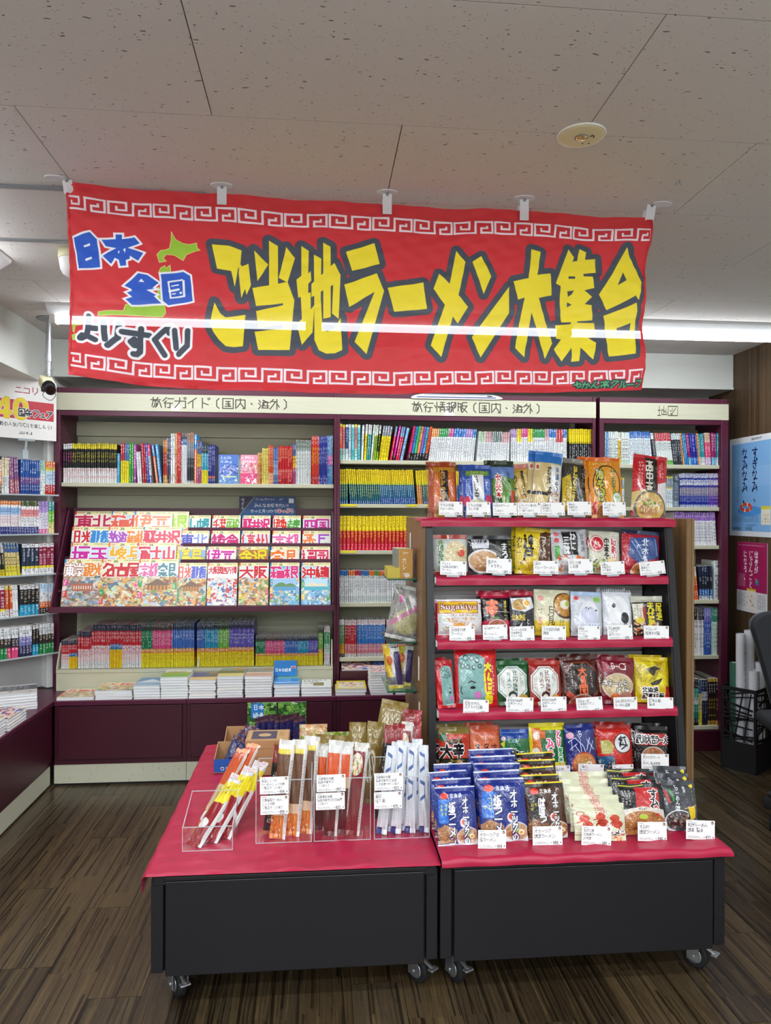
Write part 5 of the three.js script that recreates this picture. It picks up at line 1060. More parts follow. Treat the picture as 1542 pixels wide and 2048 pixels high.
// corner poster panel held by a clear clip
{ const t = board('puzzle_fair_poster', 'white poster panel with red band and yellow numerals above the corner display', 'poster', 0.5, 0.315, 0.004, (g, w, h) => { reseed(3); g.fillStyle = '#f2f1ee'; g.fillRect(0, 0, w, h); g.strokeStyle = 'rgba(200,190,175,.6)'; g.lineWidth = 1; for (let k = 0; k < 26; k++) { const x = w * rr(0.3, 1), y = h * rr(0, 1); g.strokeRect(x, y, 40, 40); } g.fillStyle = '#c4303e'; g.fillRect(0, h * 0.36, w * 0.97, h * 0.31); write(g, 'ニコリ', w * 0.56, h * 0.13, h * 0.12, '#a8303e', { w: 0.13 }); g.lineJoin = 'round'; g.font = `bold ${h * 0.5}px sans-serif`; g.strokeStyle = '#ffffff'; g.lineWidth = 16; g.textBaseline = 'top'; g.strokeText('40', w * 0.36, h * 0.22); g.strokeStyle = '#b8901a'; g.lineWidth = 6; g.strokeText('40', w * 0.36, h * 0.22); g.fillStyle = '#f0d81e'; g.fillText('40', w * 0.36, h * 0.22); write(g, '周年フェア', w * 0.6, h * 0.5, h * 0.13, '#222a3a', { w: 0.15, edge: [['#ffffff', 5]], sx: 0.8 }); write(g, '掲載の人気パズルを楽しもう!', w * 0.36, h * 0.74, h * 0.07, '#33363e', { w: 0.1, sx: 0.9 }); smallPrint(g, w * 0.6, h * 0.88, w * 0.14, h * 0.06, h * 0.05, '#22262e'); }, [...(() => { const [x, z] = onCorner(0.25, 0.06); return [x, 1.785, z]; })()], [0, Math.PI / 4, 0], 1024);
  const c = thing('sign_clip', 'clear plastic clip stand under the puzzle fair poster', 'clip', t.position.toArray(), Math.PI / 4);
  mesh('clamp', soft(0.085, 0.014, 0.02, 0.004, 0.09, -0.004, 0), M.acrylicEdge, c); mesh('stem', rod([0.09, -0.01, 0], [0.09, -0.075, -0.01], 0.006), M.acrylicEdge, c); mesh('foot', soft(0.03, 0.05, 0.014, 0.004, 0.09, -0.08, -0.012), M.acrylicEdge, c); }

// ---------------------------------------------------------------- the red banner
const BANNER_Z = -2.262;
const bannerPrint = canvas(2048, 704, (g, W, H) => {
  const S = ([u, v]) => [u / 1000 * W, v / 1000 * H];
  g.fillStyle = '#cb1f28'; g.fillRect(0, 0, W, H);
  const poly = (list) => { g.beginPath(); list.forEach((p, i) => { const [x, y] = S(p); i ? g.lineTo(x, y) : g.moveTo(x, y); }); g.closePath(); };
  // meander bands
  const key = [[1.9, 2.1], [1.9, 4.3], [4.4, 4.3], [4.4, 0], [0, 0], [0, 7], [6.2, 7], [6.2, 0], [11.3, 0], [11.3, 7], [7.9, 7], [7.9, 4.1], [9.7, 4.1], [9.7, 2.4]];
  g.strokeStyle = '#efe2e8'; g.lineWidth = 7.6; g.lineJoin = 'miter'; g.lineCap = 'butt';
  for (const y0 of [0.075, 0.888]) { const n = 14, per = W / (n + 0.05); for (let k = 0; k < n; k++) { g.beginPath(); key.forEach(([x, y], i) => { const px = per * k + 6 + x / 12.2 * per, py = H * (y0 + y / 7 * 0.062); i ? g.lineTo(px, py) : g.moveTo(px, py); }); g.stroke(); } }
  // islands
  g.fillStyle = '#97c22a'; g.strokeStyle = '#e8d88a'; g.lineWidth = 2;
  for (const p of [[[174, 206], [181, 242], [193, 259], [204, 263], [209, 260], [217, 255], [218, 278], [223, 291], [217, 295], [199, 318], [193, 346], [177, 322], [164, 324], [159, 345], [164, 357], [152, 367], [150, 346], [148, 327], [155, 306], [162, 301], [170, 290], [173, 250]], [[154, 392], [161, 378], [162, 391], [170, 373], [171, 406], [170, 416], [150, 420]], [[149, 493], [153, 499], [158, 558], [161, 581], [163, 623], [158, 644], [96, 657], [56, 675], [56, 655], [76, 641], [94, 635], [98, 603], [129, 589], [149, 573]], [[7, 725], [16, 714], [29, 703], [30, 733], [16, 744], [13, 779], [9, 774]], [[48, 746], [56, 739], [57, 752], [49, 759]], [[8, 795], [18, 784], [19, 814], [12, 820]]]) { poly(p); g.fill(); g.stroke(); }
  const big = [[[243, 259], [271, 265], [291, 283], [288, 364], [285, 377], [280, 475], [274, 392], [251, 382]], [[287, 346], [291, 363], [301, 346], [305, 457], [298, 513], [296, 481], [290, 530], [286, 406]], [[247, 558], [257, 614], [265, 632], [297, 615], [293, 775], [279, 781], [266, 777], [255, 748], [246, 711], [240, 670]], [[310, 275], [332, 344], [315, 438]], [[333, 219], [347, 243], [347, 453], [333, 461]], [[360, 248], [374, 305], [362, 439], [348, 415]], [[307, 472], [362, 435], [373, 532], [356, 549], [313, 567]], [[355, 541], [373, 530], [366, 789], [347, 791], [355, 657]], [[313, 592], [356, 558], [356, 658], [317, 682]], [[311, 699], [355, 680], [349, 791], [317, 792]], [[384, 240], [396, 264], [395, 388], [399, 372], [400, 425], [395, 442], [395, 489], [399, 485], [399, 574], [405, 552], [402, 690], [385, 758], [377, 654], [385, 626], [383, 513], [379, 518], [376, 421], [384, 401]], [[404, 284], [416, 304], [415, 510], [418, 673], [426, 684], [438, 663], [447, 608], [450, 775], [438, 794], [424, 797], [412, 779], [405, 729]], [[419, 219], [431, 237], [431, 609], [419, 618]], [[400, 442], [437, 324], [447, 385], [444, 616], [433, 590], [435, 438], [400, 512]], [[456, 261], [503, 209], [512, 322], [466, 362]], [[453, 435], [507, 370], [519, 467], [490, 793], [470, 731], [503, 472], [461, 553]], [[525, 447], [588, 409], [595, 548], [537, 568]], [[646, 235], [662, 297], [650, 475], [667, 538], [648, 630], [640, 591], [619, 808], [601, 743], [626, 528], [606, 441], [616, 359], [634, 415]], [[674, 297], [690, 264], [708, 374], [695, 468]], [[741, 426], [741, 570], [689, 809], [674, 699]], [[780, 217], [796, 231], [792, 357], [817, 342], [821, 461], [796, 482], [824, 725], [809, 813], [783, 561], [768, 809], [751, 758], [769, 486], [757, 496], [749, 395], [776, 377]], [[848, 202], [860, 242], [857, 268], [866, 262], [869, 195], [882, 210], [881, 251], [898, 247], [901, 323], [880, 331], [881, 343], [896, 346], [900, 410], [883, 425], [897, 461], [885, 501], [897, 507], [898, 595], [871, 602], [871, 609], [901, 611], [903, 692], [891, 696], [905, 724], [899, 821], [877, 751], [873, 829], [858, 832], [860, 751], [840, 829], [827, 757], [841, 702], [831, 698], [829, 625], [859, 616], [859, 606], [841, 607], [837, 480], [837, 407], [828, 395]], [[948, 178], [956, 233], [988, 376], [982, 480], [974, 452], [921, 539], [908, 447], [926, 339]], [[916, 571], [976, 495], [980, 541], [976, 793], [925, 806], [921, 697]]], holes = [[[852, 349], [865, 346], [865, 359], [852, 362]], [[851, 433], [864, 424], [860, 446], [852, 465]], [[852, 492], [861, 505], [852, 519]], [[945, 321], [953, 365], [938, 394]], [[940, 641], [968, 608], [967, 655], [939, 683]]];
  g.lineJoin = 'round'; g.strokeStyle = g.fillStyle = '#3b4350'; g.lineWidth = 42; for (const p of big) { poly(p); g.stroke(); g.fill(); }
  g.fillStyle = '#efd91f'; g.strokeStyle = '#f6ee9a'; g.lineWidth = 2; for (const p of big) { poly(p); g.fill(); }
  g.fillStyle = '#3b4350'; for (const p of holes) { poly(p); g.fill(); }
  const edge = [['#f0eef2', 9]];
  for (const p of [[[15, 290], [45, 250], [55, 280], [59, 423], [23, 445]], [[83, 244], [92, 240], [92, 265], [111, 249], [119, 276], [100, 306], [125, 327], [116, 368], [103, 345], [103, 361], [97, 370], [98, 400], [89, 405], [87, 373], [81, 365], [75, 397], [63, 361], [83, 311], [68, 309], [62, 278], [83, 268]], [[116, 432], [131, 436], [150, 469], [140, 501], [143, 504], [129, 513], [146, 533], [142, 541], [155, 575], [107, 600], [97, 574], [107, 557], [99, 539], [107, 527], [105, 517], [95, 504]], [[154, 426], [193, 404], [205, 423], [210, 555], [167, 581], [158, 561]]]) { poly(p); g.lineJoin = 'miter'; g.lineWidth = 14; g.strokeStyle = '#f0eef2'; g.stroke(); }
  for (const p of [[[15, 290], [45, 250], [55, 280], [59, 423], [23, 445]], [[83, 244], [92, 240], [92, 265], [111, 249], [119, 276], [100, 306], [125, 327], [116, 368], [103, 345], [103, 361], [97, 370], [98, 400], [89, 405], [87, 373], [81, 365], [75, 397], [63, 361], [83, 311], [68, 309], [62, 278], [83, 268]], [[116, 432], [131, 436], [150, 469], [140, 501], [143, 504], [129, 513], [146, 533], [142, 541], [155, 575], [107, 600], [97, 574], [107, 557], [99, 539], [107, 527], [105, 517], [95, 504]], [[154, 426], [193, 404], [205, 423], [210, 555], [167, 581], [158, 561]]]) { poly(p); g.fillStyle = '#1152c0'; g.fill(); }
  g.fillStyle = '#f0eef2'; for (const p of [[[33, 322], [44, 305], [44, 317], [34, 331]], [[35, 391], [46, 374], [47, 385], [36, 401]], [[93, 315], [97, 307], [96, 334]], [[85, 330], [88, 323], [87, 343]], [[116, 474], [121, 458], [126, 474]], [[166, 457], [192, 439], [192, 449], [167, 466]], [[167, 503], [186, 490], [187, 500], [167, 515]], [[170, 542], [197, 524], [197, 534], [170, 549]], [[191, 446], [195, 445], [197, 530], [193, 530]], [[165, 458], [168, 456], [173, 547], [170, 549]], [[172, 479], [185, 470], [186, 476], [172, 485]], [[186, 510], [191, 507], [191, 519], [187, 521]], [[173, 519], [180, 515], [180, 522], [173, 526]]]) { poly(p); g.fill(); }
  [...'よりすぐり'].forEach((c, k) => write(g, c, W * (0.016 + k * 0.038), H * (0.685 + [0, 0.02, 0.03, 0.02, 0.025][k]), 100, '#3b4350', { w: 0.2, sx: 0.92, edge, slant: 0.2 }));
  write(g, 'やかん亭グループ', W * 0.862, H * 0.945, 30, '#3fae6a', { w: 0.12, edge: [['#222a2e', 6]], slant: 0.7 });
});
{ const top = [[-0.747, 2.373], [-0.531, 2.362], [-0.316, 2.359], [-0.076, 2.352], [0.16, 2.35], [0.384, 2.347], [0.605, 2.348], [0.83, 2.341], [1.047, 2.337]], bottom = [[-0.729, 1.8], [-0.522, 1.775], [-0.309, 1.765], [-0.073, 1.762], [0.16, 1.762], [0.381, 1.766], [0.599, 1.772], [0.805, 1.779], [1.002, 1.788]];             // [x, y] along the upper and the lower hem
  const along = (list, u) => { const s = u * (list.length - 1), i = Math.min(list.length - 2, Math.floor(s)), f = s - i; const p = (k) => list[Math.max(0, Math.min(list.length - 1, k))], cr = (a, b, c, d) => 0.5 * (2 * b + (c - a) * f + (2 * a - 5 * b + 4 * c - d) * f * f + (3 * b - a - 3 * c + d) * f * f * f); return [0, 1].map((k) => cr(p(i - 1)[k], p(i)[k], p(i + 1)[k], p(i + 2)[k])); };
  const cols = 200, rows = 70;
  const surface = (dz, u0 = 0, u1 = 1, v0 = 0, v1 = 1, nc = cols, nr = rows) => {
    const g = new THREE.PlaneGeometry(1, 1, nc, nr), a = g.attributes.position, uv = g.attributes.uv;
    for (let i = 0; i < a.count; i++) {
      const u = u0 + (a.getX(i) + 0.5) * (u1 - u0), v = v0 + (0.5 - a.getY(i)) * (v1 - v0), T = along(top, u), B = along(bottom, u), side = 0.008 * Math.sin(v * Math.PI) * (1 - 2 * u);
      const wave = 0.006 * Math.sin(u * 19 + v * 1.5) * (0.3 + v) + 0.004 * Math.sin(u * 47 + v * 5) + 0.004 * Math.sin(v * 9 + u * 7) + 0.0015 * Math.sin(v * 31 + u * 23) + (u > 0.93 ? (u - 0.93) * 0.18 * Math.sin(v * 17) : 0) + 0.0025 * Math.sin(u * 90) * v * v + 0.0016 * Math.sin(u * 130 - v * 60) + 0.0012 * Math.sin(u * 75 + v * 95) + (1 - v) * 0.004 * Math.cos(u * Math.PI * 8);
      a.setXYZ(i, T[0] + (B[0] - T[0]) * v + side, T[1] + (B[1] - T[1]) * v, BANNER_Z + wave + 0.03 * v + dz); uv.setXY(i, u, 1 - v);
    }
    g.computeVertexNormals(); return g;
  };
  const cloth = phys(0xffffff, 0.72, { map: bannerPrint, transparent: true, opacity: 0.955, transmission: 0.05, thickness: 0, side: THREE.DoubleSide });
  const b = mesh('banner', surface(0), cloth); tag(b, 'red cloth banner with big yellow lettering and meander borders hung from the ceiling', 'banner');
  const hem = phys(0xc01a24, 0.6, { side: THREE.DoubleSide });
  mesh('side_hem', surface(0.0015, 0, 0.007, 0, 1, 2, 60), hem, b); mesh('side_hem', surface(0.0015, 0.993, 1, 0, 1, 2, 60), hem, b); mesh('lower_hem', surface(0.0015, 0, 1, 0.985, 1, 160, 1), hem, b);
  const clips = [[0.004, 'at the corner by the camera pole', 1], [0.262, 'second along from the camera pole', 0], [0.524, 'third along from the camera pole', 0], [0.765, 'fourth along, above the last letters', 0], [0.996, 'at the far corner by the wood wall', -1]];
  for (const [u, where, end] of clips) {
    const [x, y] = along(top, Math.min(1, Math.max(0, u))), t = thing('ceiling_clip', `translucent white clip holding the banner, ${where}`, 'clip', [x, CEIL, BANNER_Z + 0.012], 0, 'banner clips'), film = phys(0xf2f0f2, 0.25, { transmission: 0.35, thickness: 0 }), low = y - CEIL - 0.035;
    const strip = mesh('strap', merged([span(-0.014, 0.014, low, -0.003, -0.003, -0.0005), span(-0.014, 0.014, low, -0.012, -0.028, -0.0265)]), film, t); if (end) strip.rotation.z = end * 0.16;
    mesh('ceiling_pad', new THREE.CylinderGeometry(0.026, 0.026, 0.003, 20).scale(1.25, 1, 0.8).translate(end ? -end * 0.03 : 0, -0.0015, 0.004), film, t); mesh('pin', new THREE.SphereGeometry(0.0045, 10, 8).translate(0, -0.006, 0.002), M.greyMetal, t);
  }
}

// ---------------------------------------------------------------- the low display platforms on castors
const TOP = 0.39, FRONT = -2.11;
function castor(parent, x, z, turn) {
  const c = new THREE.Group(); c.name = 'castor'; parent.add(c); c.position.set(x, 0, z); c.rotation.y = turn;
  mesh('wheel', lathe([[0.012, -0.014], [0.034, -0.014], [0.04, -0.009], [0.04, 0.009], [0.034, 0.014], [0.012, 0.014]], 28).rotateZ(Math.PI / 2).translate(0, 0.04, 0), M.rubber, c);
  mesh('hub', merged([lathe([[0, -0.017], [0.022, -0.016], [0.024, -0.014], [0.024, 0.014], [0.022, 0.016], [0, 0.017]], 20).rotateZ(Math.PI / 2).translate(0, 0.04, 0), rod([-0.027, 0.04, 0], [0.027, 0.04, 0], 0.006)]), M.steel, c);
  mesh('fork', merged([span(-0.024, -0.0205, 0.03, 0.095, -0.018, 0.018), span(0.0205, 0.024, 0.03, 0.095, -0.018, 0.018), span(-0.024, 0.024, 0.092, 0.097, -0.022, 0.022)]), M.steel, c);
  mesh('top_plate', box(0.07, 0.006, 0.07, 0, 0.101, 0), M.steel, c);
  mesh('brake_lever', merged([rod([0, 0.075, 0.02], [0, 0.062, 0.058], 0.006), soft(0.03, 0.006, 0.018, 0.002, 0, 0.062, 0.06)]), M.steel, c);
}
function platform(label, x0, x1, depth, TOP = 0.39) {
  const t = thing('display_platform', label, 'platform', [x0, 0, FRONT], 0, 'low black display platforms'), w = x1 - x0;
  mesh('carcass', span(0.012, w - 0.012, 0.112, TOP - 0.03, -0.02, -depth), M.rackBlack, t);
  mesh('front_panel', softSpan(0.04, w - 0.04, 0.108, 0.372, 0.004, -0.012, 0.003), M.rackBlack, t);
  for (const x of [0, w - 0.034]) mesh('corner_post', softSpan(x, x + 0.034, 0.115, 0.378, -0.002, -0.05, 0.003), M.rackBlack, t);
  mesh('top_tray', merged([softSpan(0.004, w - 0.004, TOP - 0.03, TOP, 0.0, -depth, 0.003)]), M.rackBlack, t);
  mesh('tray_lip', softSpan(0.036, w - 0.036, 0.374, TOP - 0.004, 0.006, 0.0005, 0.002), M.rackBlack, t);
  for (const [x, z, a] of [[0.06, -0.085, 0.5], [w - 0.045, -0.09, 0.7], [0.06, -depth + 0.08, 0.2], [w - 0.06, -depth + 0.08, -0.3]]) castor(t, x, z, a);
  return t;
}
platform('low black platform carrying the clear holders of noodle sticks', -0.462, 0.345, 1.15);
platform('low black platform carrying the piles of ramen packs', 0.352, 1.212, 0.485, 0.404);
// satin cloths: a top sheet that rolls over the edges; drop(s) gives how far it hangs at the front, left, right
function clothSheet(x0, x1, z0, z1, y, hang, n = 60, m = 60, seed = 1) {
  const g = new THREE.PlaneGeometry(1, 1, n, m), a = g.attributes.position, uv = g.attributes.uv, { front = 0, left = 0, right = 0, back = 0 } = hang;
  const roll = (s, len, drop) => (s >= 0 ? [s, 0] : [Math.max(s, -0.012) * (1 - Math.exp(s * 60)) * 0.9, Math.min(0, -Math.max(0, -s - 0.004))]);
  for (let i = 0; i < a.count; i++) {
    let X = x0 - left + (a.getX(i) + 0.5) * (x1 - x0 + left + right), Zz = z0 + front + (a.getY(i) - 0.5) * (z0 - z1 + front + back), Y = y;
    const u = X, v = Zz;
    const f = 0.0022 * Math.sin(u * 31 + v * 12 + seed) * Math.sin(v * 17 + seed * 2) + 0.0014 * Math.sin(u * 57 - v * 29 + seed) + 0.001 * Math.sin(v * 83 + u * 14);
    const over = (d, k) => { const o = Math.max(0, d); return o ? [Math.min(o, 0.012) * 0.8 * k, -Math.max(0, o - 0.003)] : [0, 0]; };
    const oz = Math.max(0, Zz - z0), ox0 = Math.max(0, x0 - X), ox1 = Math.max(0, X - x1), ob = Math.max(0, z1 - Zz);
    let Yd = 0;
    if (oz) { Zz = z0 + Math.min(oz, 0.01) * 0.8 + 0.0022 * Math.sin(u * 42 + seed) * Math.min(1, oz * 30); Yd -= Math.max(0, oz - 0.003); }
    if (ob) { Zz = z1 - Math.min(ob, 0.01) * 0.8; Yd -= Math.max(0, ob - 0.003); }
    if (ox0) { X = x0 - Math.min(ox0, 0.01) * 0.8 - 0.003 * Math.sin(v * 40 + seed) * Math.min(1, ox0 * 30); Yd = Math.min(Yd, -Math.max(0, ox0 - 0.003)); }
    if (ox1) { X = x1 + Math.min(ox1, 0.01) * 0.8 + 0.003 * Math.sin(v * 40 + seed) * Math.min(1, ox1 * 30); Yd = Math.min(Yd, -Math.max(0, ox1 - 0.003)); }
    a.setXYZ(i, X, Y + Yd + (Yd ? 0 : Math.max(0, f + 0.0018)), Zz); uv.setXY(i, u * 1.6, v * 1.6);
  }
  g.computeVertexNormals(); return g;
}
M.cloth.side = THREE.DoubleSide;
tag(mesh('table_cloth', clothSheet(-0.478, 0.35, FRONT + 0.008, -3.262, TOP + 0.0025, { front: 0.004, left: 0.05, right: 0.004 }, 90, 120, 1), M.cloth), 'crimson satin cloth spread over the platform with the clear holders', 'cloth', 'crimson satin cloths');
tag(mesh('table_cloth', clothSheet(0.357, 1.222, FRONT + 0.006, -2.6, 0.4065, { front: 0.024, left: 0.004, right: 0.03 }, 110, 60, 5), M.cloth), 'crimson satin cloth under the piles of ramen packs, hanging over the edge', 'cloth', 'crimson satin cloths');

// ---------------------------------------------------------------- the noodle rack: wood ends, black uprights, white slat back, five tiers
const TIERS = { 1: [1.386, -2.77], 2: [1.168, -2.74], 3: [0.936, -2.705], 4: [0.686, -2.665], 5: [0.436, -2.62] };
const RX0 = 0.428, RX1 = 1.338;
{ const t = thing('noodle_rack', 'tall noodle rack with wood ends, black uprights and white slatted back', 'rack', [0.39, 0, -2.77]); const dx = -0.39, dz = 2.77, at = (g) => g.translate(dx, 0, dz);
  for (const [x, n] of [[0.388, 0], [1.43, 1]]) { const p = mesh('wood_end', at(uvMetres(softSpan(x, x + 0.033, 0.02, 1.384, -2.778, -3.29, 0.002), 1.6)), M.woodFace, t); mesh('striped_edge', at(uvMetres(span(x + 0.001, x + 0.032, 0.022, 1.383, -2.774, -2.7775), 6)), M.woodEdge, p); }
  for (const x of [RX0 - 0.006, RX1]) { const s = new THREE.Shape([[-2.775, 1.38], [-2.6, 0.05], [-3.0, 0.05], [-3.0, 1.38]].map((p) => new THREE.Vector2(...p))); const u = mesh('upright', at(new THREE.ExtrudeGeometry(s, { depth: 0.006, bevelEnabled: false }).rotateY(-Math.PI / 2).translate(x + 0.006, 0, 0)), M.rackBlack, t);
    const post = new THREE.ExtrudeGeometry(new THREE.Shape([[-2.772, 1.38], [-2.597, 0.05], [-2.622, 0.05], [-2.797, 1.38]].map((p) => new THREE.Vector2(...p))), { depth: 0.026, bevelEnabled: false }).rotateY(-Math.PI / 2).translate(x < 1 ? x + 0.006 : x + 0.032, 0, 0); mesh('front_post', at(post), M.rackBlack, t);
    const slots = []; for (let y = 0.5; y < 1.34; y += 0.033) for (const zz of [-2.86, -2.965]) slots.push(box(0.001, 0.006, 0.016, x < 1 ? x + 0.0067 : x - 0.0007, y, zz)); const sl = mesh('slots', at(merged(slots)), M.hole, u); sl.userData.kind = 'stuff'; }
  for (let y = 0.3, k = 0; y < 1.375; y += 0.1345, k++) { const h = Math.min(0.1345, 1.378 - y); if (h > 0.02) mesh('back_slat', at(softSpan(RX0 + 0.004, RX1 - 0.004, y + 0.003, y + h - 0.003, -2.955, -2.972, 0.003)), M.slat, t); }
  mesh('back_core', at(span(RX0 + 0.004, RX1 - 0.004, 0.3, 1.378, -2.974, -2.985)), M.grey, t);
  for (const k of [1, 2, 3, 4, 5]) { const [y, z] = TIERS[k]; mesh('tier_shelf', at(softSpan(RX0 + 0.004, RX1 - 0.004, y - 0.03, y - 0.006, z, -2.95, 0.002)), M.slat, t); }
}
const tierWord = { 1: 'top', 2: 'second', 3: 'third', 4: 'fourth', 5: 'lowest' };
for (const k of [1, 2, 3, 4, 5]) { const [y, z] = TIERS[k]; tag(mesh('tier_cloth', clothSheet(k === 1 ? RX0 - 0.04 : RX0 + 0.006, k === 1 ? RX1 + 0.03 : RX1 - 0.006, z + 0.012, -2.945, y - 0.004, { front: 0.034, left: k === 1 ? 0.014 : 0, right: k === 1 ? 0.014 : 0 }, 120, 30, k * 3.3), M.cloth), `crimson satin cloth on the ${tierWord[k]} tier of the noodle rack`, 'cloth', 'crimson tier cloths'); }

// ---------------------------------------------------------------- pack artwork
const packAtlas = new Atlas(2048, 2048, 8, 7, '#888888');
const ART = {};
const artist = (g, w, h) => {
  const o = {
    R: (x, y, a, b, c) => { g.fillStyle = c; g.fillRect(x * w, y * h, a * w, b * h); return o; },
    P: (pts, c) => { g.fillStyle = c; g.beginPath(); pts.forEach(([x, y], i) => (i ? g.lineTo(x * w, y * h) : g.moveTo(x * w, y * h))); g.closePath(); g.fill(); return o; },
    C: (x, y, a, b, c, edge) => { g.fillStyle = c; g.beginPath(); g.ellipse(x * w, y * h, a * w, b * h, 0, 0, 7); g.fill(); if (edge) { g.strokeStyle = edge; g.lineWidth = 4; g.stroke(); } return o; },
    T: (text, x, y, size, c, more = {}) => { write(g, text, x * w, y * h, size * h, c, { w: 0.14, ...more }); return o; },
    S: (x, y, a, b, s, c, v) => { smallPrint(g, x * w, y * h, a * w, b * h, s * h, c, v); return o; },
    L: (x0, y0, x1, y1, c, t = 4) => { g.strokeStyle = c; g.lineWidth = t; g.lineCap = 'round'; g.beginPath(); g.moveTo(x0 * w, y0 * h); g.lineTo(x1 * w, y1 * h); g.stroke(); return o; },
    N: (x, y, a, b, c1, c2, n = 90) => { g.save(); g.beginPath(); g.ellipse(x * w, y * h, a * w, b * h, 0, 0, 7); g.clip(); for (let k = 0; k < n; k++) { g.strokeStyle = pick([c1, c2]); g.lineWidth = rr(1.5, 4); const px = (x + rr(-a, a)) * w, py = (y + rr(-b, b)) * h; g.beginPath(); g.arc(px, py, rr(6, 26), rr(0, 6), rr(1, 5)); g.stroke(); } g.restore(); return o; },
    // a bowl of ramen seen from above at an angle
    B: (x, y, r, broth, rim = '#f4f2ee', tops = 1) => { const k = w / h; o.C(x, y + r * k * 0.12, r, r * k * 0.74, rim).C(x, y, r * 0.94, r * k * 0.6, shade(rim, -0.12)).C(x, y + 0.004, r * 0.87, r * k * 0.54, broth); o.N(x, y, r * 0.84, r * k * 0.5, shade(broth, 0.35), shade(broth, -0.2), 46); if (tops) { o.C(x - r * 0.35, y + r * k * 0.12, r * 0.3, r * k * 0.2, '#b07a54').C(x - r * 0.1, y + r * k * 0.2, r * 0.26, r * k * 0.16, '#c89468').C(x + r * 0.36, y + r * k * 0.05, r * 0.24, r * k * 0.18, '#f4efe4').C(x + r * 0.36, y + r * k * 0.06, r * 0.13, r * k * 0.1, '#f0a82a'); for (let q = 0; q < 26; q++) o.C(x + rr(-0.3, 0.2) * r, y + rr(-0.25, 0.05) * r * k, 0.012, 0.007, pick(['#6ab03a', '#8cc84a', '#e4f0c8'])); } return o; },
    veg: (x, y, a, b, hues, n = 60) => { collage(g, x * w, y * h, a * w, b * h, hues, n); return o; },
    fill: (c) => { g.fillStyle = c; g.fillRect(0, 0, w, h); return o; },
  };
  return o;
};
const art = (key, draw) => { ART[key] = packAtlas.add((g, w, h) => { reseed(key.length * 131 + key.charCodeAt(0) * 17); draw(artist(g, w, h)); }); };
const V = { v: true }, WE = { edge: [['#ffffff', 5]] }, KE = { edge: [['#1a1a1a', 5]] };
art('curry', (a) => a.fill('#a8441c').R(0.1, 0.12, 0.28, 0.82, '#c8601e').R(0.66, 0.12, 0.26, 0.82, '#c8601e').R(0.1, 0.1, 0.82, 0.09, '#c8902a').R(0.36, 0.16, 0.3, 0.66, '#1a1210').T('カレーめん', 0.39, 0.18, 0.12, '#1a1210', { ...V, w: 0.12, edge: [['#e8b84a', 4]], gap: 1.04 }).S(0.14, 0.2, 0.18, 0.2, 0.05, '#e8c04a', true).S(0.7, 0.2, 0.18, 0.2, 0.05, '#e8c04a', true).S(0.16, 0.46, 0.12, 0.26, 0.032, '#f4dcc0', true).S(0.74, 0.46, 0.12, 0.26, 0.032, '#f4dcc0', true).B(0.52, 0.92, 0.4, '#c89a2a', '#c8c0b8', 0));
art('hiyashi', (a) => a.fill('#1e50b0').R(0.1, 0.12, 0.8, 0.1, '#6a9a3a').S(0.14, 0.13, 0.7, 0.07, 0.05, '#dce8a0').R(0.32, 0.2, 0.38, 0.6, '#e4e6ea').T('冷し中華', 0.37, 0.22, 0.135, '#16181c', { ...V, w: 0.14 }).S(0.1, 0.28, 0.16, 0.36, 0.036, '#e8eef8', true).S(0.76, 0.28, 0.16, 0.36, 0.036, '#e8eef8', true).C(0.14, 0.7, 0.14, 0.1, '#c82a5a').C(0.88, 0.66, 0.12, 0.09, '#c82a5a').B(0.5, 0.88, 0.44, '#b8c08a', '#d8dce4'));
art('tea', (a) => a.fill('#3a5a38').R(0, 0, 1, 0.12, '#2a3e2e').R(0, 0.12, 1, 0.2, '#6a8cd0').P([[0, 0.38], [0.3, 0.27], [1, 0.34], [1, 0.62], [0, 0.62]], '#5a8a34').T('お茶', 0.2, 0.26, 0.2, '#c8342a', { ...V, ...WE, w: 0.15, gap: 1 }).T('知覧', 0.68, 0.2, 0.1, '#24301e', { ...V, w: 0.1 }).R(0.42, 0.62, 0.14, 0.34, '#a8c078').R(0.6, 0.6, 0.12, 0.36, '#5ab04a').R(0.8, 0.54, 0.14, 0.4, '#c8342a').S(0.62, 0.64, 0.1, 0.3, 0.04, '#eef6e4', true));
art('osumi', (a) => a.fill('#c8a040').R(0, 0, 1, 0.1, '#d88a7a').P([[0, 0.2], [1, 0.1], [1, 0.5], [0, 0.62]], '#d8b65a').T('鹿児島', 0.5, 0.14, 0.15, '#1a1612', { ...V, w: 0.15 }).T('ラーメン', 0.08, 0.22, 0.15, '#1a1612', { ...V, w: 0.14 }).B(0.5, 0.88, 0.42, '#d8b878', '#f0ece4').R(0.05, 0.72, 0.24, 0.06, '#1e2e4a'));
art('ryukyu', (a) => { a.fill('#dcc688').R(0, 0, 1, 0.18, '#2a7ad0'); for (let k = 0; k < 34; k++) a.L(0.02 + k * 0.016, 0.2, 0.02 + k * 0.016, 1, k % 2 ? '#c8ae68' : '#e8d8a8', 2); a.R(0, 0.62, 0.55, 0.05, '#241c14').R(0.58, 0.2, 0.42, 0.8, '#e4e6e0').T('琉球', 0.46, 0.24, 0.12, '#1c1a18', { ...V, w: 0.14 }).T('美人', 0.5, 0.54, 0.13, '#1c1a18', { ...V, w: 0.14 }).T('沖縄そば', 0.76, 0.22, 0.1, '#3a5a9a', { ...V, w: 0.13 }).veg(0.6, 0.6, 0.36, 0.25, ['#c8762a', '#e8a84a', '#c83a2a', '#e8d8c0'], 24).C(0.3, 0.86, 0.2, 0.07, '#b82a2a').R(0.04, 0.2, 0.14, 0.1, '#f0e8e0').C(0.11, 0.25, 0.05, 0.035, '#c85a3a'); });
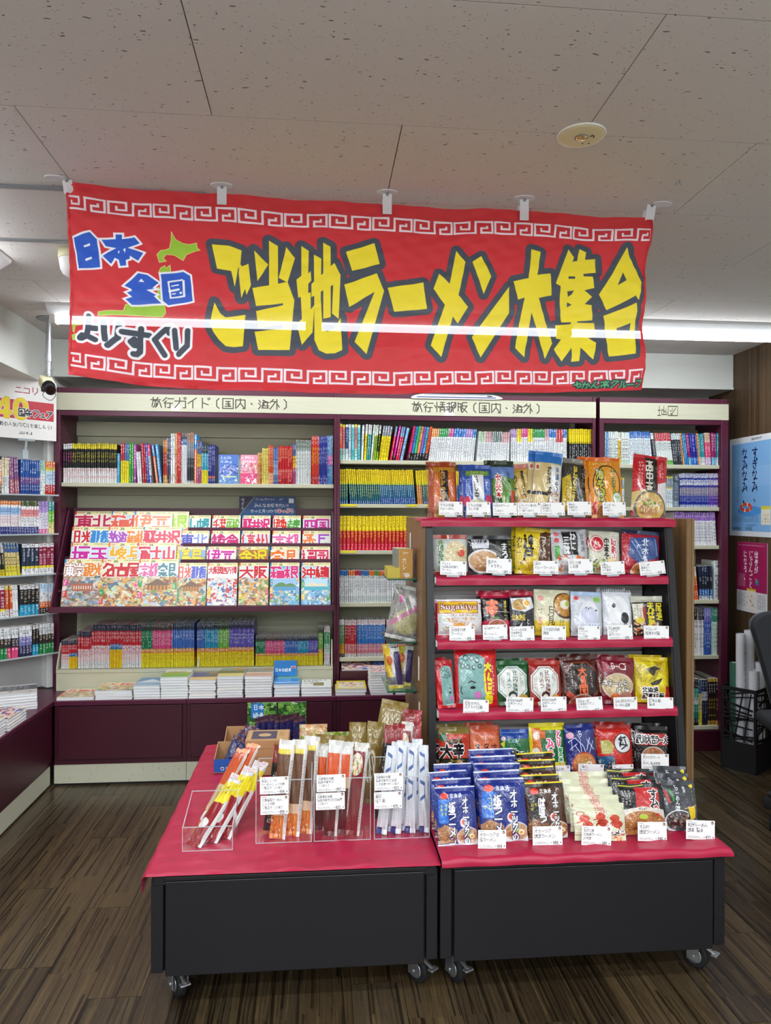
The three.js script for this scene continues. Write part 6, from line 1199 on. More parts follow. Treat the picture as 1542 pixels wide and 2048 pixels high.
art('showa', (a) => a.fill('#3c3a32').R(0, 0, 1, 0.1, '#8a8a80').P([[0.04, 0.36], [0.3, 0.28], [0.52, 0.9], [0.1, 0.96]], '#d8b81e').T('昭和の中華そば', 0.4, 0.14, 0.108, '#f0dc50', { ...V, w: 0.15, edge: [['#2a2410', 4]], gap: 1.03 }).R(0.66, 0.12, 0.22, 0.4, '#1e1a18').S(0.7, 0.14, 0.14, 0.36, 0.045, '#e4dcc8', true).S(0.16, 0.4, 0.14, 0.46, 0.05, '#5a4a10', true).veg(0.7, 0.55, 0.28, 0.3, ['#6a8a3a', '#8aa04a', '#a86a3a'], 24).R(0.1, 0.9, 0.86, 0.1, '#9a9890'));
art('abura', (a) => a.fill('#e8921c').R(0, 0, 1, 0.06, '#e06a14').S(0.12, 0.09, 0.74, 0.06, 0.045, '#fae4b4').C(0.5, 0.46, 0.42, 0.32, '#1e2a14').C(0.5, 0.46, 0.39, 0.3, '#eaa028').T('油そば', 0.2, 0.2, 0.18, '#c4c048', { ...V, w: 0.18, edge: [['#1e2a14', 5]], gap: 1.02 }).T('やっぱ旨', 0.66, 0.2, 0.09, '#c4c048', { ...V, w: 0.15, edge: [['#1e2a14', 3]] }).C(0.8, 0.68, 0.14, 0.1, '#dcecd8', '#2a8a3a').S(0.72, 0.64, 0.16, 0.08, 0.04, '#2a8a3a').B(0.45, 0.93, 0.34, '#c8702a', '#e8e4dc').R(0.04, 0.74, 0.1, 0.2, '#c82a2a'));
art('takachuka', (a) => a.fill('#c41a26').P([[0, 0.62], [0.36, 0.56], [0.3, 0.9], [0, 0.9]], '#d8c07a').P([[0.7, 0.46], [1, 0.4], [1, 0.9], [0.7, 0.9]], '#e8e4e6').R(0.34, 0.05, 0.34, 0.62, '#16120f').T('高中華', 0.36, 0.1, 0.17, '#f0e8d8', { ...V, w: 0.14, gap: 1.04 }).S(0.14, 0.12, 0.16, 0.4, 0.05, '#f4dcd4', true).S(0.74, 0.1, 0.16, 0.3, 0.04, '#f4dcd4', true).B(0.52, 0.82, 0.46, '#d8b060', '#6a6458').veg(0.2, 0.7, 0.6, 0.2, ['#e8c888', '#4a8a3a', '#c88a5a', '#f0dca8'], 40));
art('nagahama', (a) => a.fill('#d8dcda').R(0, 0, 1, 0.11, '#a8301e').R(0.42, 0, 0.06, 0.11, '#e0dcd4').R(0, 0.92, 1, 0.08, '#a8301e').R(0.12, 0.16, 0.2, 0.7, '#b8d8a8').T('元祖長浜屋', 0.14, 0.18, 0.125, '#1c2a1c', { ...V, w: 0.14, gap: 1.03 }).C(0.66, 0.5, 0.34, 0.34, '#e8dcb4').N(0.66, 0.5, 0.33, 0.33, '#c8ac68', '#f0e6c4', 130).C(0.8, 0.48, 0.1, 0.09, '#d8442a').veg(0.74, 0.56, 0.24, 0.26, ['#4aa03a', '#7ac050', '#3a8a2e'], 40));
art('maruya', (a) => a.fill('#16161a').R(0.08, 0.1, 0.38, 0.24, '#d0d4dc').T('いがまりやな', 0.1, 0.12, 0.09, '#24262c', { w: 0.16 }).C(0.34, 0.66, 0.36, 0.3, '#e4e2e0').C(0.34, 0.66, 0.31, 0.25, '#c89a68').veg(0.1, 0.46, 0.5, 0.38, ['#d8a878', '#b87a50', '#e8c8a0', '#a86a44', '#f0dcc0'], 60).T('まるや', 0.74, 0.2, 0.2, '#eef0f0', { ...V, w: 0.14, gap: 1.02, sx: 0.6 }).S(0.9, 0.14, 0.08, 0.6, 0.06, '#a8c83a', true).C(0.62, 0.68, 0.05, 0.04, '#b8d04a').R(0.62, 0.16, 0.1, 0.4, '#3a4038'));
art('kobe', (a) => a.fill('#e0c41c').P([[0.66, 0.12], [0.84, 0.06], [1, 0.12], [1, 0.9], [0.58, 0.9], [0.62, 0.5]], '#5a3420').T('神戸', 0.22, 0.18, 0.28, '#181410', { ...V, w: 0.18, sx: 0.8, gap: 1 }).T('コク旨スープ', 0.72, 0.18, 0.105, '#f4ecdc', { ...V, w: 0.15, sx: 0.85 }).S(0.88, 0.14, 0.1, 0.7, 0.06, '#e8dcb0', true).veg(0.1, 0.74, 0.5, 0.24, ['#c8342a', '#e8e0c0', '#5aa03a', '#d87a3a'], 34).T('カレー', 0.04, 0.22, 0.12, '#181410', { ...V, w: 0.12, sx: 0.8 }));
art('kani', (a) => a.fill('#c4c8cc').R(0.3, 0.06, 0.42, 0.52, '#141416').T('かに', 0.52, 0.08, 0.19, '#f0f2f2', { ...V, w: 0.15, sx: 0.72 }).T('三味', 0.32, 0.16, 0.19, '#f0f2f2', { ...V, w: 0.15, sx: 0.72 }).T('北海道', 0.8, 0.12, 0.12, '#5a6068', { ...V, w: 0.1, sx: 0.8 }).R(0.08, 0.38, 0.12, 0.32, '#4aa83a').C(0.14, 0.26, 0.07, 0.05, '#d83a4a').C(0.14, 0.12, 0.07, 0.05, '#e86a7a').veg(0.1, 0.6, 0.8, 0.3, ['#d8501e', '#e87a3a', '#f0a868', '#c83a1a', '#e8e0d8'], 60).R(0.28, 0.66, 0.36, 0.14, '#dce0e2'));
art('wakayama', (a) => a.fill('#dfe0cc').C(0.24, 0.3, 0.22, 0.2, '#e8e4d8', '#c82a3a').C(0.24, 0.3, 0.18, 0.16, '#c82436').T('丸', 0.14, 0.22, 0.16, '#f4e8e4').T('中華そば', 0.46, 0.16, 0.165, '#16160f', { ...V, w: 0.16, sx: 0.8, gap: 1.03 }).R(0.7, 0.14, 0.2, 0.58, '#e8dcd8').T('和歌山', 0.7, 0.16, 0.17, '#c83040', { ...V, w: 0.13, ...WE, sx: 0.8 }).veg(0.1, 0.6, 0.8, 0.32, ['#d8b04a', '#e8c87a', '#6a4a34', '#5aa03a', '#f0e0b0'], 60));
art('morisoba', (a) => a.fill('#b8283a').R(0, 0, 1, 0.09, '#22305a').P([[0.2, 0.2], [0.9, 0.14], [0.98, 0.6], [0.4, 0.76], [0.14, 0.6]], '#3a5490').T('北木香', 0.5, 0.2, 0.17, '#e8eef4', { ...V, w: 0.13, sx: 0.8, slant: 0.5 }).L(0.24, 0.28, 0.5, 0.66, '#9cb4e0', 6).L(0.32, 0.24, 0.58, 0.6, '#9cb4e0', 6).L(0.84, 0.2, 0.92, 0.56, '#9cb4e0', 6).B(0.6, 0.9, 0.36, '#d8863a', '#e8dccc').veg(0.02, 0.04, 0.3, 0.2, ['#e8e0e0', '#c83a4a'], 12).S(0.84, 0.7, 0.1, 0.24, 0.05, '#f0d8d8', true));
art('sugaki', (a) => { a.fill('#e4e4e6').R(0, 0.03, 0.05, 0.97, '#b81e34').R(0, 0.93, 1, 0.07, '#c81a3e').R(0.06, 0.06, 0.86, 0.32, '#b8301e').R(0.075, 0.075, 0.83, 0.29, '#f0cc1a').T('スガキヤラーメン', 0.34, 0.4, 0.055, '#a86a2a', { w: 0.14 }).C(0.18, 0.52, 0.1, 0.09, '#c8dcd0').veg(0.2, 0.5, 0.62, 0.34, ['#e0b088', '#c88a5a', '#f0dcc4', '#d8a878'], 70).C(0.5, 0.72, 0.12, 0.1, '#e8a84a').veg(0.12, 0.66, 0.16, 0.16, ['#5aa83a', '#8ac85a'], 24); });
{ const g = packAtlas.g, i = ART.sugaki, x = (i % 8) * 256, y = Math.floor(i / 8) * packAtlas.ch; g.save(); g.font = 'bold 52px serif'; g.textBaseline = 'middle'; g.lineJoin = 'round'; g.strokeStyle = '#8a2a1a'; g.lineWidth = 10; g.strokeText('Sugakiya', x + 26, y + 62, 206); g.fillStyle = '#f6f2ee'; g.fillText('Sugakiya', x + 26, y + 62, 206); g.restore(); }
art('gekikara', (a) => a.fill('#18141a').R(0, 0, 1, 0.14, '#b8183e').T('辛', 0.16, 0.2, 0.4, '#f0641e', { w: 0.2, sx: 0.8 }).T('激辛ラーメン', 0.74, 0.2, 0.085, '#e0d03a', { ...V, w: 0.15, sx: 0.9 }).S(0.04, 0.18, 0.1, 0.4, 0.05, '#c8c4c0', true).L(0.05, 0.42, 0.95, 0.46, '#e8e4e0', 3).P([[0, 0.66], [0.5, 0.6], [1, 0.66], [1, 1], [0, 1]], '#c01a40').B(0.5, 0.8, 0.36, '#b85a3a', '#d8d4d8').R(0.3, 0.56, 0.3, 0.04, '#5a8a4a'));
art('hokuto', (a) => a.fill('#1c1c26').R(0, 0, 1, 0.12, '#a81a36').P([[0.04, 0.16], [0.9, 0.14], [1, 0.36], [0.6, 0.46], [0.1, 0.4]], '#e4e8f0').C(0.42, 0.3, 0.34, 0.12, '#c89a4a').C(0.7, 0.27, 0.18, 0.09, '#f4f0e8').C(0.7, 0.27, 0.11, 0.06, '#f0b02a').veg(0.1, 0.2, 0.34, 0.16, ['#8ab04a', '#d88a5a', '#c8a878'], 30).T('北海道塩', 0.06, 0.52, 0.12, '#e0c43a', { w: 0.16, sx: 0.9 }).T('とんこつ', 0.66, 0.62, 0.1, '#f0f2f4', { ...V, w: 0.14 }).P([[0.1, 0.92], [0.5, 0.66], [0.42, 0.8], [0.66, 0.76], [0.3, 0.96]], '#e8ecf2'));
art('tsukimi', (a) => a.fill('#e4e2c0').R(0, 0.68, 1, 0.32, '#e8cc3a').C(0.84, 0.34, 0.34, 0.28, '#5a3420').C(0.84, 0.33, 0.3, 0.24, '#c88a3a').N(0.84, 0.33, 0.28, 0.22, '#e8c068', '#a86a2a', 50).C(0.84, 0.32, 0.14, 0.1, '#f0ecd8').C(0.9, 0.3, 0.06, 0.05, '#b8c84a').T('月見', 0.36, 0.38, 0.2, '#5a4a30', { ...V, w: 0.1, gap: 1.04, sx: 0.8 }).T('味噌', 0.12, 0.6, 0.08, '#c84a4a', { ...V, w: 0.1 }).C(0.16, 0.2, 0.08, 0.06, '#e8a8a0').S(0.68, 0.62, 0.2, 0.22, 0.05, '#7a6a3a', true).S(0.1, 0.42, 0.1, 0.16, 0.04, '#7a6a4a', true));
art('enaga', (a) => a.fill('#cdd3dc').R(0, 0, 1, 0.1, '#a8c0dc').C(0.55, 0.5, 0.3, 0.28, '#eef0f6').P([[0.32, 0.38], [0.52, 0.2], [0.7, 0.34]], '#eef0f6').C(0.55, 0.56, 0.27, 0.22, '#d4d8ee').C(0.46, 0.37, 0.018, 0.014, '#1c1c22').C(0.6, 0.37, 0.018, 0.014, '#1c1c22').P([[0.51, 0.38], [0.56, 0.38], [0.535, 0.41]], '#24242a').C(0.78, 0.42, 0.03, 0.02, '#3a3a40').C(0.82, 0.18, 0.12, 0.06, '#8ac85a').C(0.16, 0.16, 0.07, 0.05, '#d84a5a').T('しまえなが', 0.4, 0.72, 0.085, '#8ab8dc', { w: 0.16, ...WE }).T('ラーメン', 0.36, 0.84, 0.085, '#8ab8dc', { w: 0.16, ...WE }));
art('bear', (a) => { a.fill('#e3e7ee'); for (let k = 0; k < 18; k++) a.R(0.02 + k * 0.056, 0, 0.026, 0.06, '#1e2026'); a.P([[0.16, 0.4], [0.24, 0.16], [0.6, 0.14], [0.86, 0.4], [0.9, 0.78], [0.2, 0.8]], '#f2f4f8').C(0.34, 0.36, 0.06, 0.05, '#26262c').C(0.35, 0.35, 0.015, 0.012, '#d8d8dc').C(0.7, 0.62, 0.14, 0.12, '#26242a').L(0.7, 0.72, 0.64, 0.82, '#26242a', 5).L(0.64, 0.82, 0.5, 0.82, '#26242a', 5).L(0.7, 0.72, 0.86, 0.84, '#26242a', 5).S(0.4, 0.9, 0.3, 0.04, 0.03, '#3a3a44'); });
art('maze', (a) => a.fill('#1b1a16').R(0, 0, 1, 0.16, '#c8c8b8').R(0.04, 0.2, 0.3, 0.4, '#dcd8c4').S(0.06, 0.24, 0.26, 0.34, 0.05, '#4a4a40', true).T('まぜ麺', 0.46, 0.16, 0.2, '#e8d424', { ...V, w: 0.18, gap: 1, sx: 0.9 }).T('尾道', 0.74, 0.2, 0.2, '#e8d424', { ...V, w: 0.16, sx: 0.8 }).C(0.36, 0.42, 0.05, 0.18, '#b8302a').C(0.22, 0.62, 0.14, 0.08, '#e0c42a').veg(0.06, 0.68, 0.7, 0.3, ['#c87a4a', '#e8a878', '#d8b48a', '#a85a34', '#e8dcd0'], 70));
const statue = (a, x0) => a.R(x0, 0.2, 0.62, 0.74, '#7fb0ac').C(x0 + 0.31, 0.22, 0.3, 0.1, '#7fb0ac').C(x0 + 0.06, 0.24, 0.05, 0.04, '#7fb0ac', '#16201e').C(x0 + 0.18, 0.19, 0.06, 0.045, '#7fb0ac', '#16201e').C(x0 + 0.32, 0.2, 0.05, 0.04, '#7fb0ac', '#16201e').C(x0 + 0.44, 0.23, 0.05, 0.04, '#7fb0ac', '#16201e').C(x0 + 0.1, 0.33, 0.045, 0.035, '#7fb0ac', '#16201e').C(x0 + 0.22, 0.34, 0.045, 0.035, '#7fb0ac', '#16201e').C(x0 + 0.36, 0.35, 0.045, 0.035, '#7fb0ac', '#16201e').C(x0 + 0.5, 0.33, 0.04, 0.03, '#7fb0ac', '#16201e');
art('buddha', (a) => statue(a.fill('#c8141e').R(0, 0.14, 1, 0.06, '#e02a2a'), 0.08).L(0.3, 0.6, 0.36, 0.57, '#16201e', 5).L(0.36, 0.57, 0.46, 0.6, '#16201e', 5).C(0.4, 0.68, 0.06, 0.025, '#16201e').L(0.14, 0.66, 0.12, 0.74, '#16201e', 4).L(0.12, 0.74, 0.16, 0.78, '#16201e', 4).C(0.52, 0.8, 0.08, 0.06, '#d87ac0').L(0.3, 0.92, 0.46, 0.94, '#16201e', 4).T('大仏拉麺', 0.68, 0.27, 0.165, '#f0e41e', { ...V, w: 0.24, gap: 1.02, cap: 'butt' }).S(0.86, 0.3, 0.1, 0.5, 0.05, '#f4d8d0', true));
art('buddhaSide', (a) => statue(a.fill('#b8141e'), 0.3).R(0, 0.2, 0.3, 0.8, '#d0202a').L(0.66, 0.58, 0.8, 0.6, '#16201e', 5).C(0.74, 0.68, 0.06, 0.025, '#16201e').C(0.8, 0.8, 0.07, 0.06, '#d87ac0'));
const octagon = (a, bg, dark, gold, text) => { const pts = (s) => [[-0.4, -0.95], [0.4, -0.95], [1, -0.45], [1, 0.45], [0.4, 0.95], [-0.4, 0.95], [-1, 0.45], [-1, -0.45]].map(([x, y]) => [0.48 + x * 0.42 * s, 0.5 + y * 0.38 * s]); return a.fill(bg).P(pts(1.08), dark).P(pts(1.03), '#e8ece8').P(pts(0.95), shade(dark, 0.3)).P(pts(0.9), '#e4e8e2').T('比内地鶏', 0.48, 0.22, 0.12, dark, { ...V, w: 0.12 }).T('白湯ラ', 0.3, 0.26, 0.11, dark, { ...V, w: 0.1 }).C(0.48, 0.76, 0.13, 0.08, text).C(0.48, 0.81, 0.09, 0.07, '#f0ece4').P([[0.24, 0.92], [0.48, 0.84], [0.72, 0.92], [0.7, 1], [0.26, 1]], '#eeeae4').C(0.8, 0.84, 0.12, 0.09, gold).S(0.14, 0.4, 0.1, 0.3, 0.035, dark, true).S(0.7, 0.3, 0.12, 0.3, 0.035, dark, true); };
art('hinaiGreen', (a) => octagon(a, '#1e5a2c', '#2a5a48', '#c8a03a', '#1a3a2a'));
art('hinaiRed', (a) => octagon(a, '#a8261c', '#6a2018', '#e0a03a', '#4a1a14'));
art('taisho', (a) => a.fill('#4a1a14').P([[0.3, 0.12], [0.7, 0.12], [0.96, 0.34], [0.96, 0.74], [0.7, 0.96], [0.3, 0.96], [0.06, 0.74], [0.06, 0.34]], '#7a3a24').P([[0.32, 0.16], [0.68, 0.16], [0.92, 0.36], [0.92, 0.72], [0.68, 0.92], [0.32, 0.92], [0.1, 0.72], [0.1, 0.36]], '#1e100e').T('大昌園', 0.44, 0.24, 0.185, '#e8642a', { ...V, w: 0.18, gap: 1.02 }).S(0.22, 0.3, 0.16, 0.4, 0.05, '#d8c4b8', true).S(0.74, 0.34, 0.12, 0.34, 0.05, '#d8c4b8', true).P([[0.14, 0.7], [0.4, 0.86], [0.3, 0.94], [0.08, 0.8]], '#b84a34').veg(0.0, 0.04, 0.3, 0.14, ['#e0d8d4', '#8a3a2a'], 10).veg(0.7, 0.08, 0.28, 0.14, ['#e0d8d4', '#8a3a2a'], 10).B(0.5, 0.98, 0.36, '#a8503a', '#c8b8a8'));
art('gyutan', (a) => a.fill('#7a1428').T('らー麺', 0.24, 0.14, 0.13, '#f0e8e4', { w: 0.15 }).C(0.6, 0.2, 0.1, 0.06, '#7a1428', '#f0e8e4').R(0.04, 0.12, 0.14, 0.2, '#a83a50').C(0.48, 0.62, 0.46, 0.28, '#dcccb4').C(0.48, 0.62, 0.42, 0.25, '#c8b48c').N(0.48, 0.62, 0.4, 0.23, '#e8d8a8', '#b89a68', 60).T('牛テールら', 0.04, 0.5, 0.13, '#f6f2ea', { w: 0.14, edge: [['#3a2a20', 4]], sx: 0.9 }).T('塩 味', 0.42, 0.66, 0.13, '#f6f2ea', { w: 0.14, edge: [['#3a2a20', 4]] }).C(0.4, 0.84, 0.14, 0.08, '#d8703a').C(0.72, 0.82, 0.2, 0.1, '#b07a64'));
art('dino', (a) => { a.fill('#d8bc10'); for (let k = 0; k < 20; k++) a.P([[rr(0, 1), rr(0, 0.7)], [rr(0, 1), rr(0, 0.7)], [rr(0, 1), rr(0, 0.7)]], pick(['rgba(250,236,60,.5)', 'rgba(120,96,10,.25)'])); a.P([[0.3, 0.26], [0.56, 0.2], [0.74, 0.26], [0.58, 0.3], [0.5, 0.42], [0.4, 0.36]], '#2a240a').P([[0.4, 0.58], [0.6, 0.5], [0.78, 0.46], [0.64, 0.6], [0.46, 0.62]], '#241e08').T('北海道', 0.18, 0.66, 0.12, '#16140c', { w: 0.18, ...WE }).T('恐竜拉麺', 0.18, 0.8, 0.125, '#16140c', { w: 0.18, ...WE }).R(0.84, 0.64, 0.16, 0.28, '#d8381e').S(0.86, 0.66, 0.12, 0.2, 0.06, '#3a100a', true); });
art('taishin', (a) => a.fill('#c83a20').R(0, 0, 1, 0.14, '#8a7a3a').C(0.14, 0.2, 0.12, 0.08, '#2a6a4a').P([[0.2, 0.26], [0.7, 0.22], [0.74, 0.32], [0.3, 0.34]], '#2a1c10').S(0.28, 0.25, 0.4, 0.06, 0.05, '#d8a83a').T('大辛', 0.06, 0.34, 0.27, '#121614', { w: 0.2, ...WE, sx: 1.1 }).R(0, 0.6, 1, 0.1, '#1c2418').T('ラーメン', 0.34, 0.615, 0.07, '#e8d84a', { w: 0.16 }).veg(0, 0.7, 1, 0.26, ['#5aa040', '#e8dcc8', '#e8a068', '#c8dca0', '#d8684a', '#f0ece0'], 110));
art('kitakata', (a) => a.fill('#e0764a').R(0, 0, 1, 0.2, '#c85a38').S(0.06, 0.24, 0.8, 0.06, 0.05, '#7a2a1a').T('喜多方', 0.14, 0.36, 0.17, '#2a1a14', { w: 0.11, gap: 1.45 }).T('ラーメン', 0.42, 0.62, 0.11, '#f0e6dc', { w: 0.13, edge: [['#5a3420', 3]] }).P([[0.16, 0.62], [0.3, 0.56], [0.36, 0.72], [0.26, 0.84], [0.16, 0.78]], '#d8dce0').C(0.84, 0.78, 0.11, 0.06, '#b81e24').S(0.78, 0.76, 0.14, 0.04, 0.035, '#f4e0dc').S(0.72, 0.4, 0.18, 0.16, 0.06, '#e87aa0', true));
art('kushiro', (a) => a.fill('#22703c').R(0, 0, 1, 0.2, '#1e4aa0').S(0.04, 0.06, 0.8, 0.03, 0.025, '#dce8f4').T('北海道', 0.24, 0.2, 0.09, '#a8d0e4', { w: 0.1 }).P([[0, 0.3], [0.14, 0.24], [0.12, 0.4]], '#e8d83a').C(0.1, 0.2, 0.07, 0.05, '#e8c8d0').T('釧路', 0.04, 0.42, 0.24, '#121a14', { w: 0.15, edge: [['#e4ece4', 5]], sx: 0.95 }).T('醤油', 0.62, 0.46, 0.16, '#e8ece8', { w: 0.1, sx: 0.9 }).P([[0, 0.74], [1, 0.68], [1, 1], [0, 1]], '#c8c8bc').veg(0.05, 0.7, 0.9, 0.26, ['#c8a04a', '#8a9a6a', '#e8dcc0', '#5a8a3a', '#d8b878', '#8a8a84'], 90));
art('torimiso', (a) => a.fill('#ece22a').R(0.08, 0.1, 0.22, 0.86, '#e0762a').R(0.3, 0.14, 0.68, 0.6, '#1e6a3a').T('とり', 0.72, 0.16, 0.15, '#e83a7a', { ...V, ...WE, w: 0.17, sx: 0.8 }).T('みそ', 0.46, 0.3, 0.19, '#e83a7a', { ...V, ...WE, w: 0.17, sx: 0.8 }).T('野菜', 0.78, 0.48, 0.12, '#2aa05a', { ...V, ...WE, w: 0.15, sx: 0.8 }).C(0.19, 0.24, 0.09, 0.08, '#f4e4d8').C(0.16, 0.56, 0.1, 0.1, '#f0f0e4').C(0.18, 0.86, 0.09, 0.08, '#a8cc3a').P([[0.26, 0.16], [0.44, 0.14], [0.42, 0.3], [0.28, 0.28]], '#e06a1e').veg(0.3, 0.76, 0.68, 0.2, ['#e8dcc0', '#c89a5a', '#e8c88a', '#8ab04a'], 50));
art('ebi', (a) => { a.fill('#1c2c7c'); for (const [x0, y0, x1, y1] of [[0.1, 0.34, 0.3, 0.26], [0.3, 0.26, 0.56, 0.42], [0.56, 0.42, 0.62, 0.58], [0.3, 0.4, 0.5, 0.6], [0.7, 0.3, 0.9, 0.5], [0.8, 0.28, 0.66, 0.5], [0.2, 0.3, 0.2, 0.5], [0.4, 0.2, 0.5, 0.32], [0.9, 0.34, 0.74, 0.56], [0.46, 0.34, 0.5, 0.62], [0.14, 0.48, 0.36, 0.38]]) a.L(x0, y0, x1, y1, '#dfe4f4', 5); a.T('ら', 0.44, 0.14, 0.12, '#f0f2fa').C(0.16, 0.22, 0.12, 0.06, '#e8a8c0').B(0.56, 0.76, 0.42, '#d88a4a', '#c85a4a').S(0.06, 0.8, 0.16, 0.1, 0.05, '#e8ecf6'); });
art('niboshi', (a) => a.fill('#cc2c22').R(0, 0, 1, 0.1, '#a81e1c').C(0.7, 0.38, 0.24, 0.2, '#15161a').C(0.7, 0.38, 0.22, 0.185, '#e8ecee').T('煮', 0.58, 0.26, 0.12, '#15161a').L(0.6, 0.28, 0.8, 0.26, '#15161a', 9).L(0.66, 0.24, 0.62, 0.44, '#15161a', 9).L(0.76, 0.3, 0.8, 0.44, '#15161a', 9).L(0.62, 0.4, 0.82, 0.42, '#15161a', 8).L(0.66, 0.5, 0.76, 0.44, '#15161a', 8).P([[0.08, 0.32], [0.3, 0.3], [0.46, 0.44], [0.36, 0.58], [0.1, 0.58]], '#c8c46a').veg(0.1, 0.34, 0.32, 0.22, ['#d8d49a', '#e8a83a', '#b8c86a', '#e0dcb0'], 40).P([[0, 0.64], [0.4, 0.62], [0.56, 0.98], [0, 1]], '#1e5a84').veg(0.02, 0.66, 0.4, 0.28, ['#e8c44a', '#c84a3a', '#2a8aa8', '#e8dcc0', '#3a3a4a'], 40).S(0.6, 0.64, 0.3, 0.24, 0.05, '#8a1e18', true));
art('asahikawa', (a) => a.fill('#141316').R(0.06, 0.16, 0.9, 0.24, '#b8201e').T('旭川大吉ラーメン', 0.04, 0.2, 0.17, '#181214', { w: 0.16, ...WE, sx: 0.62, gap: 1.08 }).B(0.5, 0.62, 0.36, '#a8643a', '#d8d0c4', 0).T('大吉', 0.4, 0.56, 0.07, '#4a3a30').veg(0.74, 0.4, 0.24, 0.5, ['#d8a89a', '#b85a4a', '#e8c8b8'], 30));
const okhotsk = (a, body, panel, side, word, photo) => { a.fill(body).R(0, 0, 1, 0.03, '#d4d8e4').C(0.22, 0.16, 0.1, 0.055, '#d83a2a').T('北海道', 0.36, 0.125, 0.075, '#eef0f4', { w: 0.13, gap: 1.2 }).R(0.06, 0.22, 0.32, 0.04, side).R(0.06, 0.22, 0.24, 0.4, side).S(0.1, 0.3, 0.16, 0.24, 0.06, '#f0e04a', true); a.P([[0.02, 0.72], [0.2, 0.64], [0.5, 0.74], [0.48, 0.96], [0.02, 0.96]], photo[0]).veg(0.04, 0.7, 0.4, 0.24, photo, 50).B(0.76, 0.84, 0.28, photo[1], '#e4e0e4').C(0.66, 0.62, 0.09, 0.08, '#e8dce0').C(0.66, 0.61, 0.06, 0.045, '#d84a34'); a.T('オホーツクの', 0.66, 0.2, 0.135, '#f6f7fa', { ...V, w: 0.17, sx: 0.85, gap: 0.98, edge: [[panel, 4]], slant: 0.5 }).T(word, 0.3, 0.28, 0.145, '#f6f7fa', { ...V, w: 0.17, sx: 0.95, gap: 0.98, edge: [[panel, 4]], slant: 0.5 }).R(0, 0.97, 1, 0.03, '#d4d8e4'); };
art('shio', (a) => okhotsk(a, '#1a2c80', '#101c54', '#1c6ac8', '塩ラーメン', ['#a87850', '#c89a70', '#8a5a3c', '#d8b898']));
art('shio2', (a) => okhotsk(a, '#1a2c80', '#101c54', '#1c6ac8', '塩ラーメン', ['#b08058', '#c89a70', '#8a5a3c', '#e0c8a8']));
art('miso', (a) => { okhotsk(a, '#4a2a1c', '#2a140c', '#181014', '味噌ラーメ', ['#8a5a34', '#a87042', '#6a4024', '#c8a060']); a.R(0, 0, 1, 0.035, '#e8d01e').R(0, 0.035, 1, 0.06, '#1c1614'); });
art('crab', (a) => { a.fill('#d9dabc').P([[0.36, 0], [0.5, 0], [0.66, 0.3], [0.52, 0.32]], '#d8b8a8').S(0.4, 0.02, 0.2, 0.26, 0.04, '#b83a2a'); for (const [x, y] of [[0.2, 0.42], [0.5, 0.36], [0.78, 0.4]]) { a.C(x, y, 0.1, 0.09, '#c8442c').C(x + 0.05, y + 0.16, 0.1, 0.1, '#b83620'); for (let k = 0; k < 6; k++) a.L(x, y + 0.05, x + rr(-0.16, 0.16), y + rr(0.08, 0.34), pick(['#c83a22', '#d8583a', '#a82c1a']), 8); } a.C(0.12, 0.3, 0.07, 0.05, '#e8e0c8', '#b83a2a').T('ラーメン', 0.44, 0.72, 0.12, '#16140f', { w: 0.16, ...WE }).T('毛がに', 0.6, 0.54, 0.11, '#f4f0e4', { ...V, w: 0.16 }).veg(0.5, 0.82, 0.46, 0.16, ['#c8683a', '#e0a05a', '#d8402a', '#e8c89a'], 40); });
art('sumire', (a) => a.fill('#1d1c20').R(0.36, 0.08, 0.54, 0.4, '#c0262a').P([[0, 0.02], [0.3, 0.05], [0.6, 0.02], [0.6, 0.04], [0.3, 0.07], [0, 0.05]], '#c8c43a').T('すみれ', 0.68, 0.12, 0.17, '#141214', { ...V, w: 0.15, edge: [['#f2eeea', 5]], gap: 1.02 }).S(0.06, 0.12, 0.24, 0.32, 0.045, '#d8d8d4', true).P([[0, 0.52], [0.5, 0.44], [1, 0.52], [1, 1], [0, 1]], '#dcd4c8').T('すみれ', 0.4, 0.47, 0.05, '#2a2420', { w: 0.1 }).C(0.5, 0.8, 0.52, 0.27, '#b0703a').N(0.5, 0.76, 0.48, 0.22, '#c88a4a', '#8a5428', 90).C(0.5, 0.64, 0.1, 0.05, '#b8d04a').veg(0.06, 0.72, 0.3, 0.2, ['#d8a85a', '#c8883a', '#e8c078'], 24).veg(0.54, 0.7, 0.36, 0.16, ['#c8a08a', '#b08068', '#e0c8b4'], 24).R(0.78, 0.58, 0.08, 0.05, '#c8302a'));
art('rishiri', (a) => a.fill('#3c3e44').T('らーめん味楽', 0.36, 0.1, 0.095, '#f0f2f4', { ...V, w: 0.14, gap: 1.04 }).T('利尻', 0.6, 0.12, 0.06, '#f0f2f4', { ...V }).P([[0.8, 0.1], [0.9, 0.06], [0.94, 0.12], [0.86, 0.16]], '#e0c81e').S(0.86, 0.2, 0.06, 0.2, 0.035, '#d8c43a', true).P([[0.04, 0.2], [0.1, 0.18], [0.24, 0.44], [0.16, 0.46]], '#b83a34').P([[0.18, 0.16], [0.24, 0.16], [0.34, 0.4], [0.28, 0.42]], '#3a8a4a').C(0.44, 0.82, 0.42, 0.24, '#dfe0e6').C(0.44, 0.8, 0.38, 0.2, '#3a3034').veg(0.14, 0.66, 0.6, 0.26, ['#8a6a5c', '#6a4a40', '#b08c78', '#e4dcd0', '#4a5a3a'], 50).P([[0.7, 0.52], [0.9, 0.5], [0.92, 0.74], [0.76, 0.78]], '#e8c41e').L(0.6, 0.56, 0.98, 0.48, '#d8b47a', 5));
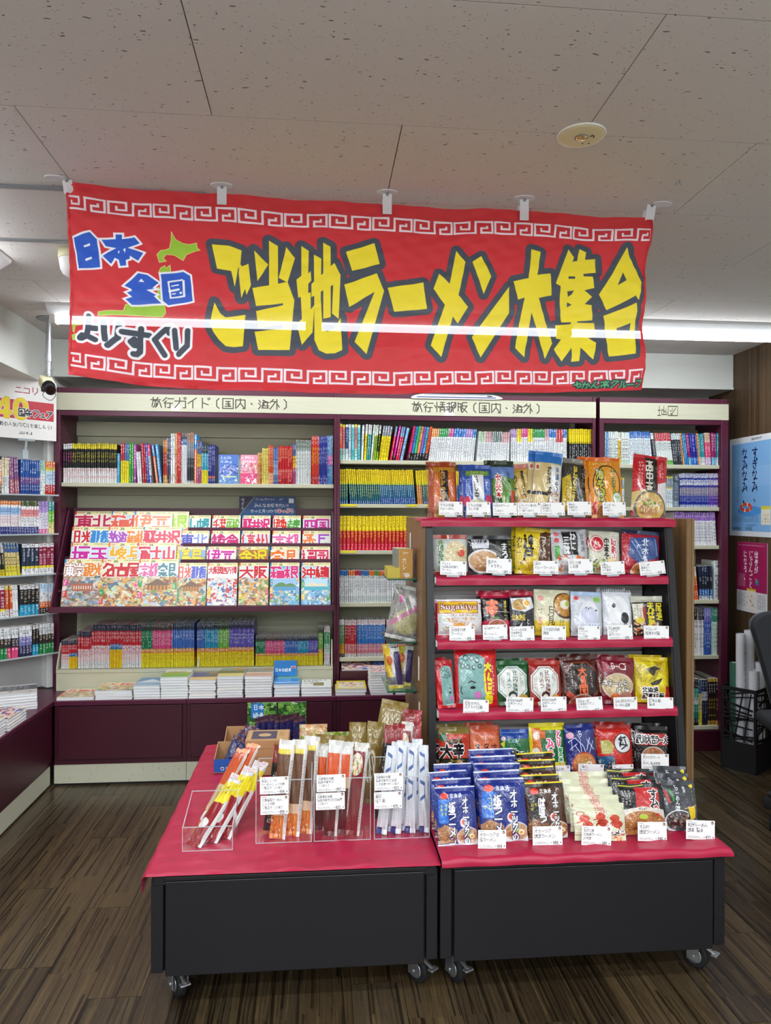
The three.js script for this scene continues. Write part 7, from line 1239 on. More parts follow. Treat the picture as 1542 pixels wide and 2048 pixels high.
art('stickBrown', (a) => a.fill('#6e4a34').R(0, 0, 1, 0.1, '#e4e2de').R(0, 0.1, 1, 0.05, '#e0c83a').R(0, 0.66, 0.8, 0.1, '#e8c8a8').R(0, 0.76, 0.8, 0.24, '#d87a34').veg(0, 0.78, 0.7, 0.2, ['#e8a84a', '#c85a2a', '#f0e0c8', '#b8481e'], 30).R(0.8, 0, 0.2, 1, '#e2e0dc').S(0.84, 0.2, 0.14, 0.7, 0.03, '#6a6a66', true));
art('stickOrange', (a) => a.fill('#d8582a').R(0, 0, 1, 0.14, '#dcdcd8').R(0, 0.4, 0.82, 0.1, '#d8b48a').R(0, 0.5, 0.82, 0.5, '#5a1c1e').R(0.82, 0, 0.18, 1, '#dcdad6').S(0.85, 0.3, 0.12, 0.6, 0.03, '#6a6a66', true));
art('stickRed', (a) => a.fill('#7a1a22').R(0, 0, 1, 0.1, '#d8d4cc').C(0.3, 0.24, 0.4, 0.12, '#e8dcc8').veg(0, 0.14, 0.66, 0.2, ['#d89a3a', '#c8542a', '#6a9a3a', '#f0e4c8'], 30).R(0.82, 0, 0.18, 1, '#d8d6d2').S(0.85, 0.3, 0.12, 0.6, 0.03, '#6a6a66', true));
art('stickWhite', (a) => { a.fill('#dfe3ea'); for (const [y0, y1] of [[0.1, 0.3], [0.42, 0.62]]) { a.L(0.2, y0, 0.62, y0 + 0.03, '#4a68a0', 12).L(0.62, y0 + 0.03, 0.6, y1 - 0.04, '#4a68a0', 12).L(0.6, y1 - 0.04, 0.2, y1, '#4a68a0', 12); } a.R(0, 0.92, 0.5, 0.08, '#24347a').S(0.2, 0.66, 0.12, 0.2, 0.03, '#8a8e98', true).L(0.66, 0, 0.66, 1, '#c4c8d0', 4); });
art('stickRedYellow', (a) => a.fill('#8e1a22').R(0, 0, 1, 0.14, '#dcd8d8').S(0.1, 0.02, 0.8, 0.1, 0.03, '#c86a8a').R(0, 0.14, 1, 0.3, '#ecd81e').S(0.3, 0.2, 0.3, 0.18, 0.06, '#3a3410', true).C(0.3, 0.72, 0.3, 0.06, '#e0dedc').R(0.8, 0.4, 0.2, 0.6, '#d8d8d6'));
art('stickTan', (a) => a.fill('#c8501e').R(0, 0, 1, 0.06, '#e8a87a').R(0, 0.48, 1, 0.3, '#cdb488').C(0.3, 0.84, 0.3, 0.06, '#e4dccc').R(0.84, 0, 0.16, 1, '#e0d4c8'));
art('goldFoil', (a) => a.fill('#8a7434').C(0.5, 0.55, 0.26, 0.2, '#e8e4d0').C(0.5, 0.55, 0.2, 0.15, '#8a7434').S(0.2, 0.14, 0.6, 0.14, 0.06, '#e4dcb8').L(0.5, 0.42, 0.5, 0.68, '#e8e4d0', 5).L(0.36, 0.5, 0.64, 0.6, '#e8e4d0', 5));
art('indigoFoil', (a) => a.fill('#24245e').R(0, 0, 1, 0.16, '#5a3a4a').S(0.2, 0.3, 0.6, 0.4, 0.07, '#4a4a8a'));
art('yellowPack', (a) => a.fill('#e8d020').R(0, 0, 1, 0.5, '#d8b48a').veg(0, 0.02, 1, 0.5, ['#e0b07a', '#c88a4a', '#8ab04a', '#f0e0c0'], 60).T('ラーメン', 0.2, 0.5, 0.2, '#1a1610', { w: 0.18, ...WE, sx: 0.7 }));
art('greenPack', (a) => a.fill('#8aa03a').veg(0, 0, 1, 1, ['#a8b84a', '#d8d48a', '#6a8a2a', '#e8e4c0', '#c8a84a'], 120).S(0.2, 0.3, 0.6, 0.3, 0.1, '#3a4a1a'));
art('curryBox', (a) => a.fill('#c8902a').S(0.3, 0.1, 0.4, 0.14, 0.08, '#f4ecd8').T('カレー', 0.3, 0.3, 0.2, '#f4ecd8', { ...V, w: 0.13 }).R(0, 0, 0.04, 1, '#e8b44a').C(0.6, 0.9, 0.2, 0.08, '#e8e0d0'));
art('bagNoodle', (a) => a.fill('#b4b4ae').veg(0, 0, 1, 1, ['#c8c8c4', '#9a9a94', '#d8d8d4', '#8a8a88'], 90).C(0.55, 0.66, 0.4, 0.22, '#d4d0a0').N(0.55, 0.66, 0.4, 0.22, '#e8e4b8', '#b0ac78', 120).P([[0.04, 0.7], [0.1, 0.78], [0.96, 0.34], [0.92, 0.26]], '#d88ab0').P([[0.2, 0.2], [0.3, 0.18], [0.34, 0.3], [0.24, 0.34]], '#d84a9a'));
art('purplePack', (a) => a.fill('#d8dad8').R(0, 0, 0.4, 0.7, '#e0bc1e').R(0.62, 0.1, 0.38, 0.9, '#4a3a6a').R(0, 0.7, 0.6, 0.2, '#8a8a90').C(0.3, 0.3, 0.2, 0.12, '#d86a2a').R(0, 0.92, 1, 0.08, '#c8b43a'));
art('blackRed', (a) => a.fill('#161416').R(0, 0, 1, 0.2, '#8a2a2a').S(0.2, 0.3, 0.3, 0.6, 0.09, '#e8e4dc', true).R(0.7, 0, 0.3, 1, '#a82230'));
// ---------------------------------------------------------------- the packs
const foilBump = clothBump.clone(); foilBump.repeat.set(18, 15); foilBump.needsUpdate = true;
const packMat = packAtlas.material(0.22, { clearcoat: 0.7, clearcoatRoughness: 0.08, bumpMap: foilBump, bumpScale: 0.0035 });
function packGeometry(cell, w, h, t, seed) {
  const nx = 14, ny = 18, r = packAtlas.rect(cell, 2), pos = [], uv = [], idx = [], sealed = 0.014, ph = seed * 1.7;
  for (const s of [1, -1]) for (let j = 0; j <= ny; j++) for (let i = 0; i <= nx; i++) {
    const u = i / nx, v = j / ny, x = (u - 0.5) * 2, y = (v - 0.5) * 2, d = Math.min(v, 1 - v) * h, bulge = Math.pow(Math.max(0, 1 - Math.pow(Math.abs(x), 3)), 0.6) * Math.pow(Math.max(0, 1 - Math.pow(Math.abs(y), 5)), 0.7);
    const pleat = 0.0042 * Math.exp(-d / 0.02) * Math.sin(x * 9 + ph + s) + 0.0016 * Math.exp(-d / 0.035) * Math.sin(x * 21 + ph * 2), dent = 0.0034 * Math.sin(x * 3.1 + ph) * Math.sin(y * 4.3 + ph * 1.3) * bulge + 0.0018 * Math.sin(x * 8 + y * 6 + ph) * bulge, lift = s * (t / 2) * bulge;
    pos.push((u - 0.5) * w * (1 - 0.025 * bulge * Math.abs(y) + 0.012 * Math.sin(y * 5 + ph) * Math.abs(x)), sealed + v * (h - 2 * sealed), lift + (pleat * Math.min(1, bulge * 3) + dent) * (s > 0 ? 1 : 0.5)); const q = sealed / h, vv = q + v * (1 - 2 * q); uv.push(r[0] + (s > 0 ? u : 0.03) * (r[2] - r[0]), r[1] + (s > 0 ? vv : 0.9) * (r[3] - r[1]));
  }
  const row = nx + 1, base = row * (ny + 1);
  for (let j = 0; j < ny; j++) for (let i = 0; i < nx; i++) { const a = j * row + i; idx.push(a, a + 1, a + row, a + 1, a + row + 1, a + row); const b = base + a; idx.push(b, b + row, b + 1, b + 1, b + row, b + row + 1); }
  const g = new THREE.BufferGeometry(); g.setAttribute('position', new THREE.Float32BufferAttribute(pos, 3)); g.setAttribute('uv', new THREE.Float32BufferAttribute(uv, 2)); g.setIndex(idx); g.computeVertexNormals(); return g;
}
function sealGeometry(cell, w, y0, y1, v0, v1, seed) { // crimped strip: ridges across, a light wave along
  const nx = 22, r = packAtlas.rect(cell, 2), g = new THREE.PlaneGeometry(1, 1, nx, 3), a = g.attributes.position, t = g.attributes.uv;
  for (let i = 0; i < a.count; i++) { const u = a.getX(i) + 0.5, v = a.getY(i) + 0.5, k = Math.abs(v - (y1 > 0.03 ? 0 : 1)); a.setXYZ(i, (u - 0.5) * w * 1.004, y0 + v * (y1 - y0), (0.0035 * Math.sin(u * 7 + seed) + 0.002 * Math.sin(u * 15 + seed * 2)) * k + (i % 2 ? 0.0004 : -0.0004)); t.setXY(i, r[0] + u * (r[2] - r[0]), r[1] + (v0 + v * (v1 - v0)) * (r[3] - r[1])); }
  g.computeVertexNormals(); return g;
}
const sealMat = packAtlas.material(0.3, { clearcoat: 0.4, clearcoatRoughness: 0.2, side: THREE.DoubleSide });
function pack(cell, name, w, h, t, label, group, seed) {
  const m = mesh(name, packGeometry(cell, w, h, t, seed), packMat), s = 0.014 / h; tag(m, label, 'noodle pack', group);
  mesh('top_seal', sealGeometry(cell, w, h - 0.0142, h, 1 - s, 1, seed), sealMat, m); mesh('bottom_seal', sealGeometry(cell, w, 0, 0.0142, 0, s, seed + 1), sealMat, m); return m;
}
let packSeed = 0;
for (const [key, name, tier, x, z, w, h, rz, behind, label] of [
  ['curry', 'stick_noodle_pack', 1, 0.481, -2.815, 0.101, 0.219, 0, 1, 'brown curry noodle pack with a black centre strip'],
  ['hiyashi', 'stick_noodle_pack', 1, 0.609, -2.795, 0.113, 0.207, 0, 1, 'blue chilled noodle pack with a white centre strip'],
  ['tea', 'stick_noodle_pack', 1, 0.713, -2.81, 0.095, 0.227, 0, 1, 'green tea noodle pack with red lettering'],
  ['osumi', 'stick_noodle_pack', 1, 0.804, -2.835, 0.07, 0.217, -0.07, 0, 'golden noodle pack with black brush lettering'],
  ['ryukyu', 'stick_noodle_pack', 1, 0.871, -2.8, 0.109, 0.265, 0.122, 1, 'beige dry noodle pack with blue top'],
  ['showa', 'stick_noodle_pack', 1, 0.99, -2.83, 0.113, 0.241, 0.14, 0, 'dark noodle pack with yellow panel'],
  ['abura', 'noodle_pack', 1, 1.122, -2.795, 0.129, 0.242, 0, 2, 'orange noodle pack with olive lettering'],
  ['takachuka', 'stick_noodle_pack', 1, 1.279, -2.785, 0.138, 0.255, 0.122, 0, 'red noodle pack with black strip and bowl picture'],
  ['nagahama', 'noodle_pack', 2, 0.501, -2.785, 0.131, 0.154, 0, 0, 'clear and white noodle pack with red top'],
  ['maruya', 'noodle_pack', 2, 0.654, -2.775, 0.171, 0.151, 0, 0, 'black noodle pack with white bowl picture'],
  ['kobe', 'noodle_pack', 2, 0.819, -2.78, 0.141, 0.181, 0.07, 1, 'yellow curry ramen pack with brown side'],
  ['kani', 'noodle_pack', 2, 0.966, -2.775, 0.14, 0.177, 0, 0, 'silver crab ramen pack with black panel'],
  ['wakayama', 'noodle_pack', 2, 1.105, -2.785, 0.122, 0.167, 0.052, 1, 'cream ramen pack with red seal'],
  ['morisoba', 'noodle_pack', 2, 1.243, -2.773, 0.151, 0.172, 0.087, 0, 'red and blue ramen pack with bowl'],
  ['sugaki', 'noodle_pack', 3, 0.525, -2.74, 0.175, 0.143, 0, 0, 'white ramen pack with yellow sign'],
  ['gekikara', 'noodle_pack', 3, 0.674, -2.755, 0.114, 0.167, 0, 1, 'black ramen pack with flame orange character'],
  ['hokuto', 'noodle_pack', 3, 0.769, -2.738, 0.093, 0.172, 0, 1, 'black ramen pack with egg bowl picture'],
  ['tsukimi', 'noodle_pack', 3, 0.885, -2.75, 0.14, 0.176, 0.052, 0, 'pale yellow ramen pack with brush lettering'],
  ['enaga', 'noodle_pack', 3, 1.015, -2.735, 0.121, 0.169, 0.052, 0, 'pale silver ramen pack with a small white bird'],
  ['bear', 'noodle_pack', 3, 1.146, -2.75, 0.117, 0.175, 0.035, 1, 'white ramen pack with a polar bear face'],
  ['maze', 'noodle_pack', 3, 1.264, -2.74, 0.127, 0.15, 0, 0, 'dark mixed noodle pack with yellow lettering'],
  ['buddhaSide', 'noodle_pack', 4, 0.471, -2.69, 0.067, 0.173, -0.07, 1, 'teal and red pack seen from the side'],
  ['buddha', 'noodle_pack', 4, 0.585, -2.7, 0.158, 0.219, 0, 0, 'red ramen pack with a smiling teal statue face'],
  ['hinaiGreen', 'noodle_pack', 4, 0.726, -2.71, 0.126, 0.163, 0, 1, 'green ramen pack with white octagon'],
  ['hinaiRed', 'noodle_pack', 4, 0.847, -2.698, 0.12, 0.164, 0, 1, 'red ramen pack with white octagon'],
  ['taisho', 'noodle_pack', 4, 0.99, -2.71, 0.145, 0.177, -0.035, 1, 'dark brown ramen pack with orange characters'],
  ['gyutan', 'noodle_pack', 4, 1.122, -2.695, 0.126, 0.174, 0.07, 1, 'crimson ramen pack with pale bowl'],
  ['dino', 'noodle_pack', 4, 1.266, -2.71, 0.134, 0.169, 0.035, 1, 'shiny yellow ramen pack with black and white lettering'],
  ['taishin', 'noodle_pack', 5, 0.498, -2.66, 0.114, 0.182, 0, 1, 'red spicy ramen pack with vegetables'],
  ['kitakata', 'noodle_pack', 5, 0.613, -2.665, 0.11, 0.184, 0, 1, 'salmon coloured ramen pack'],
  ['kushiro', 'noodle_pack', 5, 0.723, -2.657, 0.106, 0.17, 0, 0, 'blue and green ramen pack with black brush characters'],
  ['torimiso', 'noodle_pack', 5, 0.848, -2.665, 0.136, 0.188, 0, 0, 'yellow and green hot pot pack with pink lettering'],
  ['ebi', 'noodle_pack', 5, 0.973, -2.653, 0.114, 0.185, -0.035, 0, 'navy ramen pack with white drawing and bowl'],
  ['niboshi', 'noodle_pack', 5, 1.105, -2.665, 0.134, 0.176, 0, 1, 'red ramen pack with white disc'],
  ['asahikawa', 'noodle_pack', 5, 1.241, -2.657, 0.128, 0.17, 0.052, 1, 'black ramen pack with red title band'],
  ['shio', 'noodle_pack', 6, 0.417, -2.182, 0.121, 0.165, -0.017, 3, 'navy salt ramen pack beside the clear holders'],
  ['shio2', 'noodle_pack', 6, 0.562, -2.194, 0.145, 0.181, 0, 4, 'navy salt ramen pack next to the brown miso packs'],
  ['miso', 'noodle_pack', 6, 0.701, -2.203, 0.122, 0.163, -0.017, 4, 'brown miso ramen pack with golden top'],
  ['crab', 'noodle_pack', 6, 0.854, -2.177, 0.159, 0.108, 0.035, 4, 'cream ramen pack with red crabs'],
  ['sumire', 'noodle_pack', 6, 1.004, -2.207, 0.141, 0.148, 0.017, 2, 'black ramen pack with red square'],
  ['rishiri', 'noodle_pack', 6, 1.135, -2.225, 0.111, 0.147, 0.035, 2, 'dark grey ramen pack with yellow noodles']]) {
  const y = tier === 6 ? 0.41 : TIERS[tier][0] - 0.001, where = tier === 6 ? 'on the front platform' : `on the ${tierWord[tier]} tier`, lean = tier === 6 ? 0.3 : 0.2, t = Math.min(0.036, w * 0.24);
  for (let k = 0; k <= behind; k++) {
    const m = pack(ART[key], name, w, h * (tier === 6 && k ? 1 : 1), tier === 6 ? 0.024 : t, `${label}, ${k ? ['', 'second in line', 'third in line', 'fourth in line', 'rearmost'][k] + (tier === 6 ? '' : ' on the ' + tierWord[tier] + ' tier') : where}`, 'noodle packs', ++packSeed);
    const step = tier === 6 ? 0.034 : 0.028; m.position.set(x - (k && tier !== 6 ? 0.012 * k : rr(-0.004, 0.004) * k), y + (tier === 6 ? k * 0.012 : k * 0.004), z - step * k); m.rotation.set(-lean, 0, -rz + (k ? rr(-0.03, 0.03) : 0));
  }
}
// ---------------------------------------------------------------- price cards
const cardAtlas = new Atlas(2048, 1024, 8, 8, '#ffffff');
const BLANK_CARD = cardAtlas.add(() => {});
const cardList = [
  [0.494, 1.394, -2.752, 0.09, 0.051, 0, 'きちみ製麺|カレーめん', '216', 'standing below the brown curry noodle pack'],
  [0.6, 1.395, -2.752, 0.092, 0.049, 0, 'きちみ製麺|冷し中華', '249', 'standing below the blue chilled noodle pack'],
  [0.702, 1.393, -2.752, 0.093, 0.049, 0, '知覧お茶ラーメ|ン|（2食入）', '400', 'standing below the green tea noodle pack'],
  [0.796, 1.394, -2.752, 0.091, 0.049, 0, 'ヒガシマル 鹿児島|ラーメン|こつ味（2食入）', '248', 'standing below the golden noodle pack'],
  [0.889, 1.394, -2.752, 0.092, 0.05, 0, '沖縄そば|琉球美人|（2食入）', '432', 'standing below the beige dry noodle pack'],
  [0.992, 1.396, -2.752, 0.094, 0.052, 0, '昭和の|中華そば|（2食入）', '411', 'standing below the dark pack with yellow panel'],
  [1.13, 1.395, -2.752, 0.091, 0.052, 0, 'やっぱり旨い|油そば|（2食入）', '432', 'standing below the orange pack with olive lettering'],
  [0.498, 1.171, -2.722, 0.098, 0.052, -0.035, 'マルタイ|元祖長浜屋協力|ラーメン', '173', 'standing below the clear and white pack'],
  [0.671, 1.176, -2.722, 0.097, 0.056, -0.052, '喜多方|「まるや」', '281', 'standing below the black pack with white bowl'],
  [0.852, 1.174, -2.722, 0.096, 0.049, -0.017, '神戸|カレーラーメン', '432', 'standing below the yellow curry ramen pack'],
  [0.987, 1.175, -2.722, 0.095, 0.055, 0, 'かに三味|しお味', '249', 'standing below the silver crab ramen pack'],
  [1.113, 1.171, -2.722, 0.094, 0.049, 0.035, '和歌山|中華そば|コク醤油', '411', 'standing below the cream ramen pack with red seal'],
  [1.271, 1.17, -2.722, 0.101, 0.05, 0.087, 'もり一杯|味噌スー|ラーメン', '422', 'standing below the red and blue ramen pack'],
  [0.527, 0.933, -2.69, 0.095, 0.052, 0, '名古屋の味|ラーメン', '260', 'standing below the white pack with yellow sign'],
  [0.651, 0.935, -2.69, 0.092, 0.054, 0.017, '旨み激辛ラーメ|ン|辛（トゥー）', '411', 'standing below the black pack with flame orange character'],
  [0.753, 0.928, -2.69, 0.093, 0.054, 0.017, 'ラーメンの王道|北海道本店|とんこつ塩', '260', 'standing below the black pack with egg bowl'],
  [0.873, 0.93, -2.69, 0.092, 0.052, -0.035, '三代目月見軒|味噌', '260', 'standing below the pale yellow ramen pack'],
  [1.008, 0.927, -2.69, 0.085, 0.054, -0.035, '動物園|シマエナガ|ラーメン|しょうゆ味', '260', 'standing below the silver pack with the bird'],
  [1.129, 0.929, -2.69, 0.097, 0.054, 0.017, '円山動物園|シロクマ|塩ラーメン', '260', 'standing below the polar bear pack'],
  [1.27, 0.924, -2.69, 0.098, 0.055, -0.035, 'マルシマ|尾道まぜ麺', '324', 'standing below the dark mixed noodle pack'],
  [0.57, 0.672, -2.648, 0.094, 0.051, -0.035, '奈良の大仏|スタミナ拉麺', '432', 'standing below the teal statue face pack'],
  [0.732, 0.676, -2.648, 0.101, 0.053, -0.052, '秋田比内地鶏|白湯ラーメン|塩', '411', 'standing below the green octagon pack'],
  [0.86, 0.676, -2.648, 0.096, 0.053, -0.017, '秋田比内地鶏|白湯ラーメン|醤油', '411', 'standing below the red octagon pack'],
  [0.997, 0.671, -2.648, 0.099, 0.053, 0.052, '名店の一杯|大昌園テグタン|ラーメン', '422', 'standing below the dark brown pack with orange characters'],
  [1.133, 0.668, -2.648, 0.09, 0.054, 0, '仙台名物の牛たん|らーめん塩味', '432', 'standing below the crimson pack with pale bowl'],
  [1.266, 0.669, -2.648, 0.1, 0.05, -0.035, '恐竜拉麺|醤油', '329', 'standing below the shiny yellow pack'],
  [0.485, 0.448, -2.602, 0.094, 0.05, 0, '大辛|ラーメン', '238', 'standing below the red spicy ramen pack'],
  [0.862, 0.441, -2.602, 0.091, 0.05, 0, 'とり野菜みそ|みそ味', '260', 'standing below the yellow and green hot pot pack'],
  [0.983, 0.445, -2.602, 0.095, 0.049, -0.07, '一番だし|らーメン|醤油味', '259', 'standing below the navy pack with white drawing'],
  [1.105, 0.438, -2.602, 0.079, 0.051, 0, 'ラーメン|煮干し', '248', 'standing below the red pack with white disc'],
  [1.225, 0.471, -2.602, 0.104, 0.053, -0.035, '旭川大吉ラーメ|ン|焦がし醤油風味', '328', 'standing below the black pack with red title band'],
  [0.514, 0.408, -2.157, 0.084, 0.052, -0.035, 'オホーツクの|塩ラーメン', '454', 'standing below the two navy salt ramen piles'],
  [0.686, 0.408, -2.166, 0.091, 0.054, -0.017, 'オホーツク|味噌ラーメン', '486', 'standing below the brown miso ramen pile'],
  [0.83, 0.408, -2.151, 0.091, 0.055, -0.07, '毛がに味|北海道ラーメン|みそ味', '389', 'standing below the cream crab ramen pile'],
  [1.012, 0.408, -2.167, 0.091, 0.055, -0.035, 'すみれ|味噌ラーメン', '540', 'standing below the black pile with red square'],
  [1.163, 0.408, -2.165, 0.091, 0.056, -0.07, '利尻らーめん|味楽 醤油', '411', 'standing below the dark grey pile at the corner'],
  [-0.132, 0.548, -2.266, 0.086, 0.05, 0.01, '長岡しょうが|らーめんしょうゆ味|（替玉付・2人前）', '454', 'upper card on the holder of brown noodle sticks'],
  [-0.131, 0.486, -2.266, 0.084, 0.055, 0.01, '三条背脂らーめん|しょうゆ味|（替玉付・2人前）', '454', 'lower card on the holder of brown noodle sticks'],
  [0.04, 0.55, -2.266, 0.088, 0.05, 0.01, '佐藤養悦本舗|稲庭中華そば|（2食入）', '897', 'upper card on the holder of orange noodle sticks'],
  [0.038, 0.495, -2.266, 0.088, 0.05, 0.01, '佐藤養悦本舗|稲庭中華そば比内地鶏|（2食入）', '821', 'lower card on the holder of orange noodle sticks'],
  [0.217, 0.549, -2.266, 0.088, 0.051, 0.01, '佐藤養悦本舗|稲庭中華そば 和風|しの食味つゆ（2食入', '821', 'upper card on the holder of white noodle bags'],
  [0.215, 0.493, -2.266, 0.086, 0.049, 0.01, '麺辰|担々麺', '875', 'lower card on the holder of white noodle bags']];
const cardCells = cardList.map(([, , , , , , text, price]) => cardAtlas.add((g, w, h) => {
  g.fillStyle = '#fbfbfb'; g.fillRect(0, 0, w, h); smallPrint(g, w * 0.06, h * 0.05, w * 0.15, h * 0.08, h * 0.065, '#555555');
  const lines = text.split('|'), size = h * (lines.length > 3 ? 0.14 : lines.length > 2 ? 0.165 : 0.215), longest = Math.max(...lines.map((l) => [...l].length)), sx = Math.min(1, (w * 0.86) / (longest * size * 1.1));
  lines.forEach((l, i) => write(g, l, w * 0.06, h * 0.15 + i * size * 1.2, size, '#2c2e33', { w: 0.085, sx, gap: 1.08, thin: true }));
  smallPrint(g, w * 0.06, h * 0.82, w * 0.4, h * 0.07, h * 0.055, '#333333'); g.fillStyle = '#2a2c30'; g.fillRect(w * 0.06, h * 0.91, w * 0.5, 1.5);
  g.font = `bold ${h * 0.21}px sans-serif`; g.textBaseline = 'alphabetic'; g.fillStyle = '#202226'; g.fillText(price, w * 0.68, h * 0.93); g.fillRect(w * 0.68, h * 0.955, w * 0.22, 2); g.fillRect(w * 0.6, h * 0.86, w * 0.06, 3); g.fillRect(w * 0.92, h * 0.84, w * 0.035, 7);
  g.fillStyle = '#3a2a22'; g.beginPath(); g.arc(w * 0.91, h * 0.13, h * 0.085, 0, 7); g.fill(); g.fillStyle = '#d8b49a'; g.beginPath(); g.arc(w * 0.905, h * 0.15, h * 0.055, 0, 7); g.fill();
}));
const cardMat = cardAtlas.material(0.5);
cardList.forEach(([x, y, z, w, h, rz, text, price, where], i) => {
  const t = thing('price_card', `white price card marked ${price}, ${where}`, 'price card', [x, y, z], 0, 'price cards'); t.rotation.set(-0.12, 0, rz);
  mesh('card', sheetGeometry(w, h, 0.0012, cardAtlas, cardCells[i], BLANK_CARD).translate(0, h / 2, 0), cardMat, t);
  if (i < 36) mesh('clear_holder', merged([box(w * 0.5, 0.008, 0.0015, 0, -0.003, -0.0016), box(w * 0.5, 0.0015, 0.03, 0, -0.0065, -0.016)]), M.acrylicEdge, t);
});

// ---------------------------------------------------------------- clear holders and noodle sticks on the platform
function clearHolder(label, x0, x1, z, front, back, depth, slope = true) {
  const t = thing('clear_holder', label, 'holder', [x0, TOP + 0.0062, z], 0, 'clear acrylic holders'), w = x1 - x0, T = 0.0025;
  mesh('base', span(0, w, 0, T, 0, -depth), M.acrylic, t);
  mesh('front_wall', span(0, w, T, front, 0, -T), M.acrylic, t); mesh('back_wall', span(0, w, T, back, -depth + T, -depth), M.acrylic, t);
  for (const x of [0, w - T]) mesh('side_wall', new THREE.ExtrudeGeometry(new THREE.Shape([[-T, T], [-T, front], [-depth + T, back], [-depth + T, T]].map((p) => new THREE.Vector2(...p))), { depth: T, bevelEnabled: false }).rotateY(-Math.PI / 2).translate(x + T, 0, 0), M.acrylic, t);
  mesh('polished_rim', merged([span(0, w, front, front + 0.002, 0.0002, -T), span(0, w, back, back + 0.002, -depth + T, -depth), rod([T / 2, front, -T], [T / 2, back, -depth], 0.0014, 6), rod([w - T / 2, front, -T], [w - T / 2, back, -depth], 0.0014, 6), span(0, w, 0, T, 0.0004, 0.0002), rod([0.001, 0, 0], [0.001, front, 0], 0.0013, 6), rod([w - 0.001, 0, 0], [w - 0.001, front, 0], 0.0013, 6)]), M.acrylicEdge, t);
  return t;
}
clearHolder('clear holder of brown and white noodle sticks', -0.188, -0.018, -2.272, 0.19, 0.225, 0.1);
clearHolder('clear holder of orange and red noodle sticks', -0.012, 0.162, -2.272, 0.19, 0.265, 0.1);
clearHolder('clear holder of white noodle bags with blue curves', 0.172, 0.345, -2.272, 0.19, 0.22, 0.1);
clearHolder('low clear bin with slanting noodle sticks', -0.4, -0.252, -2.236, 0.07, 0.115, 0.17);
// a stick pack from foot A to head B, its face turned to the viewer, side flap to the right
function stick(key, A, B, w, t, label, group) {
  const a = new THREE.Vector3(...A), b = new THREE.Vector3(...B), y = b.clone().sub(a), h = y.length(); y.normalize();
  const m = pack(ART[key], 'noodle_stick', w, h, t, label, group, ++packSeed), x = new THREE.Vector3(1, 0, 0.12).sub(y.clone().multiplyScalar(y.x + 0.12 * y.z)).normalize(), z = x.clone().cross(y);
  m.quaternion.setFromRotationMatrix(new THREE.Matrix4().makeBasis(x, y, z)); m.position.copy(a); return m;
}
const Y0 = TOP + 0.0095;
[[-0.372, -0.262, 0.53], [-0.328, -0.222, 0.545], [-0.292, -0.19, 0.555]].forEach(([x0, x1, y1], k) => stick('stickRedYellow', [x0, Y0, -2.262 - k * 0.026], [x1, y1, -2.49 - k * 0.026], 0.05, 0.02, `red and yellow noodle stick slanting in the low bin, ${['first', 'second', 'third'][k]} from the aisle`, 'red and yellow sticks'));
[[-0.365, -0.258, 0.575], [-0.325, -0.225, 0.585]].forEach(([x0, x1, y1], k) => stick('stickTan', [x0, Y0, -2.365 - k * 0.024], [x1, y1, -2.62 - k * 0.024], 0.048, 0.02, `orange and tan noodle stick at the back of the low bin, ${['outer', 'inner'][k]} one`, 'orange and tan sticks'));
[[-0.125, -0.095, 0.69], [-0.082, -0.055, 0.685], [-0.042, -0.018, 0.69]].forEach(([x0, x1, y1], k) => stick('stickBrown', [x0, Y0, -2.295 - k * 0.016], [x1, y1, -2.335 - k * 0.016], 0.05, 0.022, `brown and white noodle stick, ${['first', 'second', 'third'][k]} in its clear holder`, 'brown sticks'));
stick('blackRed', [-0.15, Y0 + 0.002, -2.345], [-0.115, 0.66, -2.366], 0.045, 0.014, 'dark noodle stick behind the brown ones in the clear holder', 'brown sticks');
[['stickOrange', 0.036, 0.058, 0.68, 'orange'], ['stickOrange', 0.072, 0.09, 0.675, 'second orange'], ['stickRed', 0.105, 0.14, 0.67, 'red picture']].forEach(([key, x0, x1, y1, word], k) => stick(key, [x0, Y0, -2.3 - (k % 2) * 0.012], [x1, y1, -2.352], 0.046, 0.02, `${word} noodle stick in the middle clear holder`, 'orange sticks'));
stick('stickOrange', [0.005, Y0, -2.345], [0.02, 0.66, -2.366], 0.034, 0.014, 'pale orange noodle stick at the rear of the middle clear holder', 'orange sticks');
for (let k = 0; k < 7; k++) stick('stickWhite', [0.197 + k * 0.0225, Y0, -2.302 - (k % 2) * 0.02], [0.237 + k * 0.0165, 0.655 + (k % 3) * 0.008, -2.36 - (k % 2) * 0.014], 0.034, 0.018, `white noodle bag with blue curves, ${['first', 'second', 'third', 'fourth', 'fifth', 'sixth', 'seventh'][k]} from the orange sticks`, 'white noodle bags');
[[0.2, 0.245, 'blackRed', 0.69], [0.235, 0.27, 'blackRed', 0.695], [0.275, 0.3, 'stickRed', 0.7], [0.31, 0.325, 'blackRed', 0.7]].forEach(([x0, x1, key, y1], k) => stick(key, [x0, Y0 - 0.003, -2.42], [x1, y1, -2.47], 0.042, 0.02, `${key === 'blackRed' ? 'black' : 'dark red'} noodle pouch standing behind the white bags, ${['first', 'second', 'third', 'fourth'][k]} along`, 'pouches behind the holders'));
[[0.005, 0.02, 0.62], [0.065, 0.075, 0.615], [0.13, 0.14, 0.66], [0.165, 0.205, 0.66]].forEach(([x0, x1, y1], k) => stick('goldFoil', [x0, Y0 - 0.003, -2.56], [x1, y1, -2.62], 0.06, 0.02, `gold foil pouch behind the clear holders, ${['first', 'second', 'third', 'fourth'][k]} along`, 'gold foil pouches'));
stick('goldFoil', [0.22, Y0 - 0.003, -2.66], [0.285, 0.705, -2.73], 0.1, 0.03, 'large gold pouch with white round seal near the wood end', 'gold foil pouches');
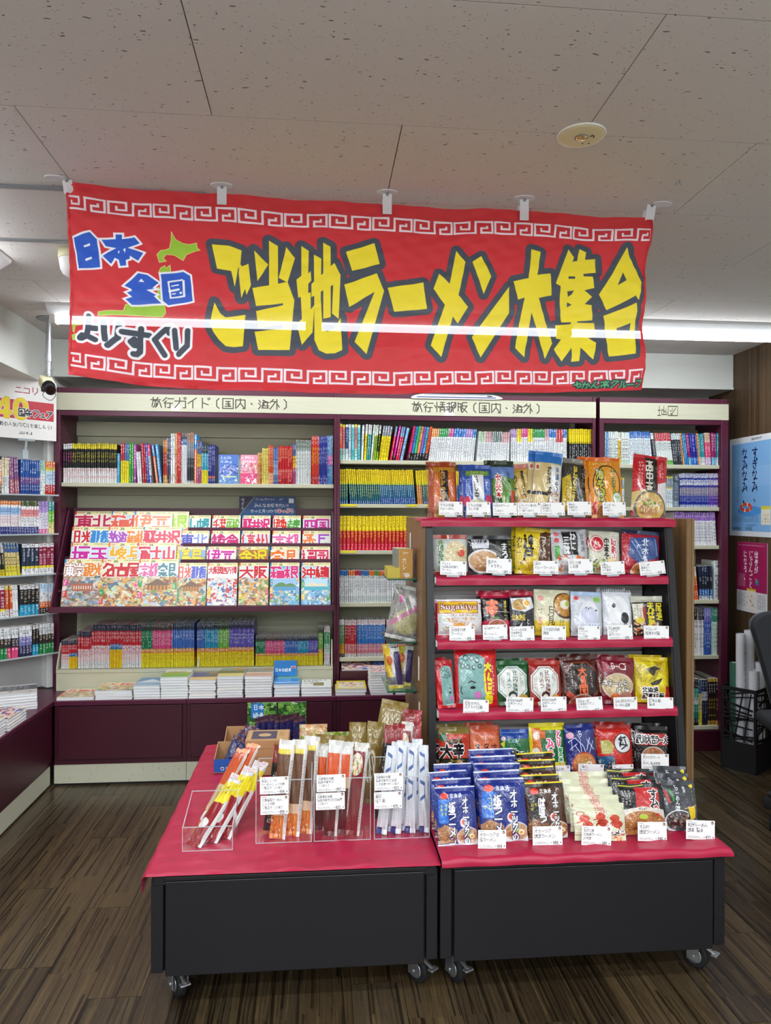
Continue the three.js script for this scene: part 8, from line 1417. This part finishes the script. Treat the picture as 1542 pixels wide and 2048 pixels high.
stick('blackRed', [0.3, Y0 - 0.003, -2.6], [0.34, 0.69, -2.66], 0.07, 0.024, 'black pouch beside the large gold one', 'gold foil pouches');
// cartons
const kraft = std(0xb98f62, 0.8), kraftIn = std(0x9a7a50, 0.9), cartonTop = std(0xffffff, 0.8, { map: canvas(256, 192, (g, w, h) => { g.fillStyle = '#c8a06c'; g.fillRect(0, 0, w, h); g.fillStyle = '#4a4058'; g.fillRect(w * 0.1, h * 0.1, w * 0.62, h * 0.8); g.strokeStyle = '#8a7a78'; g.lineWidth = 2; for (let y = 0.14; y < 0.9; y += 0.07) { g.beginPath(); for (let x = 0.1; x <= 0.72; x += 0.03) g.lineTo(w * x, h * (y + 0.015 * (Math.round(x * 33) % 2))); g.stroke(); } g.fillStyle = '#c8a878'; g.beginPath(); g.ellipse(w * 0.42, h * 0.5, w * 0.16, h * 0.16, 0, 0, 7); g.fill(); smallPrint(g, w * 0.78, h * 0.2, w * 0.16, h * 0.5, 10, '#5a4a34'); }) });
const cartonFront = std(0xffffff, 0.8, { map: canvas(256, 64, (g, w, h) => { g.fillStyle = '#b98f62'; g.fillRect(0, 0, w, h); smallPrint(g, w * 0.66, h * 0.22, w * 0.3, h * 0.2, 10, '#5a2a1a'); g.fillStyle = '#6a2a1e'; g.fillRect(w * 0.66, h * 0.5, w * 0.32, h * 0.12); }) });
for (let k = 0; k < 4; k++) { const t = thing('noodle_carton', `brown kraft carton, ${['lowest', 'second', 'third', 'topmost with a purple pattern'][k]} of the pile behind the clear bin`, 'carton', [-0.195, TOP + 0.0062 + k * 0.0335, -2.86], 0, 'kraft cartons'); mesh('box', soft(0.165, 0.033, 0.14, 0.0015, 0, 0.0166, -0.07), kraft, t); mesh('front_print', new THREE.PlaneGeometry(0.16, 0.03).translate(0, 0.0166, 0.0006), cartonFront, t); if (k === 3) mesh('top_print', new THREE.PlaneGeometry(0.155, 0.13).rotateX(-Math.PI / 2).translate(0, 0.0337, -0.07), cartonTop, t); }
function tray(label, x, z, w, d, h, back, face, y = TOP + 0.0062) { const t = thing('open_carton', label, 'carton', [x, y, z]), T = 0.003; mesh('base', span(0, w, 0, T, 0, -d), kraftIn, t); mesh('front', span(0, w, T, h, 0, -T), face, t); mesh('back', span(0, w, T, back, -d + T, -d), kraft, t); for (const xx of [0, w - T]) mesh('side', new THREE.ExtrudeGeometry(new THREE.Shape([[-T, T], [-T, h], [-d + T, back], [-d + T, T]].map((p) => new THREE.Vector2(...p))), { depth: T, bevelEnabled: false }).rotateY(-Math.PI / 2).translate(xx + T, 0, 0), kraft, t); return t; }
{ const t = tray('open kraft carton with a bright blue front', -0.4, -2.9, 0.115, 0.12, 0.052, 0.085, std(0x1a58b0, 0.6)); const g = []; for (let k = 0; k < 3; k++) { const x = 0.032 + k * 0.02; g.push(new THREE.TorusGeometry(0.0055, 0.0011, 6, 16).translate(x, 0.016, 0.0008), span(x - 0.006, x + 0.007, 0.0205, 0.0225, 0.0004, 0.0012), span(x + 0.005, x + 0.007, 0.01, 0.022, 0.0004, 0.0012)); } mesh('white_marks', merged(g), M.white, t); }
tray('plain open kraft carton behind the blue one', -0.385, -3.06, 0.13, 0.12, 0.05, 0.1, kraft);
for (let k = 0; k < 3; k++) { const p = pack(ART.indigoFoil, 'foil_pouch', 0.07, 0.12, 0.02, `indigo foil pouch in the blue fronted carton, ${['front', 'middle', 'rear'][k]}`, 'indigo pouches', ++packSeed); p.position.set(-0.34 + k * 0.02, TOP + 0.014 + k * 0.012, -2.935 - k * 0.03); p.rotation.set(-0.35, 0.2, -0.35); }
for (let k = 0; k < 7; k++) { const p = pack(ART.indigoFoil, 'foil_pouch', 0.085, 0.155, 0.022, `dark foil pouch in the row before the forest poster, ${['first', 'second', 'third', 'fourth', 'fifth', 'sixth', 'seventh'][k]} from the cartons`, 'dark pouches in a row', ++packSeed); p.position.set(-0.235 + k * 0.026, TOP + 0.0065 + (k % 3) * 0.004, -3.1 - (k % 2) * 0.008); p.rotation.set(-0.12, 0.95, 0); }
for (const [key, x, z, w, h, label] of [['yellowPack', -0.02, -3.06, 0.115, 0.13, 'yellow noodle pack with picture top behind the gold pouches'], ['greenPack', 0.075, -2.98, 0.1, 0.12, 'green patterned noodle pack behind the gold pouches'], ['greenPack', 0.06, -2.86, 0.1, 0.085, 'smaller green pack before the yellow one'], ['greenPack', 0.195, -2.9, 0.1, 0.1, 'green pack near the wood end']]) { const p = pack(ART[key], 'noodle_pack', w, h, 0.034, label, 'packs at the rear of the platform', ++packSeed); p.position.set(x, TOP + 0.0065, z); p.rotation.set(-0.3, 0, 0); }
// ---------------------------------------------------------------- glass shelves on the wood end and what stands on them
const glassY = [1.142, 0.893, 0.7];
glassY.forEach((y, k) => { const t = thing('glass_shelf', `${['uppermost', 'middle', 'lowest'][k]} green edged glass shelf on the wood end of the noodle rack`, 'shelf', [0.386, y, -2.9], 0, 'glass shelves'); mesh('pane', span(0, -0.115, -0.006, 0, 0, -0.26), M.glassGreen, t); mesh('pane_edge', merged([span(0, -0.115, -0.0062, 0.0002, 0.0008, 0), span(-0.115, -0.1158, -0.0062, 0.0002, 0.0008, -0.26)]), M.glassEdge, t); for (const z of [-0.02, -0.24]) mesh('bracket', span(0.0005, -0.012, -0.016, -0.0065, z, z - 0.008), M.black, t); });
{ const side = phys(0x8f8f86, 0.3), t = thing('curry_box', 'golden retort curry box standing at the end of the uppermost glass shelf', 'box', [0.345, glassY[0] + 0.0003, -2.935], -0.12); mesh('carton', box(0.055, 0.115, 0.02, 0, 0.0575, -0.01), side, t); const f = mesh('front_print', uvBox(new THREE.PlaneGeometry(0.055, 0.115), packAtlas.rect(ART.curryBox, 2)), packMat, t); f.position.set(0, 0.0575, 0.0006);
  for (let k = 0; k < 4; k++) { const b = thing('curry_box', `curry box standing behind the front one, ${nth(k + 1)} in the row`, 'box', [0.338 - k * 0.003, glassY[0] + 0.0003, -2.962 - k * 0.024], -0.12, 'curry boxes'); mesh('carton', box(0.055, 0.115, 0.021, 0, 0.0575, -0.01), side, b); mesh('lid_flap', box(0.055, 0.001, 0.021, 0, 0.1157, -0.01), M.ivory, b); }
  for (let k = 0; k < 5; k++) tag(mesh('curry_box', box(0.05, 0.04, 0.02).translate(0.298, glassY[0] + 0.0205, -2.945 - k * 0.03), std(0xc8b440, 0.5)), `low yellow box on the uppermost glass shelf, ${['first', 'second', 'third', 'fourth', 'fifth'][k]} from the front`, 'box', 'low yellow boxes'); }
{ const p = pack(ART.bagNoodle, 'noodle_bag', 0.125, 0.215, 0.045, 'clear bag of noodles with pink strips on the middle glass shelf', 'bagged noodles', ++packSeed); p.position.set(0.322, glassY[1] + 0.004, -2.93); p.rotation.set(-0.1, -0.1, -0.22); p.material = packAtlas.material(0.12, { clearcoat: 1, clearcoatRoughness: 0.05, transmission: 0.3, thickness: 0 }); }
for (let k = 0; k < 3; k++) { const p = pack(ART.purplePack, 'noodle_pack', 0.06, 0.16, 0.03, `yellow and purple pack on the lowest glass shelf, ${['front', 'middle', 'rear'][k]}`, 'packs on the glass shelf', ++packSeed); p.position.set(0.31 + (k % 2) * 0.035, glassY[2] + 0.001, -2.94 - k * 0.05); p.rotation.set(-0.08, -0.3, k % 2 ? -0.08 : 0.12); }
for (const [y, z, h] of [[1.28, -3.12, 0.075], [0.8, -2.84, 0.09], [0.62, -2.82, 0.11]]) tag(mesh('shelf_label', box(0.0015, h, 0.022).translate(0.3862, y, z), M.card), `white paper label on the wood end, ${y > 1 ? 'topmost' : y > 0.7 ? 'middle' : 'lowest'}`, 'label', 'labels on the wood end');
tag(mesh('clear_guard', merged([span(0.408, 0.41, 1.394, 1.585, -2.76, -2.86)]), M.acrylic), 'clear upright guard at the end of the top tier', 'guard');

// ---------------------------------------------------------------- ceiling fittings
{ const t = thing('emergency_light', 'round cream emergency light flush with the ceiling', 'light fitting', [0.672, CEIL, -1.859]);
  mesh('disc', lathe([[0, -0.006], [0.05, -0.006], [0.058, -0.004], [0.062, -0.001], [0.062, 0]], 40), M.ivory, t); mesh('rim', new THREE.TorusGeometry(0.0605, 0.002, 8, 40).rotateX(Math.PI / 2).translate(0, -0.002, 0), M.white, t);
  mesh('lens', lathe([[0, -0.014], [0.008, -0.013], [0.014, -0.008], [0.0165, -0.0055]], 24), phys(0xd8c488, 0.08, { metalness: 0.6, clearcoat: 1 }), t); mesh('lens_ring', new THREE.TorusGeometry(0.0165, 0.0018, 8, 28).rotateX(Math.PI / 2).translate(0, -0.0065, 0), M.greyMetal, t);
  for (const [x, z] of [[0.022, 0.008], [0.029, 0.01], [0.024, 0.013], [0.031, 0.004], [0.014, -0.03], [0.03, -0.028]]) mesh('hole', new THREE.CylinderGeometry(0.002, 0.002, 0.001, 10).translate(x, -0.0064, z), M.hole, t); }
{ const p = []; for (let k = 0; k <= 14; k++) { const a = -0.6 + k * 0.33; p.push([0.011 * Math.sin(a), -0.02 - 0.011 * Math.cos(a), 0]); } tag(mesh('ceiling_hook', merged([tube([[0.004, 0, 0], [0.004, -0.008, 0], ...p.slice(8).reverse()], 0.0015, 30, 6)]).translate(1.044, CEIL, -2.082), M.greyMetal), 'small open wire hook screwed into the ceiling', 'hook'); }
{ const t = thing('detector', 'white dome detector on a yellowed base beside the banner edge', 'detector', [-0.924, CEIL, -2.87]);
  mesh('base', lathe([[0, -0.034], [0.05, -0.034], [0.052, -0.03], [0.052, 0], [0, 0]], 32), M.ivory, t); mesh('dome', lathe([[0, -0.1], [0.02, -0.098], [0.035, -0.088], [0.044, -0.07], [0.048, -0.048], [0.05, -0.034]], 32), M.white, t); }
{ const t = thing('security_camera', 'beige security camera with black lens on a ceiling pole', 'camera', [-1.366, CEIL, -3.883]);
  mesh('ceiling_plate', lathe([[0, -0.008], [0.055, -0.008], [0.06, -0.004], [0.06, 0], [0, 0]], 32), M.greyMetal, t);
  mesh('pole', rod([0, -0.006, 0], [0, -0.2, 0], 0.015), M.steel, t); mesh('collar', rod([0, -0.18, 0], [0, -0.22, 0], 0.0185), M.steel, t); mesh('lower_pole', rod([0, -0.21, 0], [0, -0.285, 0], 0.0125), M.steel, t); mesh('joint', new THREE.SphereGeometry(0.012, 16, 12).translate(0, -0.292, 0), M.steel, t); mesh('clamp_screw', rod([0.01, -0.262, 0.004], [0.028, -0.262, 0.004], 0.006), M.steel, t);
  const body = soft(0.062, 0.056, 0.12, 0.012).rotateX(0.42).rotateY(0.5).translate(-0.006, -0.33, 0.01); mesh('housing', body, M.ivory, t);
  const d = new THREE.Vector3(Math.sin(0.5) * Math.cos(0.42), -Math.sin(0.42), Math.cos(0.5) * Math.cos(0.42)), c = [-0.006, -0.33, 0.01], at = (k) => [c[0] + d.x * k, c[1] + d.y * k, c[2] + d.z * k];
  mesh('front_bezel', rod(at(0.055), at(0.068), 0.031, 20), M.black, t); mesh('lens', rod(at(0.066), at(0.12), 0.022, 20), M.black, t); mesh('lens_rim', rod(at(0.1), at(0.122), 0.026, 20), M.black, t); mesh('glass', rod(at(0.1195), at(0.1225), 0.017, 20), phys(0x0a0a10, 0.05, { clearcoat: 1 }), t);
  mesh('zoom_block', soft(0.02, 0.026, 0.02, 0.004, at(0.085)[0] - 0.028, at(0.085)[1] - 0.006, at(0.085)[2]), M.black, t);
  mesh('cable', tube([at(0.07), [0.0, -0.4, 0.08], [0.035, -0.425, 0.07], [0.055, -0.395, 0.06], [0.03, -0.36, 0.05]], 0.0016, 30, 6), M.black, t); mesh('rear_cable', tube([[-0.012, -0.262, 0], [-0.03, -0.28, -0.015], [-0.036, -0.31, -0.02], [-0.03, -0.325, -0.03]], 0.0025, 20, 6), M.grey, t); }
// ---------------------------------------------------------------- toy train strip on top of the middle bookcase
{ const t = thing('toy_train', 'white and blue paper bullet train strip on the middle bookcase', 'toy train', [0.521, 2.056, -4.178]), L = 0.528, s = new THREE.Shape(); s.moveTo(0.004, 0); s.lineTo(L - 0.06, 0); s.quadraticCurveTo(L, 0.002, L, 0.007); s.quadraticCurveTo(L - 0.02, 0.02, L - 0.07, 0.025); s.lineTo(0.07, 0.025); s.quadraticCurveTo(0.02, 0.02, 0, 0.007); s.quadraticCurveTo(0, 0.001, 0.004, 0);
  mesh('body', new THREE.ExtrudeGeometry(s, { depth: 0.008, bevelEnabled: true, bevelSize: 0.0015, bevelThickness: 0.0015, bevelSegments: 2 }).translate(0, 0, -0.01), M.white, t); mesh('blue_stripe', span(0.03, L - 0.04, 0.006, 0.011, 0.0002, 0.0008), std(0x1f3f86, 0.5), t); mesh('roof_line', span(0.07, L - 0.07, 0.021, 0.0245, 0.0002, 0.0008), std(0x8a96b8, 0.5), t);
  for (let k = 0; k < 7; k++) mesh('red_mark', span(0.22 + k * 0.014, 0.228 + k * 0.014, 0.0215, 0.0242, 0.0008, 0.0013), std(0xb8243a, 0.5), t); mesh('nose_window', span(L - 0.09, L - 0.06, 0.014, 0.0195, 0.0002, 0.0008), M.black, t); }
for (const [x0, x1, k] of [[0.118, 0.215, 1], [0.118, 0.21, 2], [0.5, 0.56, 1]]) tag(mesh('shelf_tag', span(x0, x1, SHELF2[k] - 0.014, SHELF2[k] - 0.001, CASE_Z - 0.0185, CASE_Z - 0.0175), std(0xe8dc2a, 0.6)), `yellow label strip on the edge of the ${k === 1 ? 'second' : 'third'} shelf${x0 > 0.4 ? ', near the noodle rack' : ', by the post'}`, 'label');
// ---------------------------------------------------------------- posters on the wood wall
board('travel_poster', 'light blue poster with dark writing and a swim ring on the wood wall', 'poster', 0.44, 0.59, 0.0015, (g, w, h) => { g.fillStyle = '#e4e8ee'; g.fillRect(0, 0, w, h); g.fillStyle = '#7fb4e6'; g.fillRect(w * 0.05, h * 0.06, w * 0.9, h * 0.89); g.fillStyle = '#8cbcea'; g.fillRect(w * 0.05, h * 0.3, w * 0.9, h * 0.2); write(g, '地球の歩き方', w * 0.52, h * 0.018, h * 0.026, '#2a2e3c', { w: 0.13 }); write(g, 'すぎなみ、', w * 0.54, h * 0.12, h * 0.105, '#23345e', { v: true, w: 0.13, sx: 0.82, gap: 1.06 }); write(g, 'なみなみ。', w * 0.31, h * 0.12, h * 0.105, '#23345e', { v: true, w: 0.13, sx: 0.82, gap: 1.06 }); smallPrint(g, w * 0.19, h * 0.32, w * 0.03, h * 0.36, h * 0.018, '#2a3a5e', true); g.fillStyle = '#4c96da'; g.beginPath(); g.ellipse(w * 0.48, h * 0.745, w * 0.28, h * 0.05, 0, 0, 7); g.fill(); g.lineWidth = h * 0.034; g.strokeStyle = '#f0eeee'; g.beginPath(); g.ellipse(w * 0.4, h * 0.71, w * 0.12, h * 0.03, 0, 0, 7); g.stroke(); g.strokeStyle = '#d8503a'; for (let k = 0; k < 6; k++) { g.beginPath(); g.ellipse(w * 0.4, h * 0.71, w * 0.12, h * 0.03, 0, k * 1.05, k * 1.05 + 0.5); g.stroke(); } smallPrint(g, w * 0.08, h * 0.79, w * 0.62, h * 0.08, h * 0.013, '#3a5a8e'); g.font = `bold ${h * 0.04}px sans-serif`; g.fillStyle = '#1e2c54'; g.textBaseline = 'top'; g.fillText('Gakken', w * 0.07, h * 0.9); write(g, '杉並区', w * 0.4, h * 0.905, h * 0.034, '#1e2c54', { w: 0.12 }); smallPrint(g, w * 0.42, h * 0.88, w * 0.26, h * 0.02, h * 0.015, '#1e2c54'); g.fillStyle = '#e8d83a'; g.fillRect(w * 0.74, h * 0.7, w * 0.2, h * 0.03); g.fillStyle = '#eae6d0'; g.fillRect(w * 0.74, h * 0.73, w * 0.2, h * 0.15); reseed(4); collage(g, w * 0.76, h * 0.77, w * 0.16, h * 0.09, ['#3a5a9a', '#c8a86a', '#8a9a6a', '#c8785a'], 20); }, [WALL_RIGHT - 0.001, 1.272, -4.145], [0, -Math.PI / 2, 0], 640, 0.35);
board('magenta_poster', 'narrow magenta poster with white writing below the blue one', 'poster', 0.305, 0.412, 0.0015, (g, w, h) => { g.fillStyle = '#e2e0e2'; g.fillRect(0, 0, w, h); g.fillStyle = '#a8225c'; g.fillRect(0, 0, w, h * 0.7); smallPrint(g, w * 0.06, h * 0.035, w * 0.86, h * 0.02, h * 0.016, '#ecd4de'); write(g, '世界が、', w * 0.6, h * 0.13, h * 0.095, '#f4f0f2', { v: true, w: 0.12, sx: 0.85 }); write(g, 'じぶんごと', w * 0.42, h * 0.13, h * 0.095, '#f4f0f2', { v: true, w: 0.12, sx: 0.85 }); write(g, 'になる。', w * 0.24, h * 0.13, h * 0.095, '#f4f0f2', { v: true, w: 0.12, sx: 0.85 }); g.fillStyle = '#3a78b4'; g.beginPath(); g.arc(w * 0.68, h * 0.56, w * 0.06, 0, 7); g.fill(); g.fillStyle = '#7ab05a'; g.beginPath(); g.arc(w * 0.66, h * 0.55, w * 0.03, 0, 7); g.fill(); smallPrint(g, w * 0.04, h * 0.46, w * 0.26, h * 0.2, h * 0.014, '#e8ccd8'); for (const x of [0.04, 0.7]) smallPrint(g, w * x, h * 0.73, w * 0.26, h * 0.22, h * 0.02, '#44444e', true); g.fillStyle = '#e8c82a'; g.fillRect(w * 0.34, h * 0.66, w * 0.3, h * 0.03); g.fillStyle = '#eee8dc'; g.fillRect(w * 0.34, h * 0.69, w * 0.3, h * 0.26); reseed(14); collage(g, w * 0.36, h * 0.75, w * 0.26, h * 0.18, ['#6a8ab0', '#c8a88a', '#8a9a7a', '#b85a4a'], 30); }, [WALL_RIGHT - 0.001, 0.825, -4.132], [0, -Math.PI / 2, 0], 512, 0.35);
// ---------------------------------------------------------------- basket with rolled posters
{ const t = thing('poster_basket', 'black cut-out basket holding rolled posters beside the wood wall', 'basket', [2.36, 0, -3.905], 0.62), S = 0.095; reseed(88);
  for (let f = 0; f < 4; f++) { const side = new THREE.Group(); side.name = 'side_panel'; side.rotation.y = f * Math.PI / 2; t.add(side); mesh('lower_sheet', span(-S, S, 0, 0.16, S - 0.004, S), M.black, side); mesh('rim', span(-S, S, 0.435, 0.455, S - 0.004, S), M.black, side); for (const x of [-S, S - 0.014]) mesh('corner_strip', span(x, x + 0.014, 0.16, 0.435, S - 0.004, S), M.black, side);
    for (let k = 0; k < 11; k++) { const a = [rr(-S, -S * 0.6), 0.16 + k * 0.026 + rr(-0.01, 0.01)], b = [rr(S * 0.6, S), 0.16 + k * 0.026 + rr(-0.05, 0.05)], len = Math.hypot(b[0] - a[0], b[1] - a[1]), m = mesh('cut_bar', cached(`bar${k % 3}`, () => box(1, 0.008 + (k % 3) * 0.002, 0.003)), M.black, side); m.scale.x = len; m.position.set((a[0] + b[0]) / 2, Math.min(0.43, Math.max(0.165, (a[1] + b[1]) / 2)), S - 0.002); m.rotation.z = Math.atan2(b[1] - a[1], b[0] - a[0]); }
    for (let k = 0; k < 3; k++) { const m = mesh('cut_bar', cached('bard', () => box(0.007, 0.27, 0.003)), M.black, side); m.position.set(-S * 0.5 + k * S * 0.5, 0.297, S - 0.002); m.rotation.z = rr(-0.35, 0.35); } }
  mesh('bottom', span(-S + 0.004, S - 0.004, 0, 0.004, -S + 0.004, S - 0.004), M.black, t); }
const rollPrint = (tone, mark) => std(0xffffff, 0.5, { map: canvas(128, 256, (g, w, h) => { reseed(tone.length * 7 + mark.charCodeAt(1)); g.fillStyle = tone; g.fillRect(0, 0, w, h); smallPrint(g, 10, 20, w * 0.5, h * 0.3, 9, '#6a6e78', true); g.fillStyle = mark; g.fillRect(0, h * 0.7, w * 0.6, h * 0.1); smallPrint(g, 8, h * 0.6, w * 0.6, h * 0.08, 12, '#2a2a32'); }) });
[[2.315, -3.885, 0.74, 0.024, '#e2e4ea', '#8a8ea8', 'tall white rolled poster nearest the bookcase'], [2.375, -3.9, 0.755, 0.027, '#dfe2e8', '#b8303a', 'tallest white rolled poster with a red mark'], [2.42, -3.87, 0.585, 0.026, '#e4e6ea', '#a8b0c0', 'short white rolled poster by the wood wall'], [2.365, -3.84, 0.545, 0.026, '#e6e8ee', '#c8a83a', 'shortest rolled poster with a gold crest'], [2.3, -3.925, 0.575, 0.022, '#3a6a58', '#e0e4e0', 'green and dark rolled poster at the back corner']].forEach(([x, z, h, r, tone, mark, label]) => { const t = thing('rolled_poster', label, 'poster', [x, 0.0045, z], 0, 'rolled posters'); mesh('roll', new THREE.CylinderGeometry(r, r, h, 24, 1, true).translate(0, h / 2, 0), Object.assign(rollPrint(tone, mark), { side: THREE.DoubleSide }), t); mesh('inner_turn', new THREE.CylinderGeometry(r * 0.72, r * 0.72, h - 0.002, 20, 1, true).translate(0.002, h / 2, 0), Object.assign(std(0xd4d6da, 0.7), { side: THREE.DoubleSide }), t); });
// ---------------------------------------------------------------- office chair at the frame edge
{ const t = thing('office_chair', 'dark grey office chair with curved back beside the poster basket', 'chair', [2.25, 0, -3.16], -0.2), dark = std(0x24272d, 0.75), edge = std(0x6a6e74, 0.4);
  const s = new THREE.Shape(); s.moveTo(-0.11, 0); s.quadraticCurveTo(-0.15, 0.2, -0.19, 0.36); s.quadraticCurveTo(-0.19, 0.42, -0.1, 0.43); s.lineTo(0.1, 0.43); s.quadraticCurveTo(0.19, 0.42, 0.19, 0.36); s.quadraticCurveTo(0.15, 0.2, 0.11, 0); s.quadraticCurveTo(0, -0.03, -0.11, 0);
  mesh('backrest', new THREE.ExtrudeGeometry(s, { depth: 0.03, bevelEnabled: true, bevelSize: 0.012, bevelThickness: 0.012, bevelSegments: 3 }).rotateX(-0.12).translate(0, 0.49, -0.2), dark, t);
  mesh('back_shell', new THREE.ExtrudeGeometry(s, { depth: 0.008, bevelEnabled: false }).scale(1.06, 1.03, 1).rotateX(-0.12).translate(0, 0.487, -0.226), edge, t);
  mesh('seat', soft(0.42, 0.07, 0.42, 0.03, 0, 0.44, 0.03), dark, t); mesh('back_bar', merged([span(-0.03, 0.03, 0.38, 0.62, -0.245, -0.232), span(-0.03, 0.03, 0.38, 0.395, -0.245, 0)]), M.black, t); mesh('gas_lift', rod([0, 0.1, 0.02], [0, 0.41, 0.02], 0.024), M.black, t);
  for (let k = 0; k < 5; k++) { const a = k * Math.PI * 2 / 5 + 0.3, c = Math.cos(a), q = Math.sin(a); mesh('leg', rod([0, 0.1, 0.02], [c * 0.235, 0.065, 0.02 + q * 0.235], 0.018), M.black, t); const w = mesh('castor', lathe([[0, -0.02], [0.026, -0.02], [0.029, -0.012], [0.029, 0.012], [0.026, 0.02], [0, 0.02]], 20).rotateZ(Math.PI / 2), M.rubber, t); w.position.set(c * 0.235, 0.0295, 0.02 + q * 0.235); w.rotation.y = a; } }

scene.updateMatrixWorld(true);
renderer.render(scene, camera);
